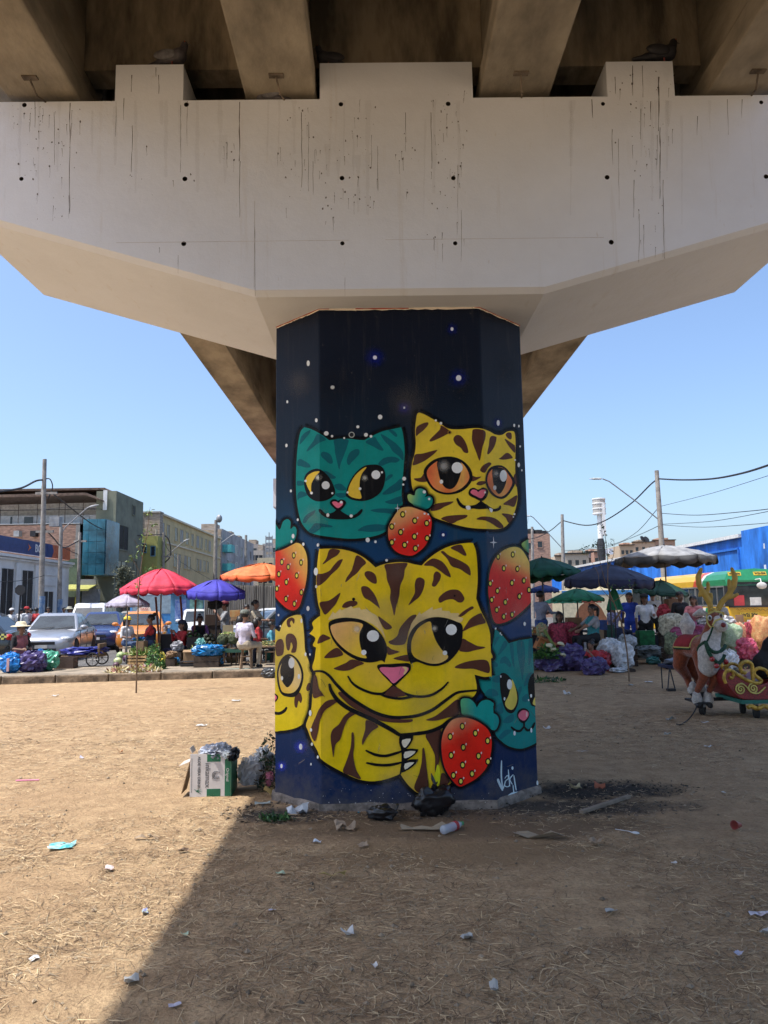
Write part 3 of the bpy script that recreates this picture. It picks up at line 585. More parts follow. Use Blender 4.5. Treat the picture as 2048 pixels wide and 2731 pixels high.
f.fill([(1388, 600), (1395, 550), (1420, 515), (1460, 500), (1500, 505), (1535, 545), (1565, 600), (1550, 650), (1520, 690), (1485, 708), (1445, 695), (1410, 655)], f.grad((1390, 600), (1560, 610), [(0, pc(180, 90, 55)), (0.6, pc(205, 150, 80)), (1, pc(180, 95, 60))]), grid=0.03)
f.fill([(1425, 510), (1470, 500), (1510, 515), (1525, 580), (1505, 650), (1470, 690), (1440, 650), (1425, 580)], BLACK); f.glow(1450, 545, 35, pc(130, 128, 122), 0.6); f.dot(1502, 560, 26, 42); f.dot(1440, 645, 12, 17)
f.fill([(1255, 685), (1265, 655), (1295, 645), (1325, 658), (1360, 642), (1390, 660), (1392, 690), (1370, 730), (1340, 740), (1300, 720), (1268, 705)], BLACK); f.fill([(1270, 675), (1285, 658), (1310, 662), (1325, 675), (1345, 660), (1375, 662), (1370, 695), (1345, 720), (1310, 705), (1280, 690)], PINK); f.dot(1372, 678, 5, 8)
f.line([(1175, 722), (1190, 755), (1215, 778), (1255, 785), (1310, 775), (1345, 745)], 7.5); f.line([(1340, 740), (1380, 775), (1430, 805), (1470, 795), (1480, 775)], 6.5); f.fill([(1255, 782), (1300, 772), (1345, 748), (1378, 772), (1400, 790), (1350, 798), (1300, 795)], BLACK); f.fill([(1238, 775), (1265, 775), (1270, 795), (1255, 803), (1240, 795)], WHITE); f.fill([(1400, 790), (1425, 797), (1420, 820), (1408, 815)], WHITE)
for x, y, r in [(1022, 165, 8), (1058, 185, 10), (1585, 447, 6), (1580, 833, 7), (1572, 853, 5)]: f.dot(x, y, r)
f.dot(1120, 250, 14, 14, pc(110, 80, 30)); f.dot(1120, 250, 8, 8, BLACK)
f.build('painted_cat', 'painted yellow cat with orange eyes and brown stripes')
# ---- strawberry between the upper cats
f = Fig(ZA, 0.0046)
f.fill([(820, 705), (835, 690), (870, 700), (880, 665), (905, 650), (940, 660), (955, 690), (945, 712), (975, 705), (998, 725), (995, 760), (970, 790), (920, 805), (880, 790), (860, 765), (830, 740)], f.grad((830, 720), (930, 745), [(0, pc(125, 145, 75)), (0.5, pc(55, 120, 95)), (1, TEAL)]), 5, grid=0.03)
f.fill([(790, 785), (840, 782), (900, 800), (960, 825), (990, 870), (990, 930), (975, 1000), (945, 1060), (890, 1110), (850, 1128), (800, 1125), (740, 1100), (700, 1050), (682, 980), (690, 910), (730, 840), (760, 800)], f.grad((770, 800), (860, 960), [(0, pc(205, 165, 90)), (0.35, pc(205, 140, 90)), (0.85, pc(172, 38, 26)), (1, pc(165, 26, 20))]), 5, grid=0.04)
for p in [(786, 835), (872, 880), (957, 898), (708, 922), (771, 962), (869, 993), (960, 1005), (708, 1035), (799, 1053), (876, 1078)]: f.seed(*p)
for x, y, r in [(940, 675, 12), (975, 725, 9), (942, 830, 8), (968, 835, 6)]: f.dot(x, y, r)
f.build('painted_strawberry', 'painted strawberry between the two upper cats')
# ---- left strawberry
f = Fig(ZD, 0.0010)
LG = f.grad((280, 330), (120, 560), [(0, pc(225, 185, 85)), (0.4, pc(220, 150, 75)), (0.8, pc(190, 52, 30)), (1, pc(180, 32, 22))])
f.fill([(15, 90), (50, 125), (90, 180), (120, 110), (160, 85), (190, 110), (190, 175), (220, 152), (245, 180), (235, 260), (200, 310), (120, 350), (50, 365), (0, 370), (-30, 300), (-30, 130)], TEAL, 5)
f.fill([(0, 390), (50, 385), (130, 360), (210, 320), (250, 303), (300, 330), (340, 420), (345, 550), (330, 680), (300, 800), (270, 890), (220, 925), (160, 910), (100, 860), (50, 800), (10, 740), (-20, 600)], LG, 5, grid=0.04)
for p in [(110, 480), (220, 420), (288, 485), (170, 525), (83, 592), (248, 605), (153, 665), (66, 725), (292, 760), (150, 820), (228, 865)]: f.seed(*p, 12, 22)
for x, y, a, b in [(217, 242, 13, 22), (202, 292, 9, 14), (312, 316, 10, 16), (447, 322, 9, 15)]: f.dot(x, y, a, b)
f.build('painted_strawberry', 'painted strawberry on the left chamfer of the column')
# ---- small spotted cat, cut by the left arris
f = Fig(ZD, 0.0010)
f.fill([(0, 1090), (50, 1100), (90, 1120), (110, 1060), (160, 1000), (230, 970), (283, 967), (283, 967), (300, 1010), (315, 1150), (325, 1300), (360, 1400), (388, 1520), (392, 1650), (382, 1780), (358, 1880), (320, 1955), (260, 2000), (180, 2025), (100, 2035), (30, 2030), (-30, 1900), (-30, 1300)], f.grad((330, 1300), (80, 1950), [(0, pc(220, 192, 80)), (0.6, pc(226, 196, 40)), (1, pc(230, 204, 20))]), 5, grid=0.08)
for P in [[(155, 1050), (160, 1010), (200, 990), (228, 1010), (220, 1050), (200, 1020), (185, 1045), (195, 1075), (170, 1080)], [(50, 1250), (70, 1200), (110, 1190), (130, 1240), (125, 1320), (100, 1345), (60, 1340)], [(145, 1180), (170, 1140), (220, 1150), (250, 1210), (245, 1290), (230, 1315), (195, 1310), (210, 1260), (195, 1220), (180, 1290), (155, 1280)], [(335, 1640), (355, 1595), (385, 1610), (386, 1700), (370, 1730), (360, 1700), (375, 1660), (345, 1670)], [(240, 1690), (280, 1685), (298, 1740), (285, 1780), (265, 1760), (250, 1820), (230, 1810), (225, 1750)]]: f.fill(P, BROWN)
f.fill([(65, 1500), (90, 1400), (140, 1340), (195, 1330), (260, 1380), (300, 1460), (310, 1550), (285, 1650), (240, 1715), (180, 1725), (110, 1700), (75, 1620)], BLACK); f.fill([(80, 1520), (100, 1430), (150, 1370), (200, 1350), (250, 1400), (285, 1480), (290, 1550), (265, 1630), (220, 1680), (160, 1690), (105, 1660)], f.grad((250, 1400), (150, 1680), [(0, pc(215, 190, 110)), (0.5, pc(225, 195, 130)), (1, pc(220, 180, 60))]), grid=0.05)
f.fill([(95, 1480), (120, 1390), (170, 1350), (205, 1380), (225, 1480), (215, 1570), (165, 1635), (120, 1590), (105, 1540)], BLACK); f.dot(200, 1410, 28, 50); f.dot(112, 1550, 11, 20); f.dot(268, 1535, 11, 24)
f.fill([(10, 1690), (40, 1688), (72, 1710), (75, 1740), (45, 1775), (10, 1780)], BLACK); f.fill([(10, 1705), (40, 1702), (60, 1715), (62, 1740), (42, 1760), (10, 1765)], PINK); f.line([(0, 1860), (40, 1870), (90, 1875), (135, 1850), (155, 1820)], 7)
for x, y, a, b in [(98, 1070, 6, 10), (292, 1020, 9, 22), (330, 1330, 9, 18)]: f.dot(x, y, a, b)
f.build('painted_cat', 'small painted yellow spotted cat on the left chamfer')
# ---- right strawberry
f = Fig(ZE, 0.0010)
f.fill([(555, 150), (590, 120), (620, 115), (660, 130), (660, 240), (600, 210), (575, 190)], f.grad((570, 160), (620, 180), [(0, pc(110, 135, 70)), (1, TEAL)]), 4, grid=0.03)
f.fill([(300, 440), (315, 340), (350, 260), (410, 200), (480, 172), (540, 180), (590, 240), (625, 330), (645, 480), (630, 590), (580, 650), (510, 710), (430, 755), (360, 765), (330, 720), (310, 620), (298, 530)], f.grad((470, 170), (440, 420), [(0, pc(190, 170, 85)), (0.35, pc(190, 150, 80)), (0.75, pc(160, 58, 42)), (1, pc(150, 34, 32))]), 4.5, pc(14, 30, 30), grid=0.04)
for p in [(372, 247), (486, 230), (416, 337), (521, 342), (310, 455), (478, 450), (571, 432), (365, 512), (610, 505), (320, 582), (535, 555), (425, 600), (358, 660), (478, 697), (412, 712)]: f.seed(*p, 11, 18)
f.build('painted_strawberry', 'painted strawberry on the right chamfer of the column')
# ---- teal cat cut by the right arris
f = Fig(ZE, 0.0010)
f.fill([(350, 808), (350, 808), (400, 850), (455, 920), (455, 920), (520, 900), (600, 887), (680, 890), (720, 1000), (740, 1400), (730, 1640), (670, 1690), (600, 1725), (540, 1738), (460, 1720), (400, 1680), (350, 1620), (330, 1500), (300, 1360), (240, 1270), (215, 1192), (215, 1192), (290, 1190), (310, 1100), (325, 1000), (332, 900)], pc(12, 94, 90), 5)
for P in [[(520, 905), (570, 905), (582, 1000), (575, 1100), (562, 1210), (545, 1120), (525, 1020)], [(462, 930), (490, 920), (495, 1020), (500, 1110), (480, 1060)], [(610, 900), (640, 895), (640, 1000), (610, 1090)], [(335, 960), (352, 880), (385, 870), (350, 930)], [(370, 1010), (420, 900), (445, 930), (400, 990)], [(385, 1075), (400, 1030), (440, 1025), (475, 1085), (460, 1105), (425, 1075)], [(325, 1050), (370, 1080), (360, 1105), (325, 1090)], [(330, 1195), (380, 1165), (390, 1220), (340, 1220)], [(270, 1320), (300, 1275), (350, 1280), (375, 1320), (320, 1335)], [(410, 1530), (440, 1490), (490, 1470), (490, 1520), (450, 1540)], [(350, 1420), (390, 1380), (410, 1400), (410, 1460), (370, 1460)], [(380, 1640), (430, 1590), (480, 1600), (430, 1640), (395, 1665)], [(530, 1270), (555, 1255), (550, 1300), (525, 1340)], [(560, 1340), (600, 1310), (600, 1370), (565, 1370)], [(570, 1250), (600, 1160), (640, 1150), (610, 1230)]]: f.fill(P, pc(14, 76, 80))
f.fill([(385, 1180), (400, 1150), (440, 1160), (490, 1220), (525, 1300), (530, 1370), (510, 1430), (480, 1462), (440, 1450), (410, 1390), (390, 1290)], BLACK); f.fill([(480, 1200), (505, 1260), (520, 1340), (508, 1400), (480, 1435), (440, 1420), (425, 1380), (450, 1330), (470, 1260)], pc(195, 175, 75)); f.dot(460, 1238, 20, 40); f.dot(421, 1350, 7, 13); f.dot(392, 1177, 5, 10)
f.fill([(603, 1260), (615, 1190), (645, 1150), (680, 1160), (700, 1300), (690, 1400), (650, 1410), (620, 1380)], BLACK); f.fill([(640, 1390), (655, 1340), (680, 1330), (680, 1400)], pc(190, 170, 80)); f.dot(627, 1327, 8, 14); f.dot(608, 1360, 5, 8)
f.fill([(518, 1480), (530, 1440), (570, 1422), (605, 1440), (615, 1480), (595, 1520), (570, 1540), (540, 1525)], BLACK); f.fill([(527, 1480), (545, 1448), (575, 1438), (605, 1455), (605, 1485), (575, 1518), (545, 1510)], pc(190, 95, 110)); f.dot(593, 1470, 7, 22, pc(205, 165, 160))
f.line([(472, 1568), (500, 1592), (540, 1600), (572, 1565)], 5.5); f.line([(572, 1565), (600, 1595), (635, 1575), (655, 1535)], 5.5); f.line([(572, 1530), (573, 1568)], 4); f.dot(498, 1617, 9, 19); f.dot(628, 1594, 8, 19)
for x, y, a, b in [(349, 806, 5, 8), (387, 842, 5, 9), (397, 853, 4, 6)]: f.dot(x, y, a, b)
f.build('painted_cat', 'painted teal cat on the right chamfer, cut by the edge')
# ---- the big tiger cat
f = Fig(ZB, 0.0040)
body = f.pts([(105, 112), (105, 112), (190, 108), (300, 115), (400, 140), (480, 180), (540, 225), (590, 272), (590, 272), (640, 250), (720, 232), (800, 225), (870, 230), (930, 245), (990, 255), (990, 255), (1040, 205), (1110, 150), (1200, 100), (1300, 70), (1400, 58), (1435, 60), (1435, 60), (1460, 130), (1472, 250), (1475, 400), (1462, 540), (1462, 540), (1500, 640), (1550, 740), (1580, 830), (1578, 900), (1555, 950), (1555, 950), (1600, 1035), (1590, 1060), (1535, 1050), (1535, 1050), (1570, 1110), (1590, 1215), (1590, 1215), (1530, 1220), (1448, 1200), (1448, 1200)]) + \
       f.pts([(1500, 155), (1470, 215), (1400, 240), (1380, 340), (1300, 380), (1250, 450), (1235, 600), (1260, 720), (1310, 820), (1310, 840), (1230, 890), (1150, 920), (1090, 920), (1020, 870), (970, 810), (945, 770), (945, 770), (900, 790), (820, 815), (740, 825), (660, 815), (590, 790), (500, 745), (420, 700), (370, 660), (345, 600), (310, 540), (275, 450), (265, 410), (300, 310), (310, 200), (320, 100), (335, 40), (335, 40)], ZC) + \
       f.pts([(45, 1140), (65, 1060), (78, 965), (78, 965), (50, 945), (72, 885), (20, 845), (20, 845), (55, 800), (45, 750), (100, 700), (130, 685), (130, 685), (100, 600), (85, 500), (78, 400), (85, 280), (95, 180)])
YEL = pc(226, 196, 22)
def yel(s_, z_):
 q = 0.5 + 0.5 * fbm(s_ * 2.2, z_ * 2.2, 9.0, 3) * 1.3; q = max(0, min(1, q)); a, c = pc(236, 204, 12), pc(226, 188, 62)
 return tuple(x + (y - x) * q * q for x, y in zip(a, c))
f.fill(body, yel, 7.5, grid=0.05, raw=True)
for P in [[(195, 114), (280, 122), (260, 165), (210, 195), (145, 240), (132, 238), (165, 190)], [(305, 200), (300, 220), (270, 275), (210, 330), (150, 395), (88, 430), (86, 335), (130, 325), (190, 300), (230, 250), (270, 210)], [(430, 165), (508, 225), (470, 270), (430, 320), (380, 360), (330, 400), (340, 360), (380, 300), (400, 240)], [(495, 335), (505, 308), (545, 305), (585, 330), (602, 380), (595, 412), (560, 405), (520, 375)], [(465, 465), (475, 435), (520, 438), (560, 475), (595, 530), (628, 625), (600, 605), (540, 560), (490, 530)], [(668, 250), (730, 238), (800, 232), (868, 236), (845, 290), (835, 360), (805, 430), (795, 520), (770, 610), (752, 690), (735, 620), (715, 540), (720, 465), (690, 380), (682, 310)],
          [(930, 420), (945, 370), (980, 358), (1015, 385), (1008, 450), (975, 520), (930, 560), (875, 600), (900, 550), (930, 490)], [(1090, 380), (1095, 330), (1120, 305), (1155, 330), (1150, 375), (1115, 430), (1090, 438), (1078, 420)], [(1008, 252), (1080, 195), (1150, 210), (1195, 250), (1225, 300), (1243, 355), (1200, 340), (1140, 295), (1080, 260)], [(1158, 140), (1180, 130), (1230, 170), (1330, 215), (1400, 265), (1415, 338), (1380, 325), (1320, 285), (1250, 260), (1210, 195)], [(1240, 100), (1325, 72), (1355, 110), (1378, 160), (1360, 170), (1300, 135)], [(1135, 550), (1150, 520), (1200, 480), (1260, 462), (1320, 475), (1360, 535), (1345, 570), (1310, 575), (1260, 548), (1200, 555), (1150, 578)],
          [(110, 575), (180, 560), (230, 530), (280, 492), (282, 510), (250, 580), (210, 630), (155, 680), (125, 640)], [(300, 615), (320, 580), (370, 560), (425, 565), (432, 590), (400, 610), (340, 622)], [(612, 695), (660, 725), (728, 780), (725, 802), (680, 810), (650, 780)], [(945, 685), (900, 690), (850, 735), (800, 800), (780, 860), (740, 895), (702, 915), (730, 940), (800, 945), (850, 925), (875, 830), (905, 760)], [(690, 955), (730, 980), (795, 1000), (780, 1012), (700, 1028)], [(745, 1062), (800, 1040), (875, 1030), (885, 1085), (820, 1080)], [(90, 930), (105, 880), (130, 852), (160, 860), (200, 885), (150, 910), (120, 925)], [(145, 1052), (180, 1010), (230, 975), (270, 972), (310, 1025), (250, 1050), (180, 1058)], [(228, 1150), (260, 1130), (330, 1100), (390, 1068), (490, 1100), (430, 1130), (370, 1160), (300, 1168)],
          [(1300, 705), (1340, 660), (1400, 620), (1430, 608), (1440, 625), (1400, 650), (1350, 690)], [(1345, 825), (1380, 760), (1420, 710), (1500, 668), (1522, 700), (1545, 750), (1480, 770), (1410, 795)], [(1310, 985), (1340, 890), (1400, 915), (1470, 950), (1535, 960), (1530, 972), (1450, 990), (1380, 1005)], [(1275, 1138), (1340, 1100), (1450, 1075), (1550, 1075), (1580, 1130), (1574, 1185), (1520, 1175), (1440, 1150), (1350, 1150)]]: f.fill(P, BROWN)
CREAM = pc(196, 172, 115)
f.fill([(180, 725), (200, 690), (222, 655), (240, 672), (285, 628), (295, 645), (380, 606), (395, 628), (450, 618), (465, 640), (510, 632), (560, 668), (600, 690), (640, 770), (680, 900), (640, 830), (560, 760), (450, 720), (330, 705), (240, 715)], CREAM, sm=2)
f.fill([(870, 880), (900, 760), (940, 705), (975, 655), (985, 678), (1085, 612), (1085, 640), (1165, 618), (1165, 645), (1230, 650), (1240, 668), (1315, 668), (1305, 695), (1350, 712), (1330, 745), (1300, 745), (1230, 715), (1130, 700), (1030, 715), (940, 770), (890, 850)], CREAM, sm=2)
f.fill([(182, 770), (200, 735), (280, 710), (370, 708), (470, 725), (560, 775), (640, 850), (685, 940), (690, 1010), (668, 1095), (668, 1095), (640, 1078), (590, 1090), (520, 1095), (420, 1070), (320, 1010), (240, 930), (195, 840)], BLACK)
f.fill([(200, 785), (240, 760), (320, 745), (400, 742), (480, 765), (455, 830), (450, 900), (470, 990), (515, 1055), (440, 1045), (350, 1000), (270, 930), (220, 860)], f.grad((230, 790), (440, 980), [(0, pc(200, 155, 95)), (0.5, pc(212, 168, 85)), (1, pc(222, 185, 55))]), grid=0.05)
f.glow(430, 805, 55, pc(215, 205, 180), 0.6); f.dot(568, 865, 53, 50); f.dot(489, 1008, 23)
f.fill([(862, 960), (880, 860), (930, 780), (1010, 725), (1100, 702), (1200, 710), (1290, 740), (1340, 770), (1345, 850), (1330, 950), (1290, 1020), (1220, 1090), (1130, 1125), (1040, 1120), (950, 1090), (895, 1110), (895, 1110), (870, 1040)], BLACK)
f.fill([(900, 980), (905, 900), (950, 810), (1010, 760), (1065, 742), (1080, 810), (1110, 900), (1160, 980), (1220, 1045), (1160, 1095), (1080, 1105), (1000, 1085), (930, 1050), (905, 1010)], f.grad((960, 830), (1130, 1080), [(0, pc(215, 175, 60)), (0.5, pc(218, 182, 45)), (1, pc(220, 185, 100))]), grid=0.05)
f.glow(1100, 800, 40, pc(180, 175, 160), 0.5); f.dot(1247, 810, 48); f.dot(1191, 1012, 20)
f.fill([(605, 1140), (620, 1112), (700, 1108), (800, 1102), (880, 1102), (897, 1140), (880, 1180), (800, 1260), (755, 1298), (720, 1270), (650, 1200)], BLACK); f.fill([(625, 1150), (650, 1135), (740, 1138), (820, 1130), (872, 1140), (865, 1175), (800, 1235), (745, 1275), (700, 1230), (645, 1180)], pc(208, 105, 130)); f.fill([(825, 1135), (862, 1137), (864, 1165), (840, 1200), (833, 1185), (845, 1160)], CREAM)
f.dot(400, 547, 14, 14, BLACK); f.dot(1275, 517, 20, 18, pc(55, 32, 26)); f.dot(1275, 517, 8, 8, BLACK)
for x, y, a, b in [(95, 78, 8, 14), (80, 307, 18, 34), (82, 437, 9, 14)]: f.dot(x, y, a, b)
f.z = ZC
for P in [[(380, 205), (318, 215), (324, 60), (345, 70), (360, 150), (398, 215)], [(500, 235), (430, 235), (380, 270), (340, 350), (300, 460), (328, 535), (350, 480), (370, 370), (400, 310), (450, 275)], [(600, 310), (540, 350), (500, 410), (455, 450), (440, 500), (450, 590), (460, 650), (475, 560), (510, 520), (535, 440), (570, 370), (620, 335)], [(700, 380), (785, 425), (740, 460), (700, 510), (672, 560), (668, 530), (690, 450)], [(592, 475), (608, 478), (612, 560), (605, 640), (625, 740), (660, 808), (590, 785), (530, 755), (550, 690), (580, 600), (590, 530)], [(495, 190), (520, 178), (600, 240), (720, 310), (850, 360), (960, 375), (1030, 375), (1020, 395), (920, 400), (800, 385), (700, 340), (600, 290), (540, 240)], [(1130, 380), (1200, 350), (1280, 290), (1365, 230), (1368, 340), (1300, 360), (1200, 385)], [(1130, 485), (1236, 445), (1232, 600), (1215, 760), (1195, 750), (1195, 640), (1160, 560)], [(1105, 590), (1120, 595), (1135, 720), (1150, 912), (1090, 912), (1045, 870), (1080, 770), (1100, 680)], [(1250, 760), (1303, 826), (1235, 880), (1230, 840)]]: f.fill(P, BROWN)
f.line([(565, 62), (600, 115), (660, 155), (740, 185), (810, 190), (850, 170), (895, 125)], 6); f.line([(895, 125), (950, 175), (1030, 205), (1110, 210), (1180, 195), (1250, 150), (1292, 105)], 6); f.fill([(825, 205), (895, 135), (985, 195), (940, 212), (880, 214)], pc(62, 36, 28)); f.line([(790, 190), (850, 212), (940, 225), (1010, 215), (1060, 206)], 6)
f.line([(330, 28), (380, 28), (430, 60), (480, 120), (560, 200), (660, 270), (760, 325), (870, 358), (980, 360), (1080, 345), (1180, 305), (1270, 240), (1350, 185), (1420, 172), (1500, 165)], 7.5); f.line([(432, 120), (445, 170), (490, 235), (560, 290), (640, 330), (760, 385), (880, 450), (950, 490), (1040, 485)], 10); f.line([(950, 485), (1050, 480), (1150, 465), (1240, 430), (1300, 385), (1380, 345)], 8.5)
f.line([(695, 600), (760, 630), (830, 640), (900, 625), (970, 600)], 6.5); f.line([(700, 690), (780, 705), (870, 705), (960, 685)], 6.5); f.line([(955, 480), (945, 540), (960, 600), (962, 680), (945, 770)], 6)
for B_, W_ in [([(942, 490), (1040, 488), (1015, 560), (985, 590), (960, 600), (942, 560)], [(958, 525), (1020, 515), (1005, 550), (980, 580), (962, 565)]), ([(960, 600), (985, 588), (1075, 592), (1050, 630), (1010, 660), (965, 680)], [(978, 610), (1055, 605), (1030, 635), (990, 655), (972, 652)]), ([(965, 680), (1075, 663), (1050, 702), (1010, 735), (948, 762)], [(978, 695), (1045, 685), (1015, 715), (978, 738)])]:
 f.fill(B_, BLACK, sm=2); f.fill(W_, pc(190, 182, 160), sm=2)
for x, y, a, b in [(300, 330, 10, 22), (306, 452, 8, 13), (312, 555, 8, 12), (355, 648, 7, 12)]: f.dot(x, y, a, b)
f.fill([(1195, 770), (1215, 700), (1235, 760), (1225, 850), (1190, 850), (1180, 800)], pc(150, 150, 20))
f.build('painted_cat', 'large painted yellow tiger cat with folded paws')
# ---- strawberry at the big cat's paw
f = Fig(ZC, 0.0125)
f.fill([(1385, 232), (1440, 225), (1480, 255), (1498, 290), (1498, 290), (1530, 245), (1580, 235), (1613, 260), (1600, 325), (1600, 325), (1640, 350), (1650, 400), (1620, 455), (1560, 410), (1480, 365), (1400, 345), (1385, 300)], f.grad((1390, 280), (1480, 290), [(0, pc(60, 120, 80)), (1, pc(12, 104, 98))]), 5, grid=0.04)
f.fill([(1320, 380), (1380, 362), (1450, 370), (1520, 400), (1580, 450), (1605, 520), (1600, 620), (1570, 720), (1510, 790), (1440, 835), (1370, 860), (1310, 800), (1265, 720), (1245, 620), (1245, 520), (1270, 440)], f.grad((1300, 390), (1440, 640), [(0, pc(205, 140, 95)), (0.25, pc(205, 90, 60)), (0.5, pc(185, 34, 18)), (1, pc(176, 26, 14))]), 5, grid=0.04)
for p in [(1393, 425), (1305, 500), (1487, 475), (1576, 530), (1400, 577), (1312, 635), (1510, 640), (1395, 705), (1578, 680), (1328, 780), (1463, 768), (1382, 822)]: f.seed(*p, 13, 19)
f.build('painted_strawberry', 'painted red strawberry held at the big cat\'s paw')
# ---- scuffs, smears and fading over the whole wall
f = Fig(lambda x, y: (x, y), 0.0165); random.seed(19)
for i in range(60):
 u, v = random.uniform(740, 1420), 900 + 1230 * random.random() ** .7
 if i % 3: f.glow(u, v, random.uniform(25, 90), random.choice([(.03, .026, .022), (.35, .32, .27), (.22, .19, .15)]), random.uniform(.08, .22))
for i in range(46):
 u, v = random.uniform(745, 1415), 1250 + 860 * random.random() ** .6; L = random.uniform(6, 30); a = random.gauss(1.57, .5); f.line([(u, v), (u + L * .5 * math.cos(a) + random.uniform(-2, 2), v + L * .5 * math.sin(a)), (u + L * math.cos(a), v + L * math.sin(a))], random.uniform(.5, 1.3), (*random.choice([(.45, .42, .38), (.05, .045, .04), (.28, .25, .21)]), random.uniform(.3, .7)), .2, .2)
tag(f.build('paint_wear', 'scuffs and dusty smears on the mural'), kind='stuff')
# ---- signature tag
f = Fig(ZE, 0.0006); TG = pc(165, 180, 184)
for P, w in [([(408, 2062), (378, 1995), (372, 1972)], 5.5), ([(410, 2055), (398, 1950), (400, 1830)], 3.5), ([(412, 2050), (432, 1985)], 2.5), ([(425, 1968), (445, 1945), (453, 1968), (430, 1990), (425, 2025), (452, 2032), (466, 2005)], 2.4), ([(452, 1900), (458, 1970), (464, 2030)], 2.6), ([(490, 1938), (464, 1975), (484, 2015)], 2.4), ([(495, 1945), (503, 2000), (513, 2060)], 2.8), ([(445, 2110), (480, 2085), (545, 2078), (548, 2105), (512, 2152)], 4.0), ([(488, 2020), (496, 2090)], 2.6)]: f.line(P, w, TG)
f.dot(484, 1888, 8, 14, TG)
f.build('painted_signature', 'grey spray-painted signature')
# ================================================================== lettering
def text_mesh(s, size, m, parent, M, name='lettering', depth=0.004, bold=0.0, align='CENTER'):
 cu = bpy.data.curves.new('t', 'FONT'); cu.body = s; cu.size = size; cu.extrude = depth; cu.offset = bold; cu.align_x = align; cu.align_y = 'CENTER'
 o = bpy.data.objects.new('t', cu); C.objects.link(o); me = evaluated(o); bpy.data.objects.remove(o); bpy.data.curves.remove(cu)
 me.materials.clear(); me.materials.append(m); me.name = name
 q = bpy.data.objects.new(name, me); C.objects.link(q); q.parent = parent; q.matrix_local = M; return q
def frame(loc, right, up):                       # a matrix for flat lettering: text runs along right, stands along up
 r = Vector(right).normalized(); u = Vector(up).normalized(); n = r.cross(u)
 M = Matrix((r, u, n)).transposed().to_4x4(); M.translation = Vector(loc); return M
# ================================================================== buildings
glass_d = mat('dark_window_glass', (0.025, 0.032, 0.04), 0.08, var=0.3, spec=0.6)
glass_b = mat('blue_mirror_glass', (0.03, 0.13, 0.18), 0.18, var=0.4, scale=0.8, spec=0.45)
metal_d = mat('dark_metal', (0.03, 0.03, 0.032), 0.55, 0.4)
grey_m = mat('grey_metal', (0.30, 0.30, 0.30), 0.5, 0.6)
brick_m = mat('far_brick', (0.42, 0.25, 0.175), 0.9, var=0.3, scale=3, stretch=(1, 1, 4))
gbrick = mat('grey_brick', (0.33, 0.27, 0.21), 0.9, var=0.3, scale=2.5, stretch=(0.6, 0.6, 4))
cream_t = mat('cream_trim', (0.66, 0.58, 0.42), 0.85)
white_w = mat('white_wall', (0.66, 0.66, 0.64), 0.85, var=0.1, scale=1.5)
def slot(parent, plane, a, z, w, h, frame_m=None, pane_m=None, bars=0, cross=True, name='window'):
 """a window (or door) set on a wall: plane = ('Y', y, side) or ('X', x, side); a = place along the wall"""
 ax, c, sd = plane; fr = frame_m or white_w; t = 0.05 if w < 1.5 else 0.07
 B = lambda mb, a_, z_, w_, h_, d0, d1: mb.box(((a_, c + sd * (d0 + d1) / 2, z_) if ax == 'Y' else (c + sd * (d0 + d1) / 2, a_, z_)), ((w_, abs(d1 - d0), h_) if ax == 'Y' else (abs(d1 - d0), w_, h_)))
 f = MB(); B(f, a, z + h / 2, w + 2 * t, t, 0.0, 0.05); B(f, a, z - h / 2, w + 2 * t, t * 1.3, 0.0, 0.08)
 for s in (-1, 1): B(f, a + s * (w / 2 + t / 2), z, t, h - t, 0.0, 0.045)
 if cross: B(f, a, z, 0.04, h - t, 0.012, 0.04)
 o = f.build(name, fr, parent)
 p = MB(); B(p, a, z, w - 0.004, h - t - 0.004, 0.0, 0.012); p.build('pane' if name == 'window' else 'door_leaf', pane_m or glass_d, o)
 if bars:
  g = MB()
  for i in range(bars):
   q = a - w / 2 + w * (i + 0.5) / bars; B(g, q, z, 0.02, h, 0.055, 0.075)
  for k in (-0.3, 0, 0.3): B(g, a, z + k * h, w, 0.02, 0.05, 0.07)
  g.build('grille', metal_d, o)
 return o
def rel(root, p): return (p[0] - root.location.x, p[1] - root.location.y, p[2] - root.location.z)
# ---- the bank
bk = thing('bank_building', 'white bank building with a long blue and orange sign band', 'building', (-19.5, 40, 0))
wb = mat('bank_wall', (0.72, 0.72, 0.70), 0.8, var=0.08, scale=1.0)
MB().box((-4, 0.2, 2.2), (8, 13.6, 4.4)).build('wall', wb, bk)
MB().box((0.09, 0.2, 4.47), (0.42, 13.8, 0.14)).box((0.05, 0.2, 4.32), (0.25, 13.7, 0.1)).build('cornice', wb, bk)
for y in (-4.4, -2.0, 0.22, 2.45, 5.9): MB().box((0.06, y, 2.1), (0.12, 0.55, 4.1)).build('pilaster', wb, bk)
sg = MB().box((0.12, -1.6, 5.05), (0.18, 11.0, 0.78)).build('sign', mat('sign_blue', (0.015, 0.04, 0.17), 0.45), bk)
MB().box((0.12, 5.25, 5.05), (0.181, 2.6, 0.78)).build('sign_end', mat('sign_orange', (0.55, 0.13, 0.045), 0.5), bk)
MB().prism([(3.3, 4.67), (3.95, 4.67), (4.15, 5.05), (3.95, 5.43), (3.3, 5.43)], 0.214, 0.222, 'X').build('sign_point', mat('sign_blue', (0.015, 0.04, 0.17)), bk)
wt = mat('sign_white', (0.75, 0.75, 0.75), 0.5)
text_mesh('BCP', 0.62, wt, sg, frame((0.222, 2.3, 5.05), (0, 1, 0), (0, 0, 1)), bold=0.012)
MB().prism([(0.9, 5.25), (1.28, 5.05), (0.9, 4.85), (1.06, 5.05)], 0.215, 0.225, 'X').build('sign_arrow', mat('sign_orange2', (0.7, 0.2, 0.06)), sg)
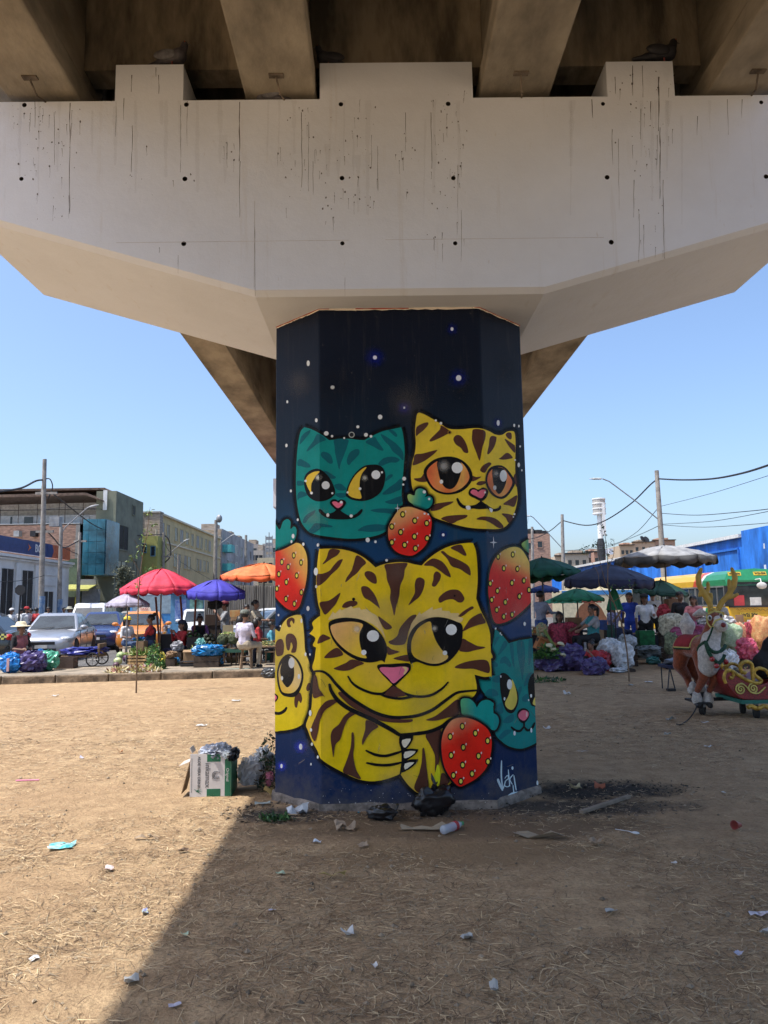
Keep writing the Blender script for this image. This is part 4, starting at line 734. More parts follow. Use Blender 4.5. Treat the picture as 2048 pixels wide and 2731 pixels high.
for y in (-3.2, -0.85, 1.4): slot(bk, ('X', 0.0, 1), y, 2.05, 1.25, 3.5, wb, mat('bank_dark', (0.06, 0.06, 0.065), 0.3), bars=9)
slot(bk, ('X', 0.0, 1), 4.1, 1.4, 1.3, 2.6, wb, metal_d, name='door')
for z in (3.2, 2.6): MB().box((0.03, 4.1, z + 0.6), (0.06, 1.8, 0.35)).build('panel', wb, bk)
# ---- the patchwork building with a roof terrace
Y2 = 50.0
def at2(u, v): return W(u, v, Y2)
tb = thing('terrace_building', 'patchwork brick building with a covered roof terrace and olive green side wall', 'building', (-22, Y2, 0))
def blk(root, name, u0, u1, v0, v1, Y, d, m, push=0.0):
 a = W(u0, v1, Y); b = W(u1, v0, Y); return MB().box(((a.x + b.x) / 2 - root.location.x, Y - root.location.y + d / 2 - push, (a.z + b.z) / 2 - root.location.z), (b.x - a.x, d, b.z - a.z)).build(name, m, root)
olive = mat('olive_wall', (0.18, 0.185, 0.13), 0.85, var=0.15, scale=1.2)
blk(tb, 'wall', -130, 214, 1399, 1660, Y2, 6, brick_m)
blk(tb, 'green_wall', 163, 214, 1490, 1660, Y2, 1, mat('green_shop_wall', (0.12, 0.16, 0.10), 0.85), 0.06)
blk(tb, 'concrete_post', 200, 214, 1399, 1489, Y2, 1, mat('grey_cement', (0.33, 0.30, 0.26), 0.9), 0.05)
blk(tb, 'parapet', -130, 214, 1396.5, 1400, Y2, 6.2, white_w, 0.1)
blk(tb, 'terrace_wall', -130, 246, 1366, 1397, Y2, 4.6, mat('terrace_wall', (0.60, 0.62, 0.62), 0.85), -1.4)
blk(tb, 'upper_wall', -130, 263, 1303, 1366, Y2, 3.4, mat('upper_white', (0.64, 0.64, 0.62), 0.85, var=0.15), -2.6)
sd = MB(); a = at2(263, 1300); x1 = a.x; zt = a.z
sd.box((x1 + 0.55 + 22, 2.9, (zt - 0.25) / 2), (1.35, 5.8, zt - 0.25)); sd.build('side_wall', olive, tb)
xs_ = x1 + 22 + 1.225
slot(tb, ('X', xs_, 1), 1.6, 6.5, 1.7, 1.7, olive, metal_d, bars=7); slot(tb, ('X', xs_, 1), 1.3, 4.4, 1.9, 0.95, olive, glass_d); slot(tb, ('X', xs_, 1), 4.2, 4.3, 0.6, 1.5, olive, glass_d); slot(tb, ('X', xs_, 1), 3.6, 8.7, 0.6, 0.7, olive, metal_d); slot(tb, ('X', xs_, 1), 2.4, 1.3, 2.2, 2.3, olive, metal_d, name='door')
b = MB(); a = W(-130, 1297, Y2 + 1); c = W(287, 1297, Y2 + 1); rb = mat('rust_roof', (0.115, 0.075, 0.055), 0.85, var=0.3)
b.prism([(a.x + 22, zt - 0.1), (c.x + 22, zt - 0.1), (c.x + 22.6, zt - 0.55), (c.x + 22.6, zt - 0.47), (c.x + 22, zt + 0.05), (a.x + 22, zt + 0.05)], 0.4, 6.4); b.build('roof', rb, tb)
b = MB(); a = at2(-130, 1335); c = at2(280, 1335); xz = a.z
b.prism([(a.x + 22, xz), (c.x + 21, xz + 0.1), (c.x + 22, xz - 0.25), (c.x + 22, xz - 0.18), (c.x + 21, xz + 0.28), (a.x + 22, xz + 0.18)], -0.9, 2.6); b.build('terrace_roof', rb, tb)
blk(tb, 'terrace_beam', -130, 258, 1357, 1364, Y2, 0.15, metal_d, 0.1)
for u in (-60, 0, 48, 98, 156, 172, 220): blk(tb, 'terrace_post', u, u + 3, 1334, 1398, Y2, 0.08, rb, 0.05)
for u, w in ((0, 6), (38, 25), (78, 16), (130, 20), (172, 22), (205, 12)): blk(tb, 'terrace_window', u, u + w, 1372, 1396, Y2, 0.06, glass_d if w in (6, 25) else mat('pale_panel', (0.55, 0.62, 0.66), 0.4), -1.35)
blk(tb, 'upper_window', 34, 50, 1314, 1324, Y2, 0.06, mat('grey_box', (0.25, 0.27, 0.29)), -2.5); blk(tb, 'upper_window', 130, 143, 1309, 1323, Y2, 0.06, mat('grey_box', (0.25, 0.27, 0.29)), -2.5)
blk(tb, 'white_door', 274, 286, 1307, 1360, Y2 - 0.16, 0.05, white_w)
gb = MB(); a = W(217, 1534, 47.6); c = W(281, 1383, 47.6)
for i, (p, q) in enumerate(((0.0, 0.26), (0.27, 0.62), (0.63, 1.0))):
 for j in range(5):
  z0 = a.z + (c.z - a.z) * j / 5; z1 = a.z + (c.z - a.z) * (j + 1) / 5 - 0.03
  MB().box((a.x + (c.x - a.x) * (p + q) / 2 + 22, -2.35, (z0 + z1) / 2), ((c.x - a.x) * (q - p), 0.06, z1 - z0)).build('glass_pane', glass_b, tb)
MB().box(((a.x + c.x) / 2 + 22, -1.1, (a.z + c.z) / 2), (c.x - a.x - 0.02, 2.4, c.z - a.z - 0.02)).build('glass_bay', mat('bay_frame', (0.10, 0.2, 0.24), 0.4), tb)
MB().box((c.x + 22.03, -1.1, (a.z + c.z) / 2), (0.05, 2.4, c.z - a.z - 0.1)).build('glass_side', glass_b, tb)
b = MB(); a = W(163, 1572, 48.5); c = W(238, 1592, 48.5); b.prism([(-1.7, a.z), (-0.2, a.z + 0.35), (-0.2, a.z + 0.3), (-1.7, a.z - 0.12)], a.x + 22, c.x + 22, 'X'); b.build('awning', mat('awning_olive', (0.36, 0.36, 0.10), 0.8), tb)
blk(tb, 'shop_interior_dark', 172, 200, 1592, 1650, Y2, 0.1, metal_d, 0.12); blk(tb, 'shop_side', 163, 172, 1560, 1650, Y2, 0.1, mat('yellow_shop', (0.38, 0.33, 0.05)), 0.13); blk(tb, 'shop_side', 200, 216, 1592, 1650, Y2, 0.1, mat('yellow_shop', (0.38, 0.33, 0.05)), 0.13)  # first panel: its dark colour stands in for the unlit shop interior
blk(tb, 'roller_shutter', 218, 262, 1545, 1570, Y2, 0.1, mat('shutter_grey', (0.25, 0.26, 0.28), 0.6, stretch=(1, 1, 12)), 0.4); blk(tb, 'metal_door', 222, 272, 1571, 1650, Y2, 0.1, mat('door_grey', (0.28, 0.30, 0.33), 0.6), 0.4)
for u in (44, 88): blk(tb, 'air_conditioner', u, u + 15, 1417, 1432, Y2, 0.5, mat('ac_grey', (0.4, 0.4, 0.38)) if u < 60 else metal_d, 0.45)
# ---- long yellow building, its blank brick gable, and the lime house in front
yb = thing('yellow_building', 'long mustard yellow building running back along the street', 'building', (-18.1, 61, 0))
ym = mat('mustard_wall', (0.56, 0.44, 0.23), 0.85, var=0.1, scale=0.8)
MB().box((-4, 12, 4.7), (8, 24, 9.4)).build('wall', ym, yb)
MB().box((0.06, 12, 9.42), (0.3, 24.2, 0.16)).build('cornice', cream_t, yb); MB().box((0.05, 12, 7.15), (0.14, 24.1, 0.12)).build('string_course', cream_t, yb)
for us, v0, uz in (((430, 446, 467, 482, 497, 511, 525, 535, 547, 557, 572), 0, 8.15), ((466, 478, 493, 503, 525, 533, 544, 553, 571), 1, 5.85)):
 for i, u in enumerate(us):
  y = 18.1 * 1973 / (1005 - u) - 61
  if 0.6 < y < 23.5: slot(yb, ('X', 0.0, 1), y, uz, 0.85 if i % 3 else 1.1, 1.25, ym, mat('street_glass', (.09, .095, .10), .15) if (i + v0) % 3 else mat('grey_curtain', (0.32, 0.33, 0.33)))
bg_ = thing('brick_gable', 'blank grey brick gable wall beside the yellow building', 'building', (-21, 60, 0))
a = W(322, 1369, 60); c = W(427, 1369, 60)
MB().box(((a.x + c.x) / 2 + 21, 0.45, a.z / 2), (c.x - a.x, 0.9, a.z)).build('wall', gbrick, bg_); MB().box(((a.x + c.x) / 2 + 21, 0.4, a.z + 0.06), (c.x - a.x + 0.1, 1.0, 0.12)).build('coping', mat('grey_cement', (0.33, 0.30, 0.26)), bg_)
for q in (0.06, 0.5): MB().box((a.x + (c.x - a.x) * q + 21, -0.04, a.z / 2), (0.3, 0.1, a.z - 0.1)).build('pillar', mat('grey_cement', (0.33, 0.30, 0.26)), bg_)
lh = thing('lime_house', 'narrow lime green house front below the brick gable', 'building', (-18.6, 57, 0))
lm = mat('lime_wall', (0.36, 0.355, 0.11), 0.85, var=0.08)
a = W(371, 1430, 57); c = W(421, 1430, 57); MB().box(((a.x + c.x) / 2 + 18.6, 1.2, a.z / 2), (c.x - a.x, 2.4, a.z)).build('wall', lm, lh)
for u, v, w, h in ((385, 1462, 0.28, 0.7), (408, 1470, 0.28, 0.75)): p = W(u, v, 57); slot(lh, ('Y', 0.0, -1), p.x + 18.6, p.z, w, h, mat('blue_frame', (0.1, 0.25, 0.35)), glass_d, cross=False)
# ---- grey flats beyond
gf = thing('grey_flats', 'grey block of flats with turquoise balconies at the end of the street', 'building', (-18.1, 86, 0))
gm = mat('grey_render', (0.32, 0.32, 0.325), 0.9, var=0.2, scale=0.6)
MB().box((-3.2, 11, 5.35), (6.4, 22, 10.7)).build('wall', gm, gf); MB().box((-3.2, -0.05, 5.3), (6.2, 0.1, 10.6)).build('gable', gbrick, gf)
tq = mat('turquoise', (0.07, 0.36, 0.38), 0.7)
for z in (8.8, 6.6, 4.4):
 for i, y in enumerate((3.6, 6.0, 9.0, 12.5, 16, 19.5)): slot(gf, ('X', 0.0, 1), y, z, 1.1, 1.3, gm if i % 2 else white_w, glass_d)
 bl = MB().box((0.55, 1.2, z - 0.75), (1.1, 2.0, 0.12)).box((1.06, 1.2, z - 0.32), (0.06, 2.0, 0.75)).box((0.55, 0.23, z - 0.32), (1.0, 0.06, 0.75)).build('balcony', tq if z > 6 else gm, gf)
for y in (3, 12, 18): MB().box((-2, y, 11.1), (1.8, 2, 0.8)).build('roof_hut', gbrick, gf)
# ---- a few far roofs left of the column
random.seed(21)
for i, (u0, u1, v, Y, col, nm) in enumerate([(668, 702, 1468, 118, (0.33, 0.30, 0.27), 'low grey far house with a flat roof hut'), (686, 730, 1488, 112, (0.50, 0.42, 0.28), 'pale yellow far house between the flats and the column'), (700, 760, 1450, 135, (0.36, 0.33, 0.30), 'tall grey far house half hidden by the column'), (640, 690, 1452, 140, (0.30, 0.27, 0.25), 'dark brown far house behind the grey flats')]):
 a = W(u0, v, Y); c = W(u1, v, Y); o = thing('far_house', nm, 'house', ((a.x + c.x) / 2, Y, 0)); m = mat('far_wall_%d' % i, col, 0.9)
 MB().box((0, 3, a.z / 2), (c.x - a.x, 6, a.z)).build('wall', m, o); MB().box((0.3, 3, a.z + 0.5), ((c.x - a.x) * 0.4, 3, 1.0)).build('roof_hut', gbrick, o)
 for k in range(3):
  for z in (a.z - 1.2, a.z - 3.4): slot(o, ('Y', 0, -1), (k - 1) * (c.x - a.x) * 0.3, z, 0.6, 0.9, m, glass_d, cross=False)
am = MB()
for k in (-0.5, 0, 0.5): p = W(716, 1500, 112); am.cyl((p.x + k, 112.5, p.z - 2), (p.x + k, 112.5, p.z + 4.6 - abs(k)), 0.07, n=6)
for k in range(4): am.box((p.x, 112.5, p.z + 1 + k * 0.9), (1.1, 0.06, 0.5))
one('antenna_mast', am, grey_m, 'thin phone antenna cluster standing on a far roof', 'antenna')
# ---- corrugated fence
fc = thing('corrugated_fence', 'grey corrugated sheet fence behind the vegetable stalls', 'fence', (-6, 31, 0))
fm = mat('weathered_sheet', (0.30, 0.275, 0.24), 0.75, 0.2, var=0.3, scale=1.5, stretch=(6, 6, 0.5))
xa = W(545, 1600, 31).x + 6; xb = W(745, 1600, 31).x + 6; ztop = W(650, 1562, 31).z; n = 5
for i in range(n):
 p = MB(); x0 = xa + (xb - xa) * i / n; x1_ = xa + (xb - xa) * (i + 1) / n - 0.01; k = 32; prof = []
 for j in range(k + 1): prof.append((x0 + (x1_ - x0) * j / k, (0, 0, -0.07, -0.07)[j % 4]))
 zt_ = ztop + random.uniform(-0.05, 0.06)
 p.add([(x, y, z) for z in (0.02, zt_) for x, y in prof], [(j, j + 1, j + k + 2, j + k + 1) for j in range(k)]); p.build('sheet', fm, fc, recalc=False)
MB().box(((xa + xb) / 2, 0.06, 0.5), (xb - xa, 0.06, 0.08)).box(((xa + xb) / 2, 0.06, 1.9), (xb - xa, 0.06, 0.08)).build('rail', metal_d, fc)
# ---- right side: the long blue wall
bw = thing('blue_market_hall', 'long bright blue wall of a market hall with a pale roof edge', 'building', (22.7, 40, 0))
blue = mat('bright_blue_wall', (0.022, 0.17, 0.60), 0.6, var=0.30, scale=1.1, stretch=(1, 1, .35))
blue2 = mat('bright_blue_trim', (0.018, 0.14, 0.52), 0.6)
MB().box((3, 30.7, 2.7), (6, 50, 5.4)).build('wall', blue, bw); MB().box((2.9, 2.0, 2.9), (6, 7.2, 5.8)).build('near_wall', blue, bw)
MB().box((2.2, 31.0, 5.52), (4.9, 50.6, 0.22)).build('roof_edge', mat('pale_roof', (0.62, 0.62, 0.60), 0.7), bw); MB().box((4, 20, 5.85), (3, 12, 0.45)).build('roof_light', mat('pale_roof', (0.62, 0.62, 0.60)), bw)
MB().box((-2.9, 55.9, 2.7), (6, 0.5, 5.4)).build('return_wall', mat('sky_blue_wall', (0.05, 0.28, 0.72), 0.6), bw)
for y0, y1 in ((6.2, 11.5), (12.2, 18.0), (18.8, 26), (27, 36)):
 f = MB(); f.box((-0.05, (y0 + y1) / 2, 4.75), (0.1, y1 - y0, 0.14)); f.box((-0.05, y0, 2.9), (0.1, 0.14, 3.6)); f.box((-0.05, y1, 2.9), (0.1, 0.14, 3.6)); f.build('panel_frame', blue2, bw)
for k in range(8): y = random.uniform(0.6, 3.6); MB().box((-0.104, y, random.uniform(3.2, 5.0)), (0.006, random.uniform(0.06, 0.25), random.uniform(0.1, 0.5))).build('peeled_patch', mat('peel', (0.55, 0.6, 0.66)), bw)
# far houses on the right
rb1 = thing('brick_tower_house', 'tall bare brick house with a cluttered roof, right of the column', 'building', (15.5, 78, 0))
a = W(1398, 1424, 78); c = W(1466, 1424, 78)
MB().box(((a.x + c.x) / 2 - 15.5, 4, a.z / 2), (c.x - a.x, 8, a.z)).build('wall', brick_m, rb1)
cl = MB(); random.seed(2)
for k in range(9): cl.box((a.x - 15.5 + (c.x - a.x) * random.random(), 0.5 + random.random() * 2, a.z + 0.25), (random.uniform(0.2, 0.9), 0.5, random.uniform(0.3, 0.7)), rz=random.random())
tag(cl.build('roof_clutter', metal_d, rb1), kind='stuff'); MB().box(((a.x + c.x) / 2 - 15.5, -0.03, a.z * 0.55), (c.x - a.x - 0.1, 0.05, 0.15)).build('floor_band', gbrick, rb1)
for u, v, w, h in ((1412, 1456, 0.5, 0.7), (1440, 1452, 0.5, 0.7)): p = W(u, v, 78); slot(rb1, ('Y', 0.0, -1), p.x - 15.5, p.z, w, h, brick_m, glass_d, cross=False)
for i, (u0, u1, v, Y, col, nm) in enumerate([(1506, 1570, 1478, 120, (0.42, 0.36, 0.28), 'beige far house with three dark windows, left of the antenna tower'), (1562, 1600, 1473, 128, (0.36, 0.34, 0.33), 'grey far house just left of the antenna tower'), (1584, 1615, 1473, 126, (0.38, 0.22, 0.16), 'small red brick far house behind the antenna tower'), (1652, 1690, 1455, 150, (0.40, 0.31, 0.22), 'tan far house under the satellite dishes, leftmost on the rise'), (1686, 1745, 1447, 155, (0.44, 0.34, 0.25), 'wide tan house on the rise behind the grey parasol'), (1740, 1800, 1442, 160, (0.30, 0.21, 0.16), 'dark brick house on the rise beside the tall pole'), (1480, 1510, 1484, 122, (0.48, 0.38, 0.27), 'small sand coloured far house nearest the column')]):
 a = W(u0, v, Y); c = W(u1, v, Y); o = thing('far_house', nm, 'house', ((a.x + c.x) / 2, Y, 0)); m = mat('far_wall_r%d' % i, col, 0.9)
 MB().box((0, 4, a.z / 2), (c.x - a.x, 8, a.z)).build('wall', m, o); MB().box((0.5, 3, a.z + 0.35), ((c.x - a.x) * 0.45, 3, 0.7)).build('roof_hut', brick_m if i % 2 else gbrick, o); MB().box((0, -0.1, a.z + 0.1), (c.x - a.x + 0.3, 0.4, 0.2)).build('eave', metal_d, o)
 for k in range(3): slot(o, ('Y', 0, -1), (k - 1) * (c.x - a.x) * 0.3, a.z - 1.4, 0.6, 0.9, m, glass_d, cross=False)
# ================================================================== poles, lamps, cables
pole_m = mat('concrete_pole', (0.30, 0.27, 0.235), 0.85, var=0.2, scale=4); wire_m = mat('black_cable', (0.018, 0.018, 0.02), 0.6)
def utility_pole(u, vt, vb, Y, r, label, lean=0.0, band=None, arms=()):
 t = W(u + lean, vt, Y); b_ = W(u, vb, Y); o = thing('utility_pole', label, 'pole', (b_.x, Y, 0))
 MB().tube([(0, 0, 0), (t.x - b_.x, 0, t.z)], [r * 1.25, r * 0.8], 12).build('shaft', pole_m, o)
 if band: MB().tube([(0, 0, 0.3), (0, 0, band)], [r * 1.28, r * 1.24], 12).build('blue_band', mat('blue_poster_paint', (0.06, 0.17, 0.36), 0.8, var=0.6, scale=5, col2=(0.4, 0.45, 0.5)), o)
 for z, w in arms: MB().box((0, 0, z), (w, 0.1, 0.12)).build('cross_arm', pole_m, o)
 return o
def lamp_arm(o, Y, P, Hd):
 pts = [rel(o, W(u, v, Y)) for u, v in P]; MB().tube(pts, 0.035, 8).build('lamp_arm', grey_m, o)
 a = Vector(rel(o, W(*Hd[0], Y))); b = Vector(rel(o, W(*Hd[1], Y)))
 MB().tube([a, a.lerp(b, 0.15), a.lerp(b, 0.6), b], [0.03, 0.11, 0.12, 0.03], 10, flat=0.5).build('lamp_head', mat('lamp_head', (0.5, 0.5, 0.48), 0.5), o)
p1_ = utility_pole(110, 1225, 1640, 38, 0.125, 'tall concrete pole with a blue painted foot in front of the bank', 9, 2.3, ((7.6, 1.1), (5.6, 0.9)))
tr = MB(); tr.box((0.55, 0, 6.1), (0.5, 0.4, 0.5)); tr.build('transformer_box', grey_m, p1_); MB().cyl((-0.25, 0, 7.6), (-0.1, 0, 9.4), 0.04).build('stay', grey_m, p1_)
o = utility_pole(158, 1405, 1640, 43, 0.12, 'concrete lamp post with a blue band, second pole from the left', 5, 2.2); lamp_arm(o, 43, [(165, 1420), (175, 1405), (230, 1357), (240, 1351)], [(236, 1353), (264, 1346)])
o = utility_pole(207, 1420, 1640, 47, 0.11, 'shorter concrete pole beside the blue glass bay', 6, 2.0, ((5.9, 0.8),))
o = utility_pole(572, 1387, 1620, 72, 0.2, 'concrete lamp post in front of the grey flats', 4); lamp_arm(o, 72, [(575, 1465), (590, 1448), (615, 1430)], [(613, 1431), (627, 1424)]); MB().ball((0.35, 0, 10.2), (0.3, 0.3, 0.4)).build('meter', grey_m, o)
utility_pole(655, 1427, 1620, 95, 0.2, 'far concrete pole nearest the column on the left', 1)
o = utility_pole(434, 1420, 1600, 58, 0.13, 'concrete pole with tangled cables by the lime house', 3, None, ((5.6, 1.4),)); lamp_arm(o, 58, [(436, 1492), (450, 1478), (490, 1444)], [(488, 1445), (505, 1437)])
utility_pole(417, 1412, 1600, 58.5, 0.1, 'thin pole left of the cable-tangled pole', 0)
utility_pole(476, 1480, 1600, 60, 0.13, 'short wooden post with three lamps over the red parasol', 0)
pr1 = utility_pole(1778, 1255, 1640, 42, 0.15, 'tallest concrete pole on the right carrying a long lamp arm', -27); lamp_arm(pr1, 42, [(1763, 1391), (1700, 1340), (1625, 1284), (1607, 1277)], [(1606, 1277), (1571, 1277)])
pr2 = utility_pole(1504, 1372, 1620, 62, 0.16, 'concrete lamp post between the column and the antenna tower', -5); lamp_arm(pr2, 62, [(1500, 1463), (1460, 1420), (1422, 1380), (1414, 1376)], [(1414, 1376), (1401, 1376)])
utility_pole(1420, 1405, 1600, 74, 0.16, 'far pole in front of the bare brick house', -1)
tw = thing('antenna_tower', 'white phone antenna tower with a ribbed drum on top', 'tower', (W(1605, 1500, 90).x, 90, 0))
MB().cyl((0, 0, 0), (0, 0, 12.2), 0.42, 0.3, 12).build('mast', white_w, tw)
zt_ = W(1605, 1330, 90).z
MB().lathe([(0.74, zt_ - 1.9), (0.76, zt_ - 1.85), (0.76, zt_)], n=18).build('drum', mat('drum_grey', (0.38, 0.36, 0.33), 0.7), tw)
for z in (0.06, 0.62, 1.25, 1.86): MB().lathe([(0.80, zt_ - z - 0.1), (0.82, zt_ - z), (0.80, zt_ - z + 0.08)], n=18).build('drum_ring', white_w, tw)
MB().box((0.3, -0.7, zt_ - 2.6), (0.35, 0.2, 4.0)).build('panel_antenna', white_w, tw); MB().box((0.9, 0, 7.6), (0.9, 0.6, 0.7)).box((1.1, 0, 5.6), (1.1, 0.6, 0.7)).build('equipment_box', white_w, tw); MB().lathe([(0.5, 5.5), (0.42, 6.5), (0.5, 8.5), (0.36, 9.2)], n=9).build('climbing_frame', metal_d, tw)
wn_ = 0
def cable(P, r, label):
 pts = [W(u, v, Y) for u, v, Y in P]; pts = [Vector(p) for p in catmull([tuple(p) for p in pts], 6, False)]
 one('cable', MB().tube([p - pts[0] for p in pts], r, 5), wire_m, label, 'cable', 'overhead cables', loc=pts[0])
for a in [([(118, 1280, 38), (95, 1283, 37.5), (55, 1302, 36), (-10, 1312, 34)], 0.05, 'thick black cable running left from the tall pole by the bank'), ([(118, 1278, 38), (133, 1278, 38), (140, 1300, 38), (128, 1330, 38)], 0.03, 'black cable looping at the head of the tall pole'), ([(143, 1318, 38.2), (180, 1348, 41), (250, 1400, 46), (300, 1418, 50), (372, 1428, 55), (434, 1425, 58)], 0.035, 'black cable from the tall pole to the tangled pole'), ([(120, 1412, 38), (140, 1432, 40), (160, 1455, 43), (175, 1460, 44), (210, 1442, 47)], 0.035, 'sagging cable between the three poles by the bank'), ([(160, 1455, 43), (185, 1468, 45), (207, 1478, 47)], 0.02, 'thin wire below the sagging cable'), ([(118, 1535, 38), (60, 1548, 36), (-10, 1552, 34)], 0.015, 'thin wire low across the bank front'), ([(112, 1360, 38), (200, 1352, 45), (300, 1362, 52)], 0.015, 'thin wire across the roof terrace'),
          ([(434, 1425, 58), (450, 1440, 58), (455, 1480, 58), (440, 1500, 58)], 0.05, 'bundle of cables hanging at the tangled pole'), ([(434, 1440, 58), (470, 1490, 60), (560, 1545, 70)], 0.02, 'wire from the tangled pole down to the flats'), ([(1755, 1277, 42), (1820, 1280, 38), (1900, 1277, 34), (1980, 1262, 30), (2060, 1237, 26)], 0.045, 'thick twisted cable sweeping to the upper right edge'), ([(1755, 1277, 42), (1735, 1292, 44), (1680, 1345, 50), (1610, 1390, 56), (1560, 1401, 59), (1500, 1388, 62)], 0.045, 'thick twisted cable between the two lamp posts on the right'), ([(1500, 1388, 62), (1465, 1417, 68), (1430, 1434, 72), (1395, 1440, 76)], 0.04, 'thick cable from the lamp post to behind the column'), ([(1763, 1350, 42), (1900, 1315, 36), (2060, 1265, 28)], 0.012, 'thin wire rising to the right above the parasols'), ([(1765, 1369, 42), (1860, 1374, 38), (2000, 1363, 31), (2060, 1356, 29)], 0.018, 'nearly level wire over the blue hall'), ([(1767, 1398, 42), (1900, 1390, 36), (2060, 1362, 29)], 0.014, 'wire fanning up from the tall right pole'), ([(1768, 1400, 42), (1880, 1406, 37), (2060, 1394, 30)], 0.014, 'lowest level wire over the blue hall'), ([(1755, 1355, 42), (1690, 1425, 55), (1620, 1455, 70), (1505, 1470, 90)], 0.02, 'thin wire falling left from the tall right pole'), ([(1757, 1402, 42), (1690, 1432, 55), (1600, 1463, 80), (1500, 1468, 100)], 0.02, 'lower thin wire falling left from the tall right pole')]: cable(*a)
st = thing('road_sign', 'octagonal road sign on a thin post seen from behind', 'sign', (W(49, 1640, 33).x, 33, 0))
z = W(53, 1574, 33).z; MB().cyl((0, 0, 0), (0.06, 0, z + 0.2), 0.04).build('post', metal_d, st); MB().prism([(0.06 + 0.24 * math.cos(R(22.5 + 45 * i)), z + 0.24 * math.sin(R(22.5 + 45 * i))) for i in range(8)], -0.08, -0.05).build('plate', metal_d, st)
for u, v, Y, nm in ((1712, 1439, 150, 'dark satellite dish on the roofs behind the grey parasol'), (1722, 1440, 150, 'second satellite dish right beside the first on the roofs'), (355, 1420, 58, 'dark dish lamp on the brick gable')):
 p = W(u, v, Y); s = Y / 150; d = thing('satellite_dish', nm, 'dish', p); MB().lathe([(0.02, 0), (0.4 * s, 0.08), (0.7 * s, 0.3)], n=12).build('bowl', metal_d, d).rotation_euler = (R(60), 0, 0.5); MB().cyl((0, 0, -0.9 * s), (0, 0, 0), 0.05).build('mount', metal_d, d)
# ================================================================== vehicles
car_glass = mat('car_glass', (0.03, 0.04, 0.045), 0.05, var=0.3, scale=2, spec=0.8); tyre_m = mat('tyre_rubber', (0.02, 0.02, 0.02), 0.85); rim_m = mat('wheel_rim', (0.42, 0.42, 0.43), 0.35, 0.8)
lamp_w = mat('headlamp', (0.62, 0.64, 0.66), 0.12, var=0.35, scale=14, spec=0.9); lamp_r = mat('tail_lamp', (0.45, 0.02, 0.02), 0.2); black_p = mat('black_plastic', (0.02, 0.02, 0.022), 0.55)
def wheel(parent, x, y, r, w=0.19):
 s = 1 if y > 0 else -1
 t = MB(); t.smooth = True; t.lathe([(r * 0.62, -w / 2), (r * 0.95, -w / 2), (r, -w * 0.3), (r, w * 0.3), (r * 0.95, w / 2), (r * 0.62, w / 2)], n=24)
 o = t.build('wheel', tyre_m, parent, (x, y, r)); o.rotation_euler.x = R(90)
 q = MB(); q.lathe([(0.03, w * 0.36), (r * 0.16, w * 0.40), (r * 0.2, w * 0.2), (r * 0.56, w * 0.22), (r * 0.66, w * 0.42)], n=20)
 for i in range(5): a = 2 * math.pi * i / 5; q.box((r * 0.36 * math.cos(a), r * 0.36 * math.sin(a), w * 0.33), (r * 0.5, r * 0.16, 0.03), rz=a)
 k = q.build('rim', rim_m, o); k.scale.z = -s
CARS = {
 'sedan': dict(L=4.4, st=[(2.2, .60, .28, .62), (2.12, .70, .20, .78), (1.85, .76, .18, .85), (1.35, .84, .17, .86), (0.95, .92, .17, .87), (0.2, .95, .17, .87), (-0.8, .97, .17, .87), (-1.5, .99, .18, .86), (-1.95, .99, .2, .83), (-2.15, .92, .26, .76), (-2.2, .70, .32, .70)], gh=(1.0, 0.28, -0.72, -1.55, .93, 1.45, .80, .60), wx=(1.38, -1.32), r=.31),
 'hatch': dict(L=3.7, st=[(1.85, .62, .28, .60), (1.78, .74, .20, .74), (1.5, .83, .18, .80), (1.1, .90, .17, .81), (0.8, .96, .17, .82), (0.0, .98, .17, .82), (-1.0, 1.0, .18, .82), (-1.65, 1.0, .2, .80), (-1.82, .95, .26, .76), (-1.85, .70, .32, .72)], gh=(0.85, 0.25, -1.15, -1.72, .95, 1.50, .76, .60), wx=(1.15, -1.15), r=.29),
 'van': dict(L=4.6, st=[(2.3, .70, .30, .70), (2.22, .85, .24, .80), (1.9, 1.0, .22, .84), (1.5, 1.10, .2, .85), (0, 1.15, .2, .85), (-1.6, 1.15, .2, .85), (-2.2, 1.12, .24, .84), (-2.3, .9, .3, .80)], gh=(1.75, 1.05, -2.05, -2.25, 1.08, 1.88, .82, .72), wx=(1.5, -1.4), r=.31)}
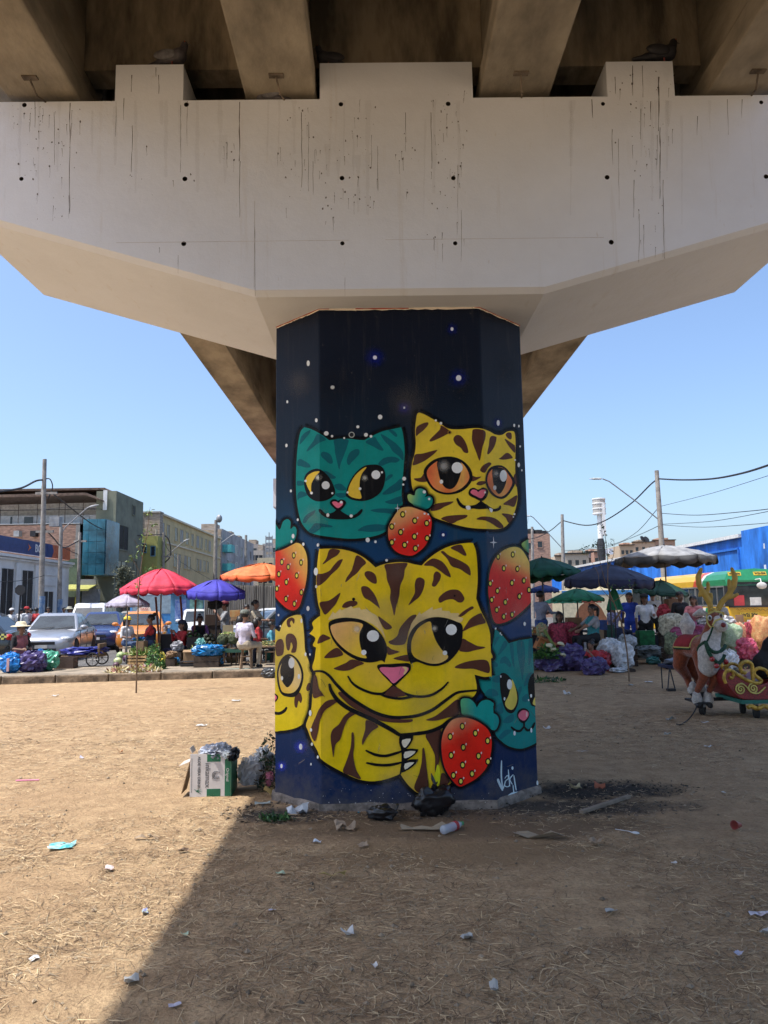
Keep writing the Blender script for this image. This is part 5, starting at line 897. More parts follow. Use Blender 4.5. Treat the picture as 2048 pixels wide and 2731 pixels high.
def car(name, kind, paint, loc, rz, label, extra=None, cat='car'):
 D = CARS[kind]; t = thing(name, label, cat, (loc[0], loc[1], 0.022), rz)
 b = MB(); b.smooth = True; S = []
 for x, zt, zb, w in D['st']:
  hb = (zt - zb)
  S.append([(x, 0, zb), (x, w * .86, zb), (x, w * .97, zb + hb * .16), (x, w, zb + hb * .42), (x, w * .985, zb + hb * .62), (x, w * .96, zb + hb * .84), (x, w * .86, zt - .015), (x, w * .5, zt + .02), (x, 0, zt + .03)])
 full = [s + [(p[0], -p[1], p[2]) for p in s[-2:0:-1]] for s in S]; k = len(full[0])
 vs = [p for s in full for p in s]; fs = [(i * k + j, i * k + (j + 1) % k, (i + 1) * k + (j + 1) % k, (i + 1) * k + j) for i in range(len(full) - 1) for j in range(k)] + [tuple(range(k)), tuple(range((len(full) - 1) * k, len(full) * k))]
 b.add(vs, fs); body = b.build('body', [paint, black_p], t)
 h = MB()
 for x in D['wx']:
  for s in (-1, 1): h.cyl((x, s * .62, D['r'] + .01), (x, s * 1.1, D['r'] + .01), D['r'] + .05, n=20)
 co = h.build('cut', black_p); md = body.modifiers.new('b', 'BOOLEAN'); md.object = co; md.operation = 'DIFFERENCE'; md.solver = 'EXACT'
 co.parent = t; bpy.context.view_layer.update()
 me = evaluated(body); old = body.data; body.modifiers.clear(); body.data = me; bpy.data.meshes.remove(old); cd = co.data; bpy.data.objects.remove(co); bpy.data.meshes.remove(cd)
 me.set_sharp_from_angle(angle=R(40))
 x0, x1, x2, x3, zb, zr, wb, wt = D['gh']; g = MB(); g.smooth = True
 def ring(f): return [(x0 + (x1 - x0) * f, -(wb + (wt - wb) * f)), (x0 + (x1 - x0) * f, (wb + (wt - wb) * f)), (x3 + (x2 - x3) * f, (wb + (wt - wb) * f)), (x3 + (x2 - x3) * f, -(wb + (wt - wb) * f))]
 g.add([(*p, zb - .03) for p in ring(0)] + [(*p, zr - .03) for p in ring(.97)] + [(x1 - .12, -wt + .1, zr + .02), (x1 - .12, wt - .1, zr + .02), (x2 + .12, wt - .1, zr + .02), (x2 + .12, -wt + .1, zr + .02)],
          [(0, 1, 5, 4), (1, 2, 6, 5), (2, 3, 7, 6), (3, 0, 4, 7), (4, 5, 9, 8), (5, 6, 10, 9), (6, 7, 11, 10), (7, 4, 8, 11), (8, 9, 10, 11)])
 ro = g.build('roof', paint, t, bevel=0.04); ro.data.set_sharp_from_angle(angle=R(50))
 def pane(nm, P, out):
  n_ = (Vector(P[1]) - Vector(P[0])).cross(Vector(P[2]) - Vector(P[1])).normalized(); n_ = n_ if n_.dot(Vector(out)) > 0 else -n_
  q = MB(); q.add([Vector(p) + n_ * 0.012 for p in P] + [Vector(p) - n_ * 0.01 for p in P], [(0, 1, 2, 3)[:len(P)], tuple(range(len(P), 2 * len(P)))[::-1]] + [(i, (i + 1) % len(P), (i + 1) % len(P) + len(P), i + len(P)) for i in range(len(P))]); q.build(nm, car_glass, t)
 def gp(side, f, q): # point on greenhouse: q along x 0..1 front->rear at height f
  xa = x0 + (x1 - x0) * f; xb = x3 + (x2 - x3) * f; return (xa + (xb - xa) * q, side * (wb + (wt - wb) * f), zb - .03 + (zr - zb) * f)
 def wp(x0_, x1_, f, y): return (x0_ + (x1_ - x0_) * f, y * (wb + (wt - wb) * f), zb - .03 + (zr - zb) * f)
 pane('windshield', [wp(x0, x1, .10, -.9), wp(x0, x1, .10, .9), wp(x0, x1, .90, .86), wp(x0, x1, .90, -.86)], (1, 0, .5)); pane('rear_window', [wp(x3, x2, .16, -.86), wp(x3, x2, .16, .86), wp(x3, x2, .86, .82), wp(x3, x2, .86, -.82)], (-1, 0, .5))
 for s in (-1, 1):
  cuts = ((.05, .42), (.46, .78), (.81, .95)) if kind != 'van' else ((.03, .26), (.29, .62), (.65, .96))
  for q0, q1 in cuts: pane('side_window', [gp(s, .12, q0), gp(s, .12, q1), gp(s, .84, min(q1, .93)), gp(s, .84, max(q0, .09))], (0, s, 0))
  m = MB(); m.ball((x0 - .08, s * (wb + .16), zb + .08), (.09, .12, .075)); m.box((x0 - .05, s * (wb + .05), zb + .04), (.06, .14, .04)); m.build('mirror', paint, t)
  F = D['st'][1]; l = MB(); l.smooth = True; l.ball((D['st'][2][0] + .06, s * F[3] * .78, F[1] - .03), (.24, .19, .085), 12, 8); l.build('headlight', lamp_w, t); e = D['st'][-2]
  r_ = MB(); r_.ball((e[0] + .03, s * e[3] * .86, e[1] - .12), (.09, .15, .10)); r_.build('tail_light', lamp_r, t)
  for xd in (x0 - .15, x0 - 1.15, x3 + .35): MB().box((xd, s * (D['st'][4][3] * .985), .62), (.012, .02, .56)).build('door_seam', black_p, t)
  for xd in (x0 - 1.0, x3 + .5): MB().box((xd, s * (D['st'][4][3] * .985), .80), (.16, .03, .03)).build('door_handle', paint, t)
  for x in D['wx']: wheel(t, x, s * (D['st'][4][3] - .11), D['r'])
 f0 = D['st'][0]; MB().box((f0[0] + .0, 0, .56), (.06, f0[3] * 1.25, .09)).build('grille', black_p, t); MB().box((f0[0] + .01, 0, .34), (.06, f0[3] * 1.4, .12)).build('bumper_intake', black_p, t)
 MB().box((f0[0] + .035, 0, .46), (.02, .36, .10)).build('number_plate', mat('plate_white', (.7, .7, .68)), t)
 MB().tube([(x0 + .03, -.5, zb + .03), (x0 - .12, .05, zb + .10)], .012, 5).build('wiper', black_p, t); MB().tube([(x0 + .03, .1, zb + .03), (x0 - .12, .62, zb + .10)], .012, 5).build('wiper', black_p, t)
 if extra: extra(t, D)
 return t
silver = mat('silver_car_paint', (0.42, 0.43, 0.45), 0.28, 0.55, var=0.03, coat=0.6); navy_p = mat('navy_car_paint', (0.015, 0.03, 0.12), 0.25, 0.2, var=0.03, coat=0.8); orange_p = mat('orange_car_paint', (0.62, 0.22, 0.035), 0.32, 0.0, var=0.05, coat=0.6)
white_p = mat('white_car_paint', (0.66, 0.67, 0.68), 0.3, var=0.03, coat=0.5); black_c = mat('black_car_paint', (0.018, 0.02, 0.02), 0.22, var=0.1, coat=0.8); beige_p = mat('champagne_car_paint', (0.34, 0.31, 0.24), 0.3, 0.4, var=0.04, coat=0.5); grey_p = mat('grey_car_paint', (0.17, 0.19, 0.21), 0.28, 0.4, var=0.03, coat=0.6)
def taxi_black(t, D):
 c = MB()
 for r_ in range(3):
  for i in range(46):
   if (i + r_) % 2 == 0: c.box((1.75 - i * .078, .838, .80 + r_ * .055), (.076, .012, .053)); c.box((1.75 - i * .078, -.838, .80 + r_ * .055), (.076, .012, .053))
 tag(c.build('checker_band', mat('checker_yellow', (.62, .60, .16), .5), t), kind='stuff')
 MB().box((0.1, 0, 1.5), (.04, 1.0, .03)).build('roof_rack', black_p, t)
car('taxi', 'hatch', black_c, (-12.25, 21.75), R(184), 'black taxi with a yellow checker band, cut by the left edge', taxi_black, 'taxi')
car('car', 'sedan', silver, (-10.75, 25.3), R(-80), 'silver sedan facing the camera beside the black taxi')
car('car', 'sedan', navy_p, (-11.35, 31.0), R(-78), 'dark blue sedan behind the silver sedan')
def taxi_or(t, D):
 s = MB().box((-.1, 0, 1.55), (.22, .55, .16), taper=.8).build('roof_sign', mat('roof_sign_white', (.7, .62, .55)), t); text_mesh('TAXI', .13, lamp_r, s, frame((.012, 0, 1.555), (0, 1, 0), (.05, 0, 1)))
 MB().box((1.3, .865, .55), (.9, .02, .3)).build('yellow_panel', mat('amber', (.7, .35, .03)), t)
car('taxi', 'sedan', orange_p, (-9.15, 29.2), R(-76), 'orange taxi with a roof sign behind the red parasol', taxi_or, 'taxi')
car('car', 'sedan', beige_p, (-12.2, 37.5), R(-80), 'champagne coloured car queued behind the dark blue sedan')
car('minivan', 'van', white_p, (-15.0, 39.5), R(-80), 'white minivan far back beyond the dark blue sedan', None, 'van')
car('car', 'hatch', white_p, (-8.0, 33.2), R(-70), 'white hatchback behind the vegetable stall')
car('car', 'sedan', grey_p, (-3.6, 26.2), R(-150), 'grey sedan close to the left side of the column')
car('car', 'hatch', white_p, (-4.2, 29.2), R(-150), 'white car in front of the corrugated fence')
car('car', 'sedan', grey_p, (-15.6, 27.0), R(-82), 'grey car seen over the roof of the black taxi')
lb = thing('minibus', 'light blue minibus under the red parasol, its front towards us', 'bus', (-10.6, 38, .022), R(-90))
lbm = mat('light_blue_bus', (.05, .22, .48), .4, coat=.4)
MB().box((0, 0, 1.35), (6, 2.1, 2.1)).build('body', lbm, lb, bevel=.12); MB().box((3.0, 0, 1.75), (.04, 1.8, .85)).build('windshield', mat('pale_glass', (.25, .33, .38), .1), lb)
MB().box((3.01, 0, 2.28), (.04, 1.4, .18)).build('destination_board', mat('pale_board', (.5, .55, .6)), lb)
for s in (-1, 1):
 for i in range(4): MB().box((2.1 - i * 1.3, s * 1.05, 1.75), (1.1, .03, .65)).build('side_window', car_glass, lb)
 MB().box((3.02, s * .8, .75), (.05, .3, .2)).build('headlight', lamp_w, lb)
 for x in (2, -1.9): wheel(lb, x, s * .92, .36)
# ---- blue kiosk with a painted side, beside the minibus
ks = thing('kiosk', 'blue and green painted kiosk between the parasols', 'kiosk', (W(497, 1620, 33).x, 33.2, .02))
MB().box((0, .6, 1.1), (1.5, 1.2, 2.2)).build('wall', mat('kiosk_blue', (.08, .22, .38), .7), ks); MB().box((.4, -.01, 1.1), (.6, .03, 2.0)).build('panel', mat('kiosk_green', (.18, .36, .30), .7, var=.5, scale=3), ks); MB().box((-.3, -.01, 1.5), (.5, .03, .9)).build('poster', mat('kiosk_poster', (.05, .12, .45), .6, var=.6, scale=9, col2=(.3, .4, .6)), ks); MB().box((0, .5, 2.25), (1.7, 1.5, .08)).build('roof', lbm, ks)
# ---- the yellow and green bus
bs = thing('bus', 'yellow and green town bus with red and white stripes behind the stalls', 'bus', (12.42, 27.6, .022), R(-90))
yb_, gb_, rb_, wb_ = mat('bus_yellow', (.68, .40, .02), .35, coat=.4, var=.06), mat('bus_green', (.02, .22, .09), .35, coat=.4, var=.08), mat('bus_red', (.58, .075, .03), .35, coat=.4), mat('bus_white', (.7, .7, .68), .35, coat=.4)
L2, W2 = 3.55, 1.08
MB().box((-.02, 0, .88), (2 * L2 - .04, 2 * W2, .96)).build('body', yb_, bs, bevel=.05)
def roof_piece(x0, x1, sl0, sl1, m):
 P = [(-W2, 2.02), (-W2, 2.22), (-W2 + .1, 2.40), (-W2 + .35, 2.52), (0, 2.58), (W2 - .35, 2.52), (W2 - .1, 2.40), (W2, 2.22), (W2, 2.02)]
 b = MB(); n_ = len(P); vs = []
 for x, sl in ((x0, sl0), (x1, sl1)): vs += [(x + sl * (p[1] - 2.02) / .56, p[0], p[1]) for p in P]
 b.add(vs, [(i, i + 1, i + 1 + n_, i + n_) for i in range(n_ - 1)] + [tuple(range(n_)), tuple(range(n_, 2 * n_))]); b.build('roof', m, bs)
roof_piece(-L2, .9, 0, .35, yb_); roof_piece(.905, 1.4, .35, .35, rb_); roof_piece(1.405, 1.62, .35, .35, wb_); roof_piece(1.625, L2 - .02, .35, -.30, gb_)
for x0, x1, m in ((.9, 1.35, rb_), (1.36, 1.6, wb_), (1.61, 2.3, gb_)):
 for s in (-1, 1): MB().prism([(x0, .86), (x1, .86), (x1 + .3, 1.30), (x0 + .3, 1.30)], s * (W2 + .004), s * (W2 + .012)).build('stripe', m, bs)
MB().box((-.4, 0, 1.69), (2 * L2 - 1.2, 2 * W2 - .1, .66)).build('cabin', mat('bus_interior', (.03, .035, .04), .7), bs)
for s in (-1, 1):
 for i in range(6):
  x = 2.75 - i * 1.12; w = MB().box((x, s * (W2 - .02), 1.37), (1.10, .05, .05)).box((x, s * (W2 - .02), 2.0), (1.10, .05, .05)).box((x - .53, s * (W2 - .02), 1.69), (.05, .05, .6)).box((x + .53, s * (W2 - .02), 1.69), (.05, .05, .6)).box((x, s * (W2 - .02), 1.69), (.035, .04, .6)).build('window', grey_m, bs)
  MB().box((x, s * (W2 - .03), 1.69), (1.0, .012, .58)).build('pane', car_glass, w)
 MB().box((L2 - .12, s * (W2 - .06), 1.69), (.28, .12, .66)).build('corner_post', black_p, bs)
 for x in (2.3, -2.1): wheel(bs, x, s * .95, .40, .24)
 MB().box((L2 + .0, s * .78, .72), (.06, .34, .26)).build('headlight', lamp_w, bs)
fw = MB(); fw.prism([(-.98, 1.36), (.98, 1.36), (.90, 2.14), (-.90, 2.14)], L2 - .06, L2 - .03, 'X'); fw.build('windshield', car_glass, bs)
MB().box((L2 - .03, 0, 1.34), (.06, 2.1, .06)).build('windshield_sill', black_p, bs); MB().box((L2 - .03, 0, 2.16), (.06, 1.95, .06)).build('windshield_header', gb_, bs)
for y, w, h, z, m in ((-.72, .34, .34, 1.53, mat('red_card', (.5, .05, .06))), (-.18, .36, .26, 1.5, mat('white_card', (.68, .68, .66))), (.45, .30, .24, 1.95, mat('white_card', (.68, .68, .66))), (.52, .07, .5, 1.62, mat('pale_blue_strip', (.45, .6, .75)))): MB().box((L2 - .022, y, z), (.012, w, h)).build('card', m, bs)
MB().box((L2, 0, .66), (.12, 2.1, .30)).build('bumper', gb_, bs, bevel=.03)
for i in range(9): MB().box((L2 + .02, -.92 + i * .23, .87), (.05, .115, .075)).build('dash', rb_ if i % 2 else wb_, bs)
ink = mat('black_letters', (.02, .02, .02), .5)
pl = MB().box((L2 - .01, -.42, 1.06), (.03, .62, .16)).build('plate_panel', mat('plate_yellow', (.62, .42, .04), .5), bs); text_mesh('W2I 206', .15, ink, pl, frame((L2 + .008, -.42, 1.06), (0, 1, 0), (0, 0, 1)), bold=.004)
for y in (-.72, .12): p_ = MB().box((L2 - .22, y, 2.40), (.03, .42, .13), ry=-.45).build('roof_plate', mat('plate_yellow', (.62, .42, .04), .5), bs); text_mesh('W2I-206', .10, ink, p_, frame((L2 - .20, y, 2.408), (0, 1, 0), (-.45, 0, .9)), bold=.002)
MB().tube([(L2 + .004, -.85 + .05 * i, 1.235 + .035 * math.sin(i * 1.9) + .03 * math.sin(i * .2)) for i in range(24)], .008, 5).build('painted_scroll', mat('brown_letters', (.16, .10, .02)), bs)
mr = MB(); mr.tube([(L2 - .1, -.1, 2.2), (L2 + .22, -.1, 2.22), (L2 + .26, -.1, 2.1)], .02, 6); mr.ball((L2 + .28, -.1, 2.0), (.05, .17, .11)); mr.build('mirror', mat('mirror_white', (.6, .6, .58)), bs)
# ---- cream minibus farther back
cb = thing('minibus', 'cream minibus with a brown sweep, far back behind the market people', 'bus', (11.6, 38.5, .022), R(-90)); crm = mat('cream_bus', (.62, .56, .40), .5, coat=.3)
MB().box((0, 0, 1.45), (6.5, 2.3, 2.3)).build('body', crm, cb, bevel=.1); MB().box((3.26, .2, 1.75), (.03, 1.7, .8)).build('windshield', car_glass, cb); bd = MB().box((3.27, .1, 2.38), (.03, 1.5, .26)).build('destination_board', black_p, cb); text_mesh('E.T.S', .24, wt, bd, frame((3.29, .2, 2.38), (0, 1, 0), (0, 0, 1)), bold=.006)
MB().prism([(-2.9, .5), (-.4, .5), (-1.2, 1.5), (-2.2, 1.9)], -1.16, -1.153).build('sweep', mat('brown_sweep', (.22, .09, .045)), cb); MB().box((0, -1.156, 2.0), (6.3, .012, .22)).build('blue_stripe', mat('blue_stripe', (.05, .22, .5)), cb)
for s in (-1, 1):
 for x in (2.2, -2.0): wheel(cb, x, s * 1.02, .38)
wv = thing('truck', 'cream box truck with a brown arch painted on it behind the green parasols', 'truck', (W(1610, 1600, 33).x, 34, .022))
MB().box((0, .9, 1.25), (3.3, 1.8, 1.7)).build('cargo_box', crm, wv, bevel=.03); MB().prism([(-.9, .42)] + [(-.35 + .75 * math.cos(R(a)), .45 + 1.15 * math.sin(R(a))) for a in range(165, 5, -20)] + [(.65, .42)], -.012, -.004).build('arch', mat('brown_sweep', (.22, .09, .045)), wv)
MB().box((0, -.008, 1.98), (3.2, .012, .2)).build('blue_stripe', mat('blue_stripe', (.05, .22, .5)), wv)
for x in (-1.1, 1.1):
 o = bpy.data.objects.new('axle_end', None); C.objects.link(o); o.parent = wv; o.location = (x, .2, 0); o.rotation_euler.z = 0; wheel(o, 0, -.1, .36)
# ================================================================== people
SKIN = mat('skin', (0.30, 0.165, 0.105), 0.6, var=0.06); SKIN2 = mat('skin_dark', (0.21, 0.11, 0.07), 0.6, var=0.06); HAIR = mat('black_hair', (0.012, 0.010, 0.010), 0.5, var=0.3, scale=30)
def cloth(name, c, **k): return mat('cloth_' + name, c, 0.85, var=k.pop('var', 0.14), scale=k.pop('scale', 9), bump=0.5, bscale=14, **k)
CW, CBLK, CNAVY, CRED, CPINK, CLILAC, CJEAN, CKHAKI, CTEAL, CGREY, CPURP, CBLUE, CYEL, CBROWN = (cloth('white', (.66, .66, .66)), cloth('black', (.015, .015, .017)), cloth('navy', (.018, .024, .055)), cloth('red', (.40, .03, .035)), cloth('pink', (.62, .22, .24)), cloth('lilac', (.50, .47, .58)), cloth('jean', (.04, .07, .14)), cloth('khaki', (.42, .36, .27)), cloth('teal', (.03, .20, .22)), cloth('grey', (.28, .29, .31)), cloth('purple', (.14, .05, .18)), cloth('blue', (.02, .06, .40)), cloth('yellow', (.7, .55, .05)), cloth('brown', (.12, .06, .035)))
CSTRAW = cloth('straw', (.66, .58, .40)); CHECK = mat('cloth_check', (.30, .33, .40), .85, var=.4, scale=60, col2=(.12, .14, .22)); CFLOR = mat('cloth_floral', (.45, .43, .55), .85, scale=26, col2=(.06, .04, .16)); CTEE = cloth('sky', (.10, .35, .45)); CMAR = cloth('maroon', (.16, .02, .03))
def limb_dir(a, b, l): d = (Vector(b) - Vector(a)); return Vector(a) + d.normalized() * l
def person(label, loc, rz, pose='stand', seat=.45, h=1.66, top=CW, bottom=CJEAN, skin=SKIN, hair='short', hat=None, hatm=None, arms='down', sleeve='short', lean=0.0, over=None, back=None, build=1.0, group=None, stool=True):
 t = thing('person', label, 'person', loc, rz, group); k = h / 1.66
 J = {}; V = Vector
 if pose == 'stand': hz = .90; ph = V((0, 0, hz))
 elif pose == 'sit': hz = seat + .10; ph = V((0, 0.05, hz))
 else: hz = .26; ph = V((0, .12, hz))
 spine = V((0, -math.sin(lean), math.cos(lean))); B = build
 chest = ph + spine * .34; neck = ph + spine * .52; head = neck + V((0, -.02 - .06 * math.sin(lean), .15)); sh = ph + spine * .46
 caps = []
 def cap(a, b, ra, rb, z): caps.append((V(a), V(b), ra, rb, z))
 cap(ph + V((-.07, 0, 0)), ph + V((.07, 0, 0)), .125 * B, .125 * B, 'bottom'); cap(ph + V((0, 0, .06)), ph + spine * .20, .135 * B, .125 * B, 'top'); cap(ph + spine * .2, chest, .13 * B, .145 * B, 'top'); cap(chest + V((-.07, 0, 0)), chest + V((.07, 0, 0)), .125 * B, .125 * B, 'top')
 cap(sh + V((-.15, 0, 0)), sh + V((.15, 0, 0)), .07, .07, 'top'); cap(sh + spine * .04, head, .052, .05, 'skin')
 cap(head + V((0, .01, .035)), head + V((0, .015, .05)), .092, .09, 'skin'); cap(head + V((0, -.025, -.05)), head + V((0, -.02, -.02)), .062, .072, 'skin'); cap(head + V((0, -.095, .005)), head + V((0, -.10, -.015)), .012, .018, 'skin')
 for s in (-1, 1): cap(head + V((s * .09, .01, .0)), head + V((s * .092, .01, .03)), .016, .02, 'skin')
 for s in (-1, 1):
  hip = ph + V((s * .09, 0, -.02))
  if pose == 'stand': kn = V((s * .10, -.02, .48)); an = V((s * .10, .02, .09))
  elif pose == 'sit': kn = V((s * .14, -.40, hz - .02)); an = V((s * .13, -.42 if s > 0 else -.34, .09))
  else: kn = V((s * .17, -.26, .48)); an = V((s * .13, .02, .08))
  cap(hip, kn, .095 * B, .068, 'bottom'); cap(kn, an, .064, .042, 'bottom' if sleeve != 'skirt' else 'skin'); cap(an + V((0, .03, -.04)), an + V((0, -.15, -.052)), .042, .036, 'shoe')
  s0 = sh + V((s * .185, 0, 0))
  A = arms if isinstance(arms, str) else arms[0 if s < 0 else 1]
  if A == 'down': el = s0 + V((s * .06, .02, -.29)); wr = el + V((0, -.04, -.25))
  elif A == 'lap': el = s0 + V((s * .07, -.04, -.27)); wr = el + V((-s * .12, -.22, -.02))
  elif A == 'fwd': el = s0 + V((s * .04, -.15, -.22)); wr = el + V((-s * .03, -.24, .0))
  elif A == 'reach': el = s0 + V((s * .02, -.22, -.16)); wr = el + V((-s * .02, -.22, -.10))
  elif A == 'face': el = s0 + V((s * .05, -.15, -.22)); wr = el + V((-s * .13, -.12, .22))
  elif A == 'up': el = s0 + V((s * .06, -.22, .02)); wr = el + V((0, -.14, .20))
  elif A == 'ground': el = s0 + V((s * .04, -.12, -.25)); wr = el + V((0, -.06, -.24))
  elif A == 'hip': el = s0 + V((s * .20, .05, -.22)); wr = el + V((-s * .16, -.08, -.14))
  cap(s0, el, .056 * B, .043, 'top'); cap(el, wr, .041, .029, 'top' if sleeve == 'long' else 'skin')
  d = (wr - el).normalized(); side = d.cross(V((s, 0, .2))).normalized() if abs(d.x) < .9 else V((0, 1, 0)); nrm = d.cross(side)
  pm = wr + d * .055; cap(wr, pm, .026, .034, 'skin')
  for i, (o_, l) in enumerate(((-.030, .062), (-.010, .072), (.010, .068), (.030, .055))):
   a0 = pm + side * o_ + d * .015; a1 = a0 + d * l * .55 - nrm * .004; cap(a0, a1, .011, .0105, 'skin'); cap(a1, a1 + d * l * .4 + nrm * .022 * (1 if s > 0 else -1), .0105, .009, 'skin')
  th = wr + d * .025 - side * .03; cap(th, th - side * .022 + d * .03, .0125, .0115, 'skin'); cap(th - side * .022 + d * .03, th - side * .02 + d * .058, .0115, .0095, 'skin')
 m = MB()
 for a, b, ra, rb, z in caps:
  L = (b - a).length
  m.ball(a, ra, 8, 6); m.ball(b, rb, 8, 6)
  if L > 1e-4: m.tube([a, b], [ra, rb], 8)
 me = remesh_mb(m, .0135, 3)
 mats_ = {'skin': skin, 'top': top, 'bottom': bottom, 'shoe': CBLK}; names = ['skin', 'top', 'bottom', 'shoe']
 if over: mats_['over'] = over; names.append('over')
 for n_ in names: me.materials.append(mats_[n_])
 nf = len(me.polygons); cen = np.empty(nf * 3); me.polygons.foreach_get('center', cen); cen = cen.reshape(-1, 3); best = np.full(nf, 1e9); idx = np.zeros(nf, int)
 for a, b, ra, rb, z in caps:
  a_ = np.array(a); d = np.array(b) - a_; t_ = np.clip(((cen - a_) @ d) / max(1e-9, d @ d), 0, 1); ds = np.linalg.norm(cen - (a_ + t_[:, None] * d), axis=1) - (ra + (rb - ra) * t_); zi = names.index(z); q = ds < best; best[q] = ds[q]; idx[q] = zi
 if over:
  f = (idx == 1) & (np.abs(cen[:, 0]) < .15) & (cen[:, 2] > ph.z - .02); idx[f] = names.index('over')
 me.polygons.foreach_set('material_index', idx); me.polygons.foreach_set('use_smooth', [True] * nf); me.name = 'body'
 bo = bpy.data.objects.new('body', me); C.objects.link(bo); bo.parent = t; bo.scale = (k, k, k)
 def part(nm, mb, mm):
  o = mb.build(nm, mm, t); o.scale = (k, k, k); return o
 fd = mat('face_dark', (.05, .02, .018), .6)
 for s in (-1, 1): part('eye', MB().ball(head + V((s * .034, -.082, .022)), (.013, .009, .008), 8, 5), fd); part('eyebrow', MB().box(head + V((s * .034, -.088, .046)), (.034, .008, .007)), HAIR)
 part('mouth', MB().box(head + V((0, -.085, -.048)), (.042, .012, .009)), fd)
 hc = head + V((0, .022, .045)); hm = MB(); hm.smooth = True
 vs = []; fs = []; nu, nv = 16, 9                        # scalp cap, cut away over the face
 for i in range(nv + 1):
  th = math.pi * .70 * i / nv
  for j in range(nu):
   a = 2 * math.pi * j / nu; fr = max(0, -math.sin(a)); th2 = th * (1 - .42 * fr); vs.append(hc + V((.104 * math.sin(th2) * math.cos(a), .112 * math.sin(th2) * math.sin(a), .106 * math.cos(th2)))); 
 for i in range(nv):
  for j in range(nu): fs.append((i * nu + j, i * nu + (j + 1) % nu, (i + 1) * nu + (j + 1) % nu, (i + 1) * nu + j))
 hm.add(vs, fs)
 if hair == 'bun': hm.ball(hc + V((0, .09, .10)), (.055, .055, .055))
 if hair == 'pony': hm.tube([hc + V((0, .10, .03)), hc + V((0, .15, -.02)), hc + V((0, .14, -.16)), hc + V((0, .11, -.26))], [.04, .045, .04, .012], 8)
 if hair == 'long': hm.tube([hc + V((0, .05, .02)), hc + V((0, .08, -.10)), hc + V((0, .09, -.24))], [.10, .105, .06], 10); 
 part('hair', hm, HAIR)
 if hat == 'cap':
  q = MB(); q.smooth = True; q.lathe([(.118, .0), (.118, .03), (.105, .075), (.06, .105), (.002, .112)], hc + V((0, -.004, .02)), 16, 1, 1.06); q.add([hc + V((x_, y_, z_)) for z_ in (.018, .03) for x_, y_ in ((-.085, -.10), (-.07, -.19), (0, -.215), (.07, -.19), (.085, -.10))], [(0, 1, 2, 3, 4), (9, 8, 7, 6, 5), (0, 5, 6, 1), (1, 6, 7, 2), (2, 7, 8, 3), (3, 8, 9, 4), (4, 9, 5, 0)]); part('cap', q, hatm or CRED)
 if hat == 'straw':
  q = MB(); q.smooth = True; q.lathe([(.25, .0), (.26, .008), (.22, .03), (.135, .035), (.12, .10), (.09, .135), (.002, .14)], hc + V((0, 0, .03)), 20, 1, 1.05, wob=lambda i, a: 1 + (.06 * math.sin(2 * a + .6) if i < 3 else 0)); part('hat', q, hatm or CSTRAW)
 if back:
  bm_ = text_mesh(back, .30, CBLK, t, frame((0, (ph + spine * .3).y * k + .142 * k * B, 1.20 * k), (-1, 0, 0), (0, 0, 1)), 'shirt_number', bold=.008)
 if pose == 'sit' and stool:
  o = thing('low_stool', 'low stool under the ' + ' '.join(label.split()[:9]), 'stool', loc, rz); zs = (seat - .045) * k; wd = mat('stool_wood', (.2, .13, .08), .85)
  MB().box((0, .07 * k, zs - .015), (.3, .28, .03)).build('seat', wd, o)
  for sx in (-1, 1):
   for sy in (-1, 1): MB().box((sx * .12, .07 * k + sy * .11, zs / 2 - .015), (.03, .03, zs - .03)).build('leg', wd, o)
 return t
PZ = .15
def px_loc(u, Y, z=PZ): p = W(u, 1600, Y); return (p.x, Y, z)
# ---- left side
person('woman in a wide cream sun hat sitting behind the plastic bags at far left', px_loc(63, 18.2), R(60), 'sit', .28, 1.56, CBLK, CNAVY, SKIN2, 'short', 'straw', None, 'lap', over=cloth('dull_pink', (.30, .11, .13)), build=1.1)
person('person in a yellow cap behind the lilac parasol pole', px_loc(344, 22.6, .02), R(60), 'sit', .5, 1.56, CW, CJEAN, SKIN2, 'pony', 'cap', CYEL, 'lap')
person('woman with a hair bun, red shirt and dark apron, seated by the green bucket', px_loc(399, 20.2), R(-75), 'sit', .42, 1.60, CRED, CJEAN, SKIN2, 'bun', None, None, 'fwd', over=CNAVY, build=1.1)
person('woman in a dark cap and red jacket eating behind the tomatoes', px_loc(483, 20.4), R(-45), 'sit', .26, 1.56, CRED, CNAVY, SKIN2, 'long', 'cap', CNAVY, 'face', sleeve='long')
person('woman in purple leaning over the melons under the blue parasol', px_loc(532, 21.2), R(20), 'sit', .40, 1.60, CPURP, CNAVY, SKIN2, 'bun', None, None, 'reach', sleeve='long', lean=.35, over=CBLK)
person('vendor in a maroon cap and grey tee standing behind the fruit, drinking', px_loc(601, 21.4), R(-70), 'stand', 0, 1.56, CGREY, CJEAN, SKIN2, 'short', 'cap', CMAR, 'face')
person('man in a lilac shirt and khaki trousers on a wooden stool, back to us', px_loc(656, 17.85), R(155), 'sit', .48, 1.62, CLILAC, CKHAKI, SKIN, 'short', 'cap', mat('camo_cap', (.20, .22, .19), .85, scale=40, col2=(.05, .06, .05)), 'lap', build=1.12, stool=False)
person('woman in a pink blouse beside the man on the stool', px_loc(641, 19.3), R(130), 'sit', .5, 1.5, CPINK, CNAVY, SKIN, 'long', None, None, 'fwd', sleeve='long', lean=.2)
person('black-haired person in a beige top standing near the column', px_loc(681, 20.2), R(75), 'stand', 0, 1.58, CKHAKI, CBLK, SKIN2, 'short', None, None, 'fwd')
person('girl looking over from behind the fruit cartons', px_loc(658, 22.6), R(10), 'stand', 0, 1.48, CGREY, CJEAN, SKIN, 'long', None, None, 'down')
person('woman in red sitting right behind the man on the stool', px_loc(693, 19.6), R(100), 'sit', .4, 1.5, CRED, CBLK, SKIN2, 'long', None, None, 'lap')
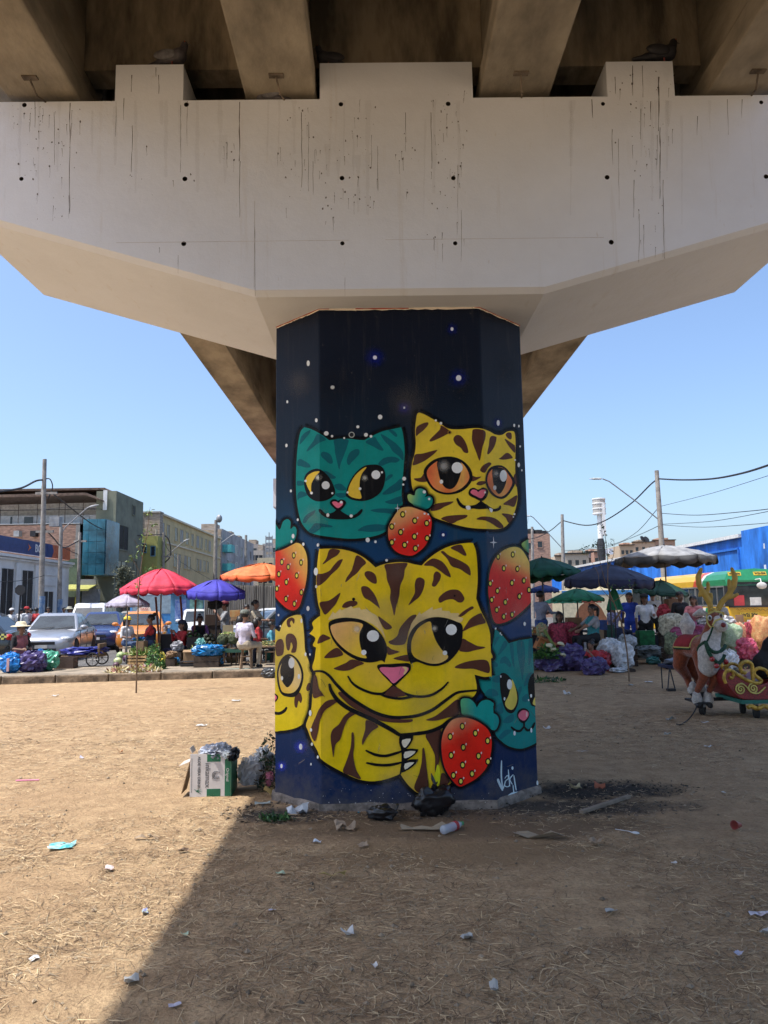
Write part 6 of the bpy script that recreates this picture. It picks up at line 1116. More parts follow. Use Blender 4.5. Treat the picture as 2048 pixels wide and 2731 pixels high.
person('child in a turquoise top beside the column', px_loc(727, 19.6), R(95), 'sit', .42, 1.32, CTEE, CNAVY, SKIN2, 'short', None, None, 'lap')
for i, (u, Y, tp, ht, hm_, hr, lb_) in enumerate([(33, 35.6, CW, 'cap', CW, 0, 'passer-by in a white cap and red-striped shirt beyond the parked cars'), (58, 36.2, CW, None, None, 180, 'bare-headed passer-by in white left of the tall pole'), (72, 35.2, CW, 'cap', CRED, 60, 'passer-by in a red cap beyond the silver sedan'), (84, 36.6, CGREY, None, None, -60, 'passer-by in grey behind the red-capped one'), (98, 35.4, CRED, None, None, 150, 'passer-by in a red shirt just left of the tall pole'), (130, 36.8, CW, None, None, 30, 'passer-by right of the tall pole'), (186, 37.5, CKHAKI, 'straw', cloth('grey_hat', (.33, .32, .25)), 90, 'man in a grey brimmed hat by the yellow shop'), (172, 38.6, CBLK, None, None, 0, 'dark-clothed passer-by in front of the yellow shop')]): person(lb_, (W(u, 1600, Y).x, Y, .02), R(hr), 'stand', 0, 1.62 + .03 * (i % 3), tp, CJEAN, SKIN2, 'short', ht, hm_, 'down')
# ---- right side
person('man in a grey check shirt standing under the green parasol', px_loc(1441, 19.7), R(125), 'stand', 0, 1.70, CHECK, CJEAN, SKIN2, 'short', None, None, 'fwd', sleeve='long')
person('long-haired woman in black resting behind the red sacks', px_loc(1490, 19.3), R(-10), 'sit', .36, 1.56, CBLK, CBLK, SKIN2, 'long', None, None, ('lap', 'reach'))
person('woman in a teal vest with a ponytail sitting above the red sacks', px_loc(1573, 18.0, 0.0), R(-80), 'sit', .66, 1.62, CGREY, CBLK, SKIN2, 'pony', None, None, 'reach', over=CTEAL, build=1.18)
person('child in red crouching on the ground by the purple bags', (W(1580, 1795, 16.7).x + .1, 16.75, 0), R(-55), 'squat', 0, 1.22, CRED, CBLK, SKIN2, 'bun', None, None, ('ground', 'face'), lean=.55)
person('young person in a blue and yellow tracksuit behind the stalls', px_loc(1678, 21.3), R(-30), 'stand', 0, 1.64, CBLUE, CBLUE, SKIN, 'long', None, None, 'down', sleeve='long')
person('vendor in a flowered blouse behind the green folded parasol', px_loc(1636, 19.8), R(35), 'sit', .6, 1.56, CFLOR, CNAVY, SKIN2, 'long', None, None, 'face', build=1.1)
person('woman in a black cap and white tee with a shoulder strap', px_loc(1718, 19.9), R(-15), 'stand', 0, 1.56, CW, CBLK, SKIN2, 'long', 'cap', CBLK, ('down', 'fwd'), build=1.08)
person('man in a red cap and white football shirt numbered nine, back to us', px_loc(1741, 22.2), R(170), 'stand', 0, 1.68, CW, CBLK, SKIN, 'short', 'cap', CRED, 'hip', back='9')
person('vendor in a black tee behind the reindeer antlers', px_loc(1813, 19.2), R(10), 'stand', 0, 1.62, CBLK, CJEAN, SKIN2, 'short', None, None, 'down')
person('dark-haired person in a pink top bending behind the reindeer', px_loc(1852, 18.8), R(-40), 'stand', 0, 1.52, CPINK, CNAVY, SKIN2, 'long', None, None, 'fwd', lean=.2)
person('person in a red top standing by the bus side', px_loc(1790, 23.3), R(80), 'stand', 0, 1.6, CRED, CJEAN, SKIN2, 'short', None, None, 'down')
person('person all in black seated in the sleigh at the right edge', (W(2050, 1760, 10.35).x, 10.4, .12), R(88), 'sit', .44, 1.62, CBLK, CBLK, SKIN2, 'short', None, None, 'reach', sleeve='long', lean=.55, build=1.2, stool=False)
# ================================================================== parasols
wood_m = mat('weathered_wood', (.26, .17, .10), .85, var=.3, scale=4, stretch=(8, 8, 1)); steel = mat('painted_steel', (.05, .05, .055), .5, .5)
def parasol(label, u, va, vr, wpx, Y, col, n=8, val=10, base=PZ, tilt=0.0, polem=None, top=None, scallop=.35, und=None):
 r = wpx / 2 * MPP(Y); za = W(u, va, Y).z; zr = W(u, vr, Y).z; p = W(u, va, Y); hh = za - zr; vz = val * MPP(Y)
 t = thing('parasol', label, 'parasol', (p.x, Y, base)); can = bpy.data.objects.new('canopy', None); C.objects.link(can); can.parent = t; can.location = (0, 0, za - base); can.rotation_euler = (tilt, tilt * .3, .3)
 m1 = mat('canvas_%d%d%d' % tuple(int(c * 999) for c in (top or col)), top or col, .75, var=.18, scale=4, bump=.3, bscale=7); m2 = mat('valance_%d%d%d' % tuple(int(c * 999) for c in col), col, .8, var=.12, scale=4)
 K = 6; q = 5
 for i in range(n):
  b = MB(); b.smooth = True; vs = []
  for k in range(K + 1):
   f = k / K
   for j in range(q + 1):
    g_ = j / q; a = 2 * math.pi * (i + g_) / n; sag = 1 - .055 * math.sin(math.pi * g_) * f; dz = -.035 * math.sin(math.pi * g_) * f * r
    rr = r * f * sag * (1 if k < K else 1); z = -hh * (f ** 1.45) * .96 + dz * (1 - f * .3) + .03 * r * fbm(i * 3.1 + f * 3, g_ * 4, r * 7); vs.append((rr * math.cos(a), rr * math.sin(a), z))
  b.add(vs, [(k * (q + 1) + j, k * (q + 1) + j + 1, (k + 1) * (q + 1) + j + 1, (k + 1) * (q + 1) + j) for k in range(K) for j in range(q)])
  o = b.build('gore', m1, can)
  sd_ = o.modifiers.new('s', 'SOLIDIFY'); sd_.thickness = .004
  v = MB(); v.smooth = True; vv = []
  for j in range(9):
   g_ = j / 8; a = 2 * math.pi * (i + g_) / n; sag = 1 - .055 * math.sin(math.pi * g_); x, y = r * sag * math.cos(a), r * sag * math.sin(a); z0 = -hh * .96 - .035 * .7 * math.sin(math.pi * g_) * r
   dr = vz * (1 - scallop + scallop * abs(math.sin(math.pi * g_ * 2))) * random.uniform(.85, 1.1); fl = 1 + .03 * math.sin(g_ * 12 + i)
   vv += [(x, y, z0), (x * fl, y * fl, z0 - dr)]
  v.add(vv, [(2 * j, 2 * j + 2, 2 * j + 3, 2 * j + 1) for j in range(8)]); o = v.build('valance', m2, can); sd_ = o.modifiers.new('s', 'SOLIDIFY'); sd_.thickness = .003
  a = 2 * math.pi * i / n; MB().tube([(0, 0, -.06), (r * .55 * math.cos(a), r * .55 * math.sin(a), -hh * .42 - .03), (r * .98 * math.cos(a), r * .98 * math.sin(a), -hh * .95 - .012)], .007, 5).build('rib', steel, can)
 MB().cyl((0, 0, 0), (0, 0, za - base + .05), .02, n=8).build('pole', polem or steel, t); return t
random.seed(31)
parasol('large crimson parasol with a scalloped rim over the vegetable sellers', 431, 1517, 1572, 208, 20.6, (.62, .035, .075), 10, 16, polem=wood_m)
parasol('violet blue parasol with one dark panel beside the crimson one', 578, 1546, 1578, 152, 20.0, (.045, .04, .36), 8, 20, scallop=.1, tilt=.08)
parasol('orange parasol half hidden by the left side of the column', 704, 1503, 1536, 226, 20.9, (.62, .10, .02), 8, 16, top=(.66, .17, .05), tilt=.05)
parasol('small lilac grey parasol above the green bucket', 341, 1582, 1612, 112, 19.9, (.33, .30, .38), 8, 9, polem=grey_m)
parasol('dark green parasol touching the right side of the column', 1444, 1488, 1530, 200, 20.0, (.008, .085, .05), 8, 18, tilt=-.06)
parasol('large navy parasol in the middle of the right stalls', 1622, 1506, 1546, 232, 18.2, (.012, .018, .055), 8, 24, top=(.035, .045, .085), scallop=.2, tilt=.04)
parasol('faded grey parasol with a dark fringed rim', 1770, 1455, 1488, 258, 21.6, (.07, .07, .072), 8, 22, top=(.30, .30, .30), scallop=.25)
parasol('low bottle green parasol in front of the yellow bus', 1762, 1548, 1578, 140, 20.6, (.008, .05, .035), 8, 10, tilt=.1)
parasol('small blue parasol far back near the column', 1450, 1560, 1572, 80, 27, (.02, .045, .17), 8, 10)
parasol('low emerald green parasol behind the navy one', 1538, 1570, 1597, 140, 22.6, (.01, .16, .075), 8, 8)
parasol('pale green parasol just behind the emerald one', 1500, 1588, 1604, 100, 24.5, (.06, .36, .22), 8, 5)
parasol('small coral red parasol far back among the stalls', 1571, 1592, 1602, 62, 27, (.5, .14, .09), 8, 6)
f = thing('folded_parasol', 'closed green parasol hanging in the right stalls', 'parasol', (W(1638, 1600, 18.6).x, 18.6, PZ))
zz = W(1638, 1566, 18.6).z - PZ; hh = 60 * MPP(18.6); MB().lathe([(.03, zz), (.10, zz - hh * .3), (.16, zz - hh * .75), (.20, zz - hh), (.12, zz - hh * .98)], n=20, wob=lambda i, a: 1 + .18 * math.sin(a * 6) * (i > 0)).build('canopy', mat('folded_green', (.01, .16, .08), .8), f); MB().cyl((0, 0, 0), (0, 0, zz + .1), .018).build('pole', steel, f)
for i, (u0, v0, u1, v1, Y, lb_) in enumerate([(415, 1592, 428, 1690, 20.8, 'leaning brown post under the left of the crimson parasol'), (481, 1590, 494, 1700, 21.0, 'leaning brown post under the right of the crimson parasol'), (522, 1600, 515, 1665, 20.6, 'reddish post beside the violet parasol')]):
 a, b = W(u0, v0, Y), W(u1, v1 + 70, Y + .1); one('wooden_post', MB().cyl((0, 0, 0), a - b, .03), mat('red_brown_wood', (.16, .055, .035), .8), lb_, 'post', 'posts under the parasols', b)
# ================================================================== bags, sacks, crates
def plastic(name, c, rough=.32, tr=.0): return mat('plastic_' + name, c, rough, var=.3, scale=7, bump=.5, bscale=12, spec=.5, trans=tr)
def lump(w, d, h, seed, amp=.13, sq=2.6, lumps=0.0, nu=44, nv=26, crease=0.0):
 """a full bag or sack, flat underneath"""
 m = MB(); m.smooth = not crease; vs = []; fs = []
 if crease: nu, nv = 30, 17; rj = random.Random(seed)
 for i in range(nv + 1):
  t = math.pi * i / nv
  for j in range(nu):
   a = 2 * math.pi * j / nu + (rj.uniform(-.09, .09) if crease else 0); e = lambda c: math.copysign(abs(c) ** (2 / sq), c); x, y, z = e(math.sin(t)) * e(math.cos(a)), e(math.sin(t)) * e(math.sin(a)), e(-math.cos(t))
   q = 1 + amp * fbm(x * 1.7 + seed, y * 1.7, z * 1.7 + seed, 3) + crease * (.5 - abs(fbm(x * 2.6 + seed * 2, y * 2.6, z * 1.6, 2)) * 2.2) + crease * .55 * (.4 - abs(fbm(x * 6 + seed, y * 6, z * 3.5, 2)) * 2)
   if crease: q *= 1 + rj.uniform(-.035, .035)
   if lumps:
    dd, _ = noise.voronoi(Vector((x * w / lumps + seed, y * d / lumps, z * h / lumps)) * .62); q += .10 * (.55 - min(1, dd[0])) * 1.2
   vs.append((x * q * w / 2, y * q * d / 2, max(0.0, (z * q + 1) * h / 2)))
 for i in range(nv):
  for j in range(nu): fs.append((i * nu + j, i * nu + (j + 1) % nu, (i + 1) * nu + (j + 1) % nu, (i + 1) * nu + j))
 return m.add(vs, fs)
_sd = [1.0]
def prop_up(label, x, y, z0, z1, w, d):
 if z1 - z0 < .05: return
 t = thing('produce_crate', 'dark crate under the ' + ' '.join(label.split()[:9]), 'crate', (x, y, z0)); m = mat('dark_crate_wood', (.06, .042, .03), .85, var=.3); h = z1 - z0 - .006; n = max(1, int(h / .12))
 for i in range(n):
  for s in (-1, 1): MB().box((0, s * d * .42, h * (i + .5) / n), (w * .86, .015, h / n - .012)).build('slat', m, t); MB().box((s * w * .42, 0, h * (i + .5) / n), (.015, d * .8, h / n - .012)).build('slat', m, t)
 MB().box((0, 0, h - .008), (w * .8, d * .8, .014)).build('top_board', m, t)
def bag(label, u0, u1, vt, vb, m, Y=None, z=PZ, dep=.8, knot=True, name='plastic_bag', cat='bag', amp=.2, sq=2.4, lumps=0, group=None, crease=.2):
 _sd[0] += 3.7; g0 = G((u0 + u1) / 2, vb, z) if Y is None else W((u0 + u1) / 2, vb, Y); Y = g0.y; w = (u1 - u0) * MPP(Y); h = (vb - vt) * MPP(Y)
 t = thing(name, label, cat, (g0.x, Y + w * dep * .4, z if g0.z < z + .02 else g0.z), random.uniform(-.3, .3), group)
 if 'hanging' not in name and name != 'mesh_sack': prop_up(label, g0.x, Y + w * dep * .4, z, t.location.z, w, w * dep)
 lump(w * 1.04, w * dep, h * 1.02, _sd[0], amp, sq, lumps, crease=0 if lumps else crease).build('sack' if 'sack' in name else 'bag_body', m, t)
 if knot:
  k = MB(); n_ = 9; vs = [(0, 0, h * .93)]
  for i in range(n_): a = 2 * math.pi * i / n_; r_ = w * .10 * random.uniform(.5, 1.2); vs += [(r_ * .5 * math.cos(a), r_ * .5 * math.sin(a), h * .97 + random.uniform(0, .02)), (r_ * math.cos(a + .3) + .02, r_ * math.sin(a + .3), h * 1.0 + random.uniform(.0, .05))]
  k.add(vs, [(0, 1 + 2 * i, 1 + 2 * ((i + 1) % n_)) for i in range(n_)] + [(1 + 2 * i, 2 + 2 * i, 2 + 2 * ((i + 1) % n_), 1 + 2 * ((i + 1) % n_)) for i in range(n_)]); k.build('tied_neck', m, t)
 return t
PB, PP, PT = plastic('blue', (.02, .22, .62)), plastic('purple', (.075, .055, .17)), plastic('green', (.10, .42, .28))
PK, PWh, PR, PBl = mat('black_bin_bag', (.012, .012, .014), .3, var=.2, bump=.35, bscale=14), plastic('white', (.55, .58, .60), .45), plastic('red', (.42, .035, .05)), plastic('bluebag', (.015, .17, .42))
b = bag('blue patterned shopping bag at the left edge', -8, 44, 1745, 1796, PB); MB().box((.08, -.21, .2), (.06, .02, .3)).build('stripe', mat('bag_stripe', (.5, .3, .3)), b)
bag('big purple plastic bag among the bags at the left', 38, 108, 1741, 1794, PP); bag('sea green plastic bag right of the purple bag', 92, 146, 1739, 1789, PT); bag('lilac plastic bag behind the blue patterned bag', -20, 18, 1750, 1785, plastic('lilac', (.3, .25, .5)))
bag('blue bag behind the big purple bag', 88, 118, 1735, 1775, PB, dep=.6)
def slat_box(name, label, cat, c, w, d, h, rz, m, rows=4, upright=False, gap=.012, floor=True, group=None, vert=False):
 t = thing(name, label, cat, c, rz, group); th = .012; rh = h / rows
 if vert:
  nv = max(4, int(w / .07))
  for s in (-1, 1):
   for i in range(nv): MB().box((-w / 2 + w * (i + .5) / nv, s * d / 2, h / 2), (w / nv - .02, th, h)).build('slat', m, t)
   for i in range(max(3, int(d / .07))): n_ = max(3, int(d / .07)); MB().box((s * w / 2, -d / 2 + d * (i + .5) / n_, h / 2), (th, d / n_ - .02, h)).build('slat', m, t)
 else:
  for i in range(rows):
   z = rh * (i + .5)
   for s in (-1, 1): MB().box((0, s * d / 2, z), (w, th, rh - gap)).build('slat', m, t); MB().box((s * (w / 2 - th), 0, z), (th, d - th * 1.2, rh - gap)).build('slat', m, t)
 for sx in (-1, 1):
  for sy in (-1, 1): MB().box((sx * (w / 2 - .035), sy * (d / 2 - .03), h / 2), (.035, .035, h)).build('corner_post', m, t)
 if floor: MB().box((0, 0, .02), (w - .03, d - .03, .015)).build('floor', m, t)
 return t
def gp15(u, v, z=PZ): p = G(u, v, z); return p
p = gp15(167, 1784); slat_box('planter_box', 'brown slatted box beside the blue covered cart', 'box', (p.x, p.y + .2, PZ), .46, .36, .27, .06, mat('brown_slats', (.085, .055, .045), .7), 4, gap=.006)
p = gp15(366, 1774); slat_box('wooden_crate', 'light wooden crate of celery in front of the green bucket', 'crate', (p.x, p.y + .22, PZ), .50, .38, .25, -.1, mat('crate_wood', (.48, .31, .14), .85, var=.2, stretch=(6, 6, 1)), 3, gap=.03); CR1 = p
# blue-covered hand cart
p = gp15(205, 1780); ct = thing('hand_cart', 'low hand cart under a blue tarpaulin with spoked wheels', 'cart', (p.x, p.y + .45, PZ))
MB().box((0, 0, .26), (.95, .6, .05)).build('bed', wood_m, ct); tp = lump(1.05, .66, .2, 5.1, .2, 3.2, crease=.3); tp.build('tarpaulin', plastic('tarp_blue', (.02, .025, .22), .4), ct, (0, 0, .28))
for y in (-.33, .33):
 for x in (.34,):
  w_ = MB(); w_.tube([(.16 * math.cos(2 * math.pi * i / 20), 0, .16 * math.sin(2 * math.pi * i / 20)) for i in range(21)], .018, 6, cap=False); o = w_.build('wheel', tyre_m, ct, (x, y, .18))
  for i in range(8): a = math.pi * i / 4; MB().cyl((0, 0, 0), (.15 * math.cos(a), 0, .15 * math.sin(a)), .007, n=5).build('spoke', grey_m, o)
MB().box((.45, 0, .42), (.05, .5, .3)).build('end_board', wood_m, ct)
for s in (-1, 1): MB().cyl((-.45, s * .25, 0), (-.45, s * .25, .26), .02).build('leg', wood_m, ct)
# bucket
p = gp15(343, 1748); bk_ = thing('bucket', 'large green bucket lined with a blue bag', 'bucket', (p.x, p.y + .9, PZ)); sY = MPP(p.y + .9)
MB().lathe([(.13, 0), (.17, .44), (.185, .44), (.185, .47), (.165, .47), (.15, .2)], n=24).build('tub', plastic('bucket_green', (.012, .12, .07), .4), bk_); lump(.40, .40, .16, 8.8, .25, 2.2, crease=.3).build('liner', PB, bk_, (0, 0, .42))
p = gp15(316, 1745); b2 = thing('bucket', 'dark blue bucket half behind the green bucket', 'bucket', (p.x, p.y + 1.0, PZ)); MB().lathe([(.12, 0), (.15, .34), (.165, .34), (.165, .36), (.14, .36), (.13, .1)], n=24).build('tub', plastic('bucket_blue', (.012, .02, .12), .4), b2)
p = gp15(325, 1748); one('board', MB().box((0, 0, .2), (.26, .025, .42), rx=-.5, rz=.2), mat('striped_board', (.55, .50, .42), .8, scale=3, col2=(.30, .2, .12)), 'pale striped board leaning by the cabbages', 'board', loc=(p.x, p.y + .45, PZ))
# produce
def leaves(name, label, cat, c, rx, ry, h, n, ls, cols, seed, kind='stuff', flat=1.0):
 random.seed(seed); me_v = []; me_f = []; mi = []
 for i in range(n):
  a = random.uniform(0, 6.283); q = math.sqrt(random.random()); z = h * (1 - q * q) * random.uniform(.3, 1.05); x, y = rx * q * math.cos(a), ry * q * math.sin(a)
  d = Vector((random.gauss(0, 1), random.gauss(0, 1), random.gauss(.2, .7) * flat)).normalized(); s = d.cross(Vector((random.gauss(0, 1), random.gauss(0, 1), random.gauss(0, 1)))).normalized(); n3 = d.cross(s); l = ls * random.uniform(.6, 1.4); w = l * random.uniform(.25, .5); o = len(me_v); P = Vector((x, y, max(.01, z)))
  me_v += [P, P + d * l * .5 + s * w * .5 - n3 * l * .06, P + d * l + n3 * l * .1, P + d * l * .5 - s * w * .5 - n3 * l * .06]; me_f.append((o, o + 1, o + 2, o + 3)); mi.append(random.randrange(len(cols)))
 me_v = [(v[0], v[1], max(v[2], .004)) for v in me_v]
 me = bpy.data.meshes.new(name); me.from_pydata(me_v, [], me_f)
 for q in cols: me.materials.append(q)
 me.polygons.foreach_set('material_index', mi); o = bpy.data.objects.new(name, me); C.objects.link(o); o.location = c; tag(o, label, cat, None, kind); return o
LG1, LG2, LG3, LY, LH = mat('leaf_bright', (.11, .26, .04), .6), mat('leaf_mid', (.05, .15, .03), .6), mat('leaf_dark', (.02, .065, .02), .6), mat('leaf_yellow', (.50, .48, .16), .6), mat('husk', (.62, .52, .27), .7)
p = gp15(400, 1788); leaves('leafy_greens', 'tall heap of bunched leafy greens beside the crate', 'greens', (p.x, p.y + .35, PZ), .25, .25, .62, 900, .07, [LG2, LG3, LG1, LG2], 3); leaves('celery', 'pale celery stalks lying across the wooden crate', 'celery', (CR1.x + .03, CR1.y + .2, PZ + .25), .34, .18, .16, 260, .16, [LY, LG1, mat('celery_pale', (.52, .56, .26), .6)], 4)
p = gp15(352, 1794); leaves('husk_heap', 'scattered pale husks and trimmings spilling over the pavement', 'husks', (p.x, p.y + .12, PZ), .62, .22, .12, 480, .12, [LH, LY, LH, mat('husk_red', (.35, .16, .12)), mat('husk_white', (.6, .57, .5))], 5)
p = gp15(455, 1776); leaves('greens_scrap', 'small heap of green trimmings below the tomatoes', 'greens', (p.x, p.y + .05, PZ), .25, .1, .06, 120, .07, [LG1, LY, LG2], 6)
def pile(name, label, cat, group, mesh_mb, m, spots):
 base = None
 for i, (x, y, z, s) in enumerate(spots):
  if base is None: o = mesh_mb.build(name, m); base = o
  else: o = base.copy(); C.objects.link(o)
  o.location = (x, y, z); o.scale = (s, s, s); o.rotation_euler = (random.uniform(-.3, .3), random.uniform(-.3, .3), random.uniform(0, 6)); tag(o, label, cat, group)
def heap_spots(cx, cy, z, w, d, r, layers, jit=.1):
 S = []
 for k in range(layers):
  nx = max(1, int(w / (2 * r)) - k); ny = max(1, int(d / (2 * r)) - k)
  for i in range(nx):
   for j in range(ny): S.append((cx + (i - (nx - 1) / 2) * 2 * r + random.uniform(-jit, jit) * r, cy + (j - (ny - 1) / 2) * 2 * r + random.uniform(-jit, jit) * r, z + r + k * r * 1.5, random.uniform(.9, 1.08)))
 return S
random.seed(9)
def fruit(r, rough=.4):
 m = MB(); m.smooth = True; m.ball((0, 0, 0), (r, r, r * .86), 12, 8); m.cyl((0, 0, r * .8), (0, 0, r * .95), r * .12, n=5); return m
p = gp15(462, 1766); pile('tomato', 'red tomato in the heap by the blue bag', 'tomato', 'tomatoes in the heap', fruit(.04), mat('tomato_red', (.52, .045, .02), .3, var=.3), heap_spots(p.x, p.y + .22, PZ, .46, .3, .04, 2))
p = gp15(484, 1742); pile('beetroot', 'dark red beetroot in the pile before the woman in red', 'beetroot', 'beetroots in the pile', fruit(.055), mat('beet', (.055, .015, .025), .6, var=.3), heap_spots(p.x, p.y + .9, PZ + .02, .34, .3, .055, 3))
def cabbage(r, c):
 t = MB(); t.smooth = True; t.ball((0, 0, 0), (r, r, r * .9), 14, 9); return t
for i, (u, v, r, m, lb_) in enumerate([(303, 1776, .11, mat('cabbage_pale', (.50, .56, .30), .55, var=.25), 'pale cabbage at the left of the husk heap'), (312, 1760, .12, mat('cabbage_green', (.36, .46, .20), .55, var=.3), 'pale green cabbage resting behind the other one'), (328, 1768, .115, mat('cabbage_red', (.085, .03, .07), .5, var=.3), 'dark red cabbage beside the wooden crate'), (298, 1784, .08, mat('cabbage_red2', (.12, .06, .08), .5, var=.3), 'small dull red cabbage nearest the road')]):
 p = gp15(u, v); t = thing('cabbage', lb_, 'cabbage', (p.x, p.y + .3, PZ)); q = MB(); q.smooth = True; q.ball((0, 0, r * .88), (r, r, r * .9), 14, 9); q.build('heart', m, t)
 for k in range(4): a = k * 1.6 + i; l = MB(); l.smooth = True; vs = [(r * 1.04 * math.sin(th) * math.cos(a + dp), r * 1.04 * math.sin(th) * math.sin(a + dp), r * .88 - r * .95 * math.cos(th)) for th in (.5, 1.0, 1.5, 2.0) for dp in (-.5, -.2, .2, .5)]; l.add(vs, [(y * 4 + x, y * 4 + x + 1, y * 4 + x + 5, y * 4 + x + 4) for y in range(3) for x in range(3)]); l.build('outer_leaf', m, t)
bag('yellow plastic sack half full beside the greens', 420, 438, 1743, 1778, plastic('yellow', (.55, .45, .05)), dep=1.0)
bag('bright blue plastic bag in front of the tomatoes', 449, 476, 1755, 1774, PBl, dep=.9)
bag('big blue plastic bag lying on boxes beside the scale', 512, 588, 1722, 1750, plastic('bright_blue', (.012, .17, .42), .25), Y=18.4, dep=.7, sq=2.8, crease=.22); bag('second blue bag lying below the big one', 545, 590, 1752, 1778, PBl, dep=.8)
def carton(label, u0, u1, vt, vb, Y, z, m, d=.35, rz=0.0, name='cardboard_box', op=True):
 a = W((u0 + u1) / 2, vb, Y); w = (u1 - u0) * MPP(Y); h = (vb - vt) * MPP(Y); t = thing(name, label, 'box', (a.x, Y + d / 2, z if z is not None else a.z), rz); th = .008
 if name == 'cardboard_box' and 'left on' not in label and 'right one' not in label and 'flattened' not in label and 'held up' not in label: prop_up(label, a.x, Y + d / 2, PZ if a.x < 4 or Y > 18.6 else 0, t.location.z, w, d)
 MB().box((0, -d / 2, h / 2), (w, th, h)).build('front_panel', m, t); MB().box((0, d / 2, h / 2), (w, th, h)).build('back_panel', m, t)
 for s in (-1, 1): MB().box((s * (w / 2 - th / 2), 0, h / 2), (th, d - th * 1.1, h)).build('side_panel', m, t)
 MB().box((0, 0, th), (w - .02, d - .02, th)).build('base', m, t)
 if op: MB().box((0, -d / 2 - .05, h + .004), (w * .98, .11, th), rx=.5).build('flap', m, t)
 else: MB().box((0, 0, h), (w, d, th)).build('lid', m, t)
 return t
card, card2 = mat('cardboard', (.33, .215, .12), .85, var=.1), mat('grey_card', (.26, .25, .24), .85)
p = gp15(520, 1774); carton('open cardboard box of goods behind the kitchen scale', 489, 548, 1738, 1773, p.y + .2, PZ, card, .4); leaves('mixed_greens', 'mixed roots and greens piled in the open cardboard box', 'greens', (W(518, 1740, p.y + .4).x, p.y + .42, PZ + .28), .25, .16, .12, 200, .08, [LY, LG1, mat('turquoise_bag', (.05, .4, .32), .4), LH], 12)
carton('low grey box in front of the woman in red', 430, 467, 1722, 1745, 19.4, PZ, mat('brown_low_box', (.12, .07, .05)), .3); carton('small cardboard box between the two seated women', 428, 445, 1690, 1715, 21.0, PZ + .3, card, .25)
sc_ = thing('kitchen_scale', 'old platform scale with an upright standing on the pavement edge', 'scale', (gp15(502, 1778).x, gp15(502, 1778).y + .15, PZ)); MB().box((0, 0, .05), (.44, .3, .05)).box((0, 0, .02), (.4, .26, .04)).build('base', metal_d, sc_); MB().box((-.04, 0, .115), (.38, .3, .018)).build('platform', steel, sc_); MB().box((.19, .05, .30), (.035, .05, .44)).build('upright', wood_m, sc_); MB().box((.19, .05, .53), (.10, .06, .05)).build('dial', grey_m, sc_)
# fruit stall in the middle
random.seed(14)
st_ = thing('fruit_stand', 'rough wooden stand carrying dark melons and pineapples', 'stand', (W(566, 1700, 19.6).x, 19.8, PZ))
for x in (-.32, .0, .32):
 for y in (-.22, .22): MB().box((x, y, .22), (.04, .04, .44)).build('leg', wood_m, st_)
for i in range(4): MB().box((0, -.26 + i * .17, .455), (.78, .155, .025)).build('plank', wood_m, st_)
for z in (.12, .3): MB().box((0, -.245, z), (.74, .02, .05)).build('rail', wood_m, st_)
cx = W(554, 1690, 19.6).x; pile('melon', 'dark green melon stacked on the wooden stand', 'melon', 'melons on the stand', fruit(.062), mat('dark_melon', (.03, .038, .02), .6, var=.5, scale=9), heap_spots(cx, 19.75, PZ + .468, .5, .38, .062, 3))
pf_ = MB(); pf_.smooth = True; pf_.ball((0, 0, 0), (.055, .055, .07), 10, 8); cx = W(585, 1690, 19.6).x; pile('pineapple', 'tan pineapple stacked beside the melons', 'pineapple', 'pineapples on the stand', pf_, mat('pineapple_tan', (.25, .14, .05), .75, var=.5, scale=30, bump=.8, bscale=60), heap_spots(cx + .05, 19.75, PZ + .468, .34, .36, .058, 3))
one('price_board', MB().box((0, 0, .12), (.28, .012, .2)).box((0, .005, 0), (.02, .01, .3)), mat('price_card', (.30, .25, .15), .8), 'blank brown card standing in the fruit stall', 'sign', loc=(W(608, 1672, 19.4).x, 19.4, W(608, 1690, 19.4).z))
cartt = thing('market_barrow', 'green wheeled barrow loaded with sacks of vegetables', 'barrow', (W(606, 1740, 18.9).x, 19.0, PZ)); MB().box((0, 0, .36), (.95, .55, .07)).build('tray', mat('barrow_green', (.02, .09, .06), .6), cartt)
for x in (-.25,):
 w_ = MB(); w_.smooth = True; w_.tube([(.15 * math.cos(2 * math.pi * i / 20), 0, .15 * math.sin(2 * math.pi * i / 20)) for i in range(21)], .04, 8, cap=False); o = w_.build('wheel', tyre_m, cartt, (x, -.28, .19)); MB().lathe([(.02, -.03), (.11, -.02), (.11, .02), (.02, .03)], n=16).build('hub', rim_m, o).rotation_euler.x = R(90)
for x in (.4,): 
 for s in (-1, 1): MB().cyl((x, s * .2, 0), (x, s * .2, .34), .02).build('leg', steel, cartt)
bag('dark green mesh sack of vegetables, left one on the barrow', 578, 607, 1694, 1720, mat('mesh_green', (.055, .07, .03), .85, var=.6, scale=40, bump=1.0, bscale=50), Y=18.8, dep=1.0, knot=False, name='mesh_sack', lumps=.05); bag('dark green mesh sack of vegetables, right one on the barrow', 606, 638, 1692, 1719, mat('mesh_green', (.055, .07, .03)), Y=18.8, dep=1.0, knot=False, name='mesh_sack', lumps=.05)
leaves('yellow_beans', 'heap of pale yellow vegetables on top of the mesh sacks', 'vegetables', (W(610, 1692, 18.95).x, 19.0, W(610, 1692, 18.95).z), .22, .14, .05, 220, .045, [LY, mat('pale_bean', (.6, .6, .25)), LG1], 15)
bs_ = thing('metal_basin', 'dented metal basin on the pavement in front of the barrow', 'basin', (gp15(616, 1768).x, gp15(616, 1768).y + .2, PZ)); MB().lathe([(.12, 0), (.22, .10), (.25, .155), (.265, .155), (.24, .125), (.2, .09), (.10, .02)], n=28).build('bowl', mat('basin_metal', (.42, .38, .31), .4, .7), bs_)
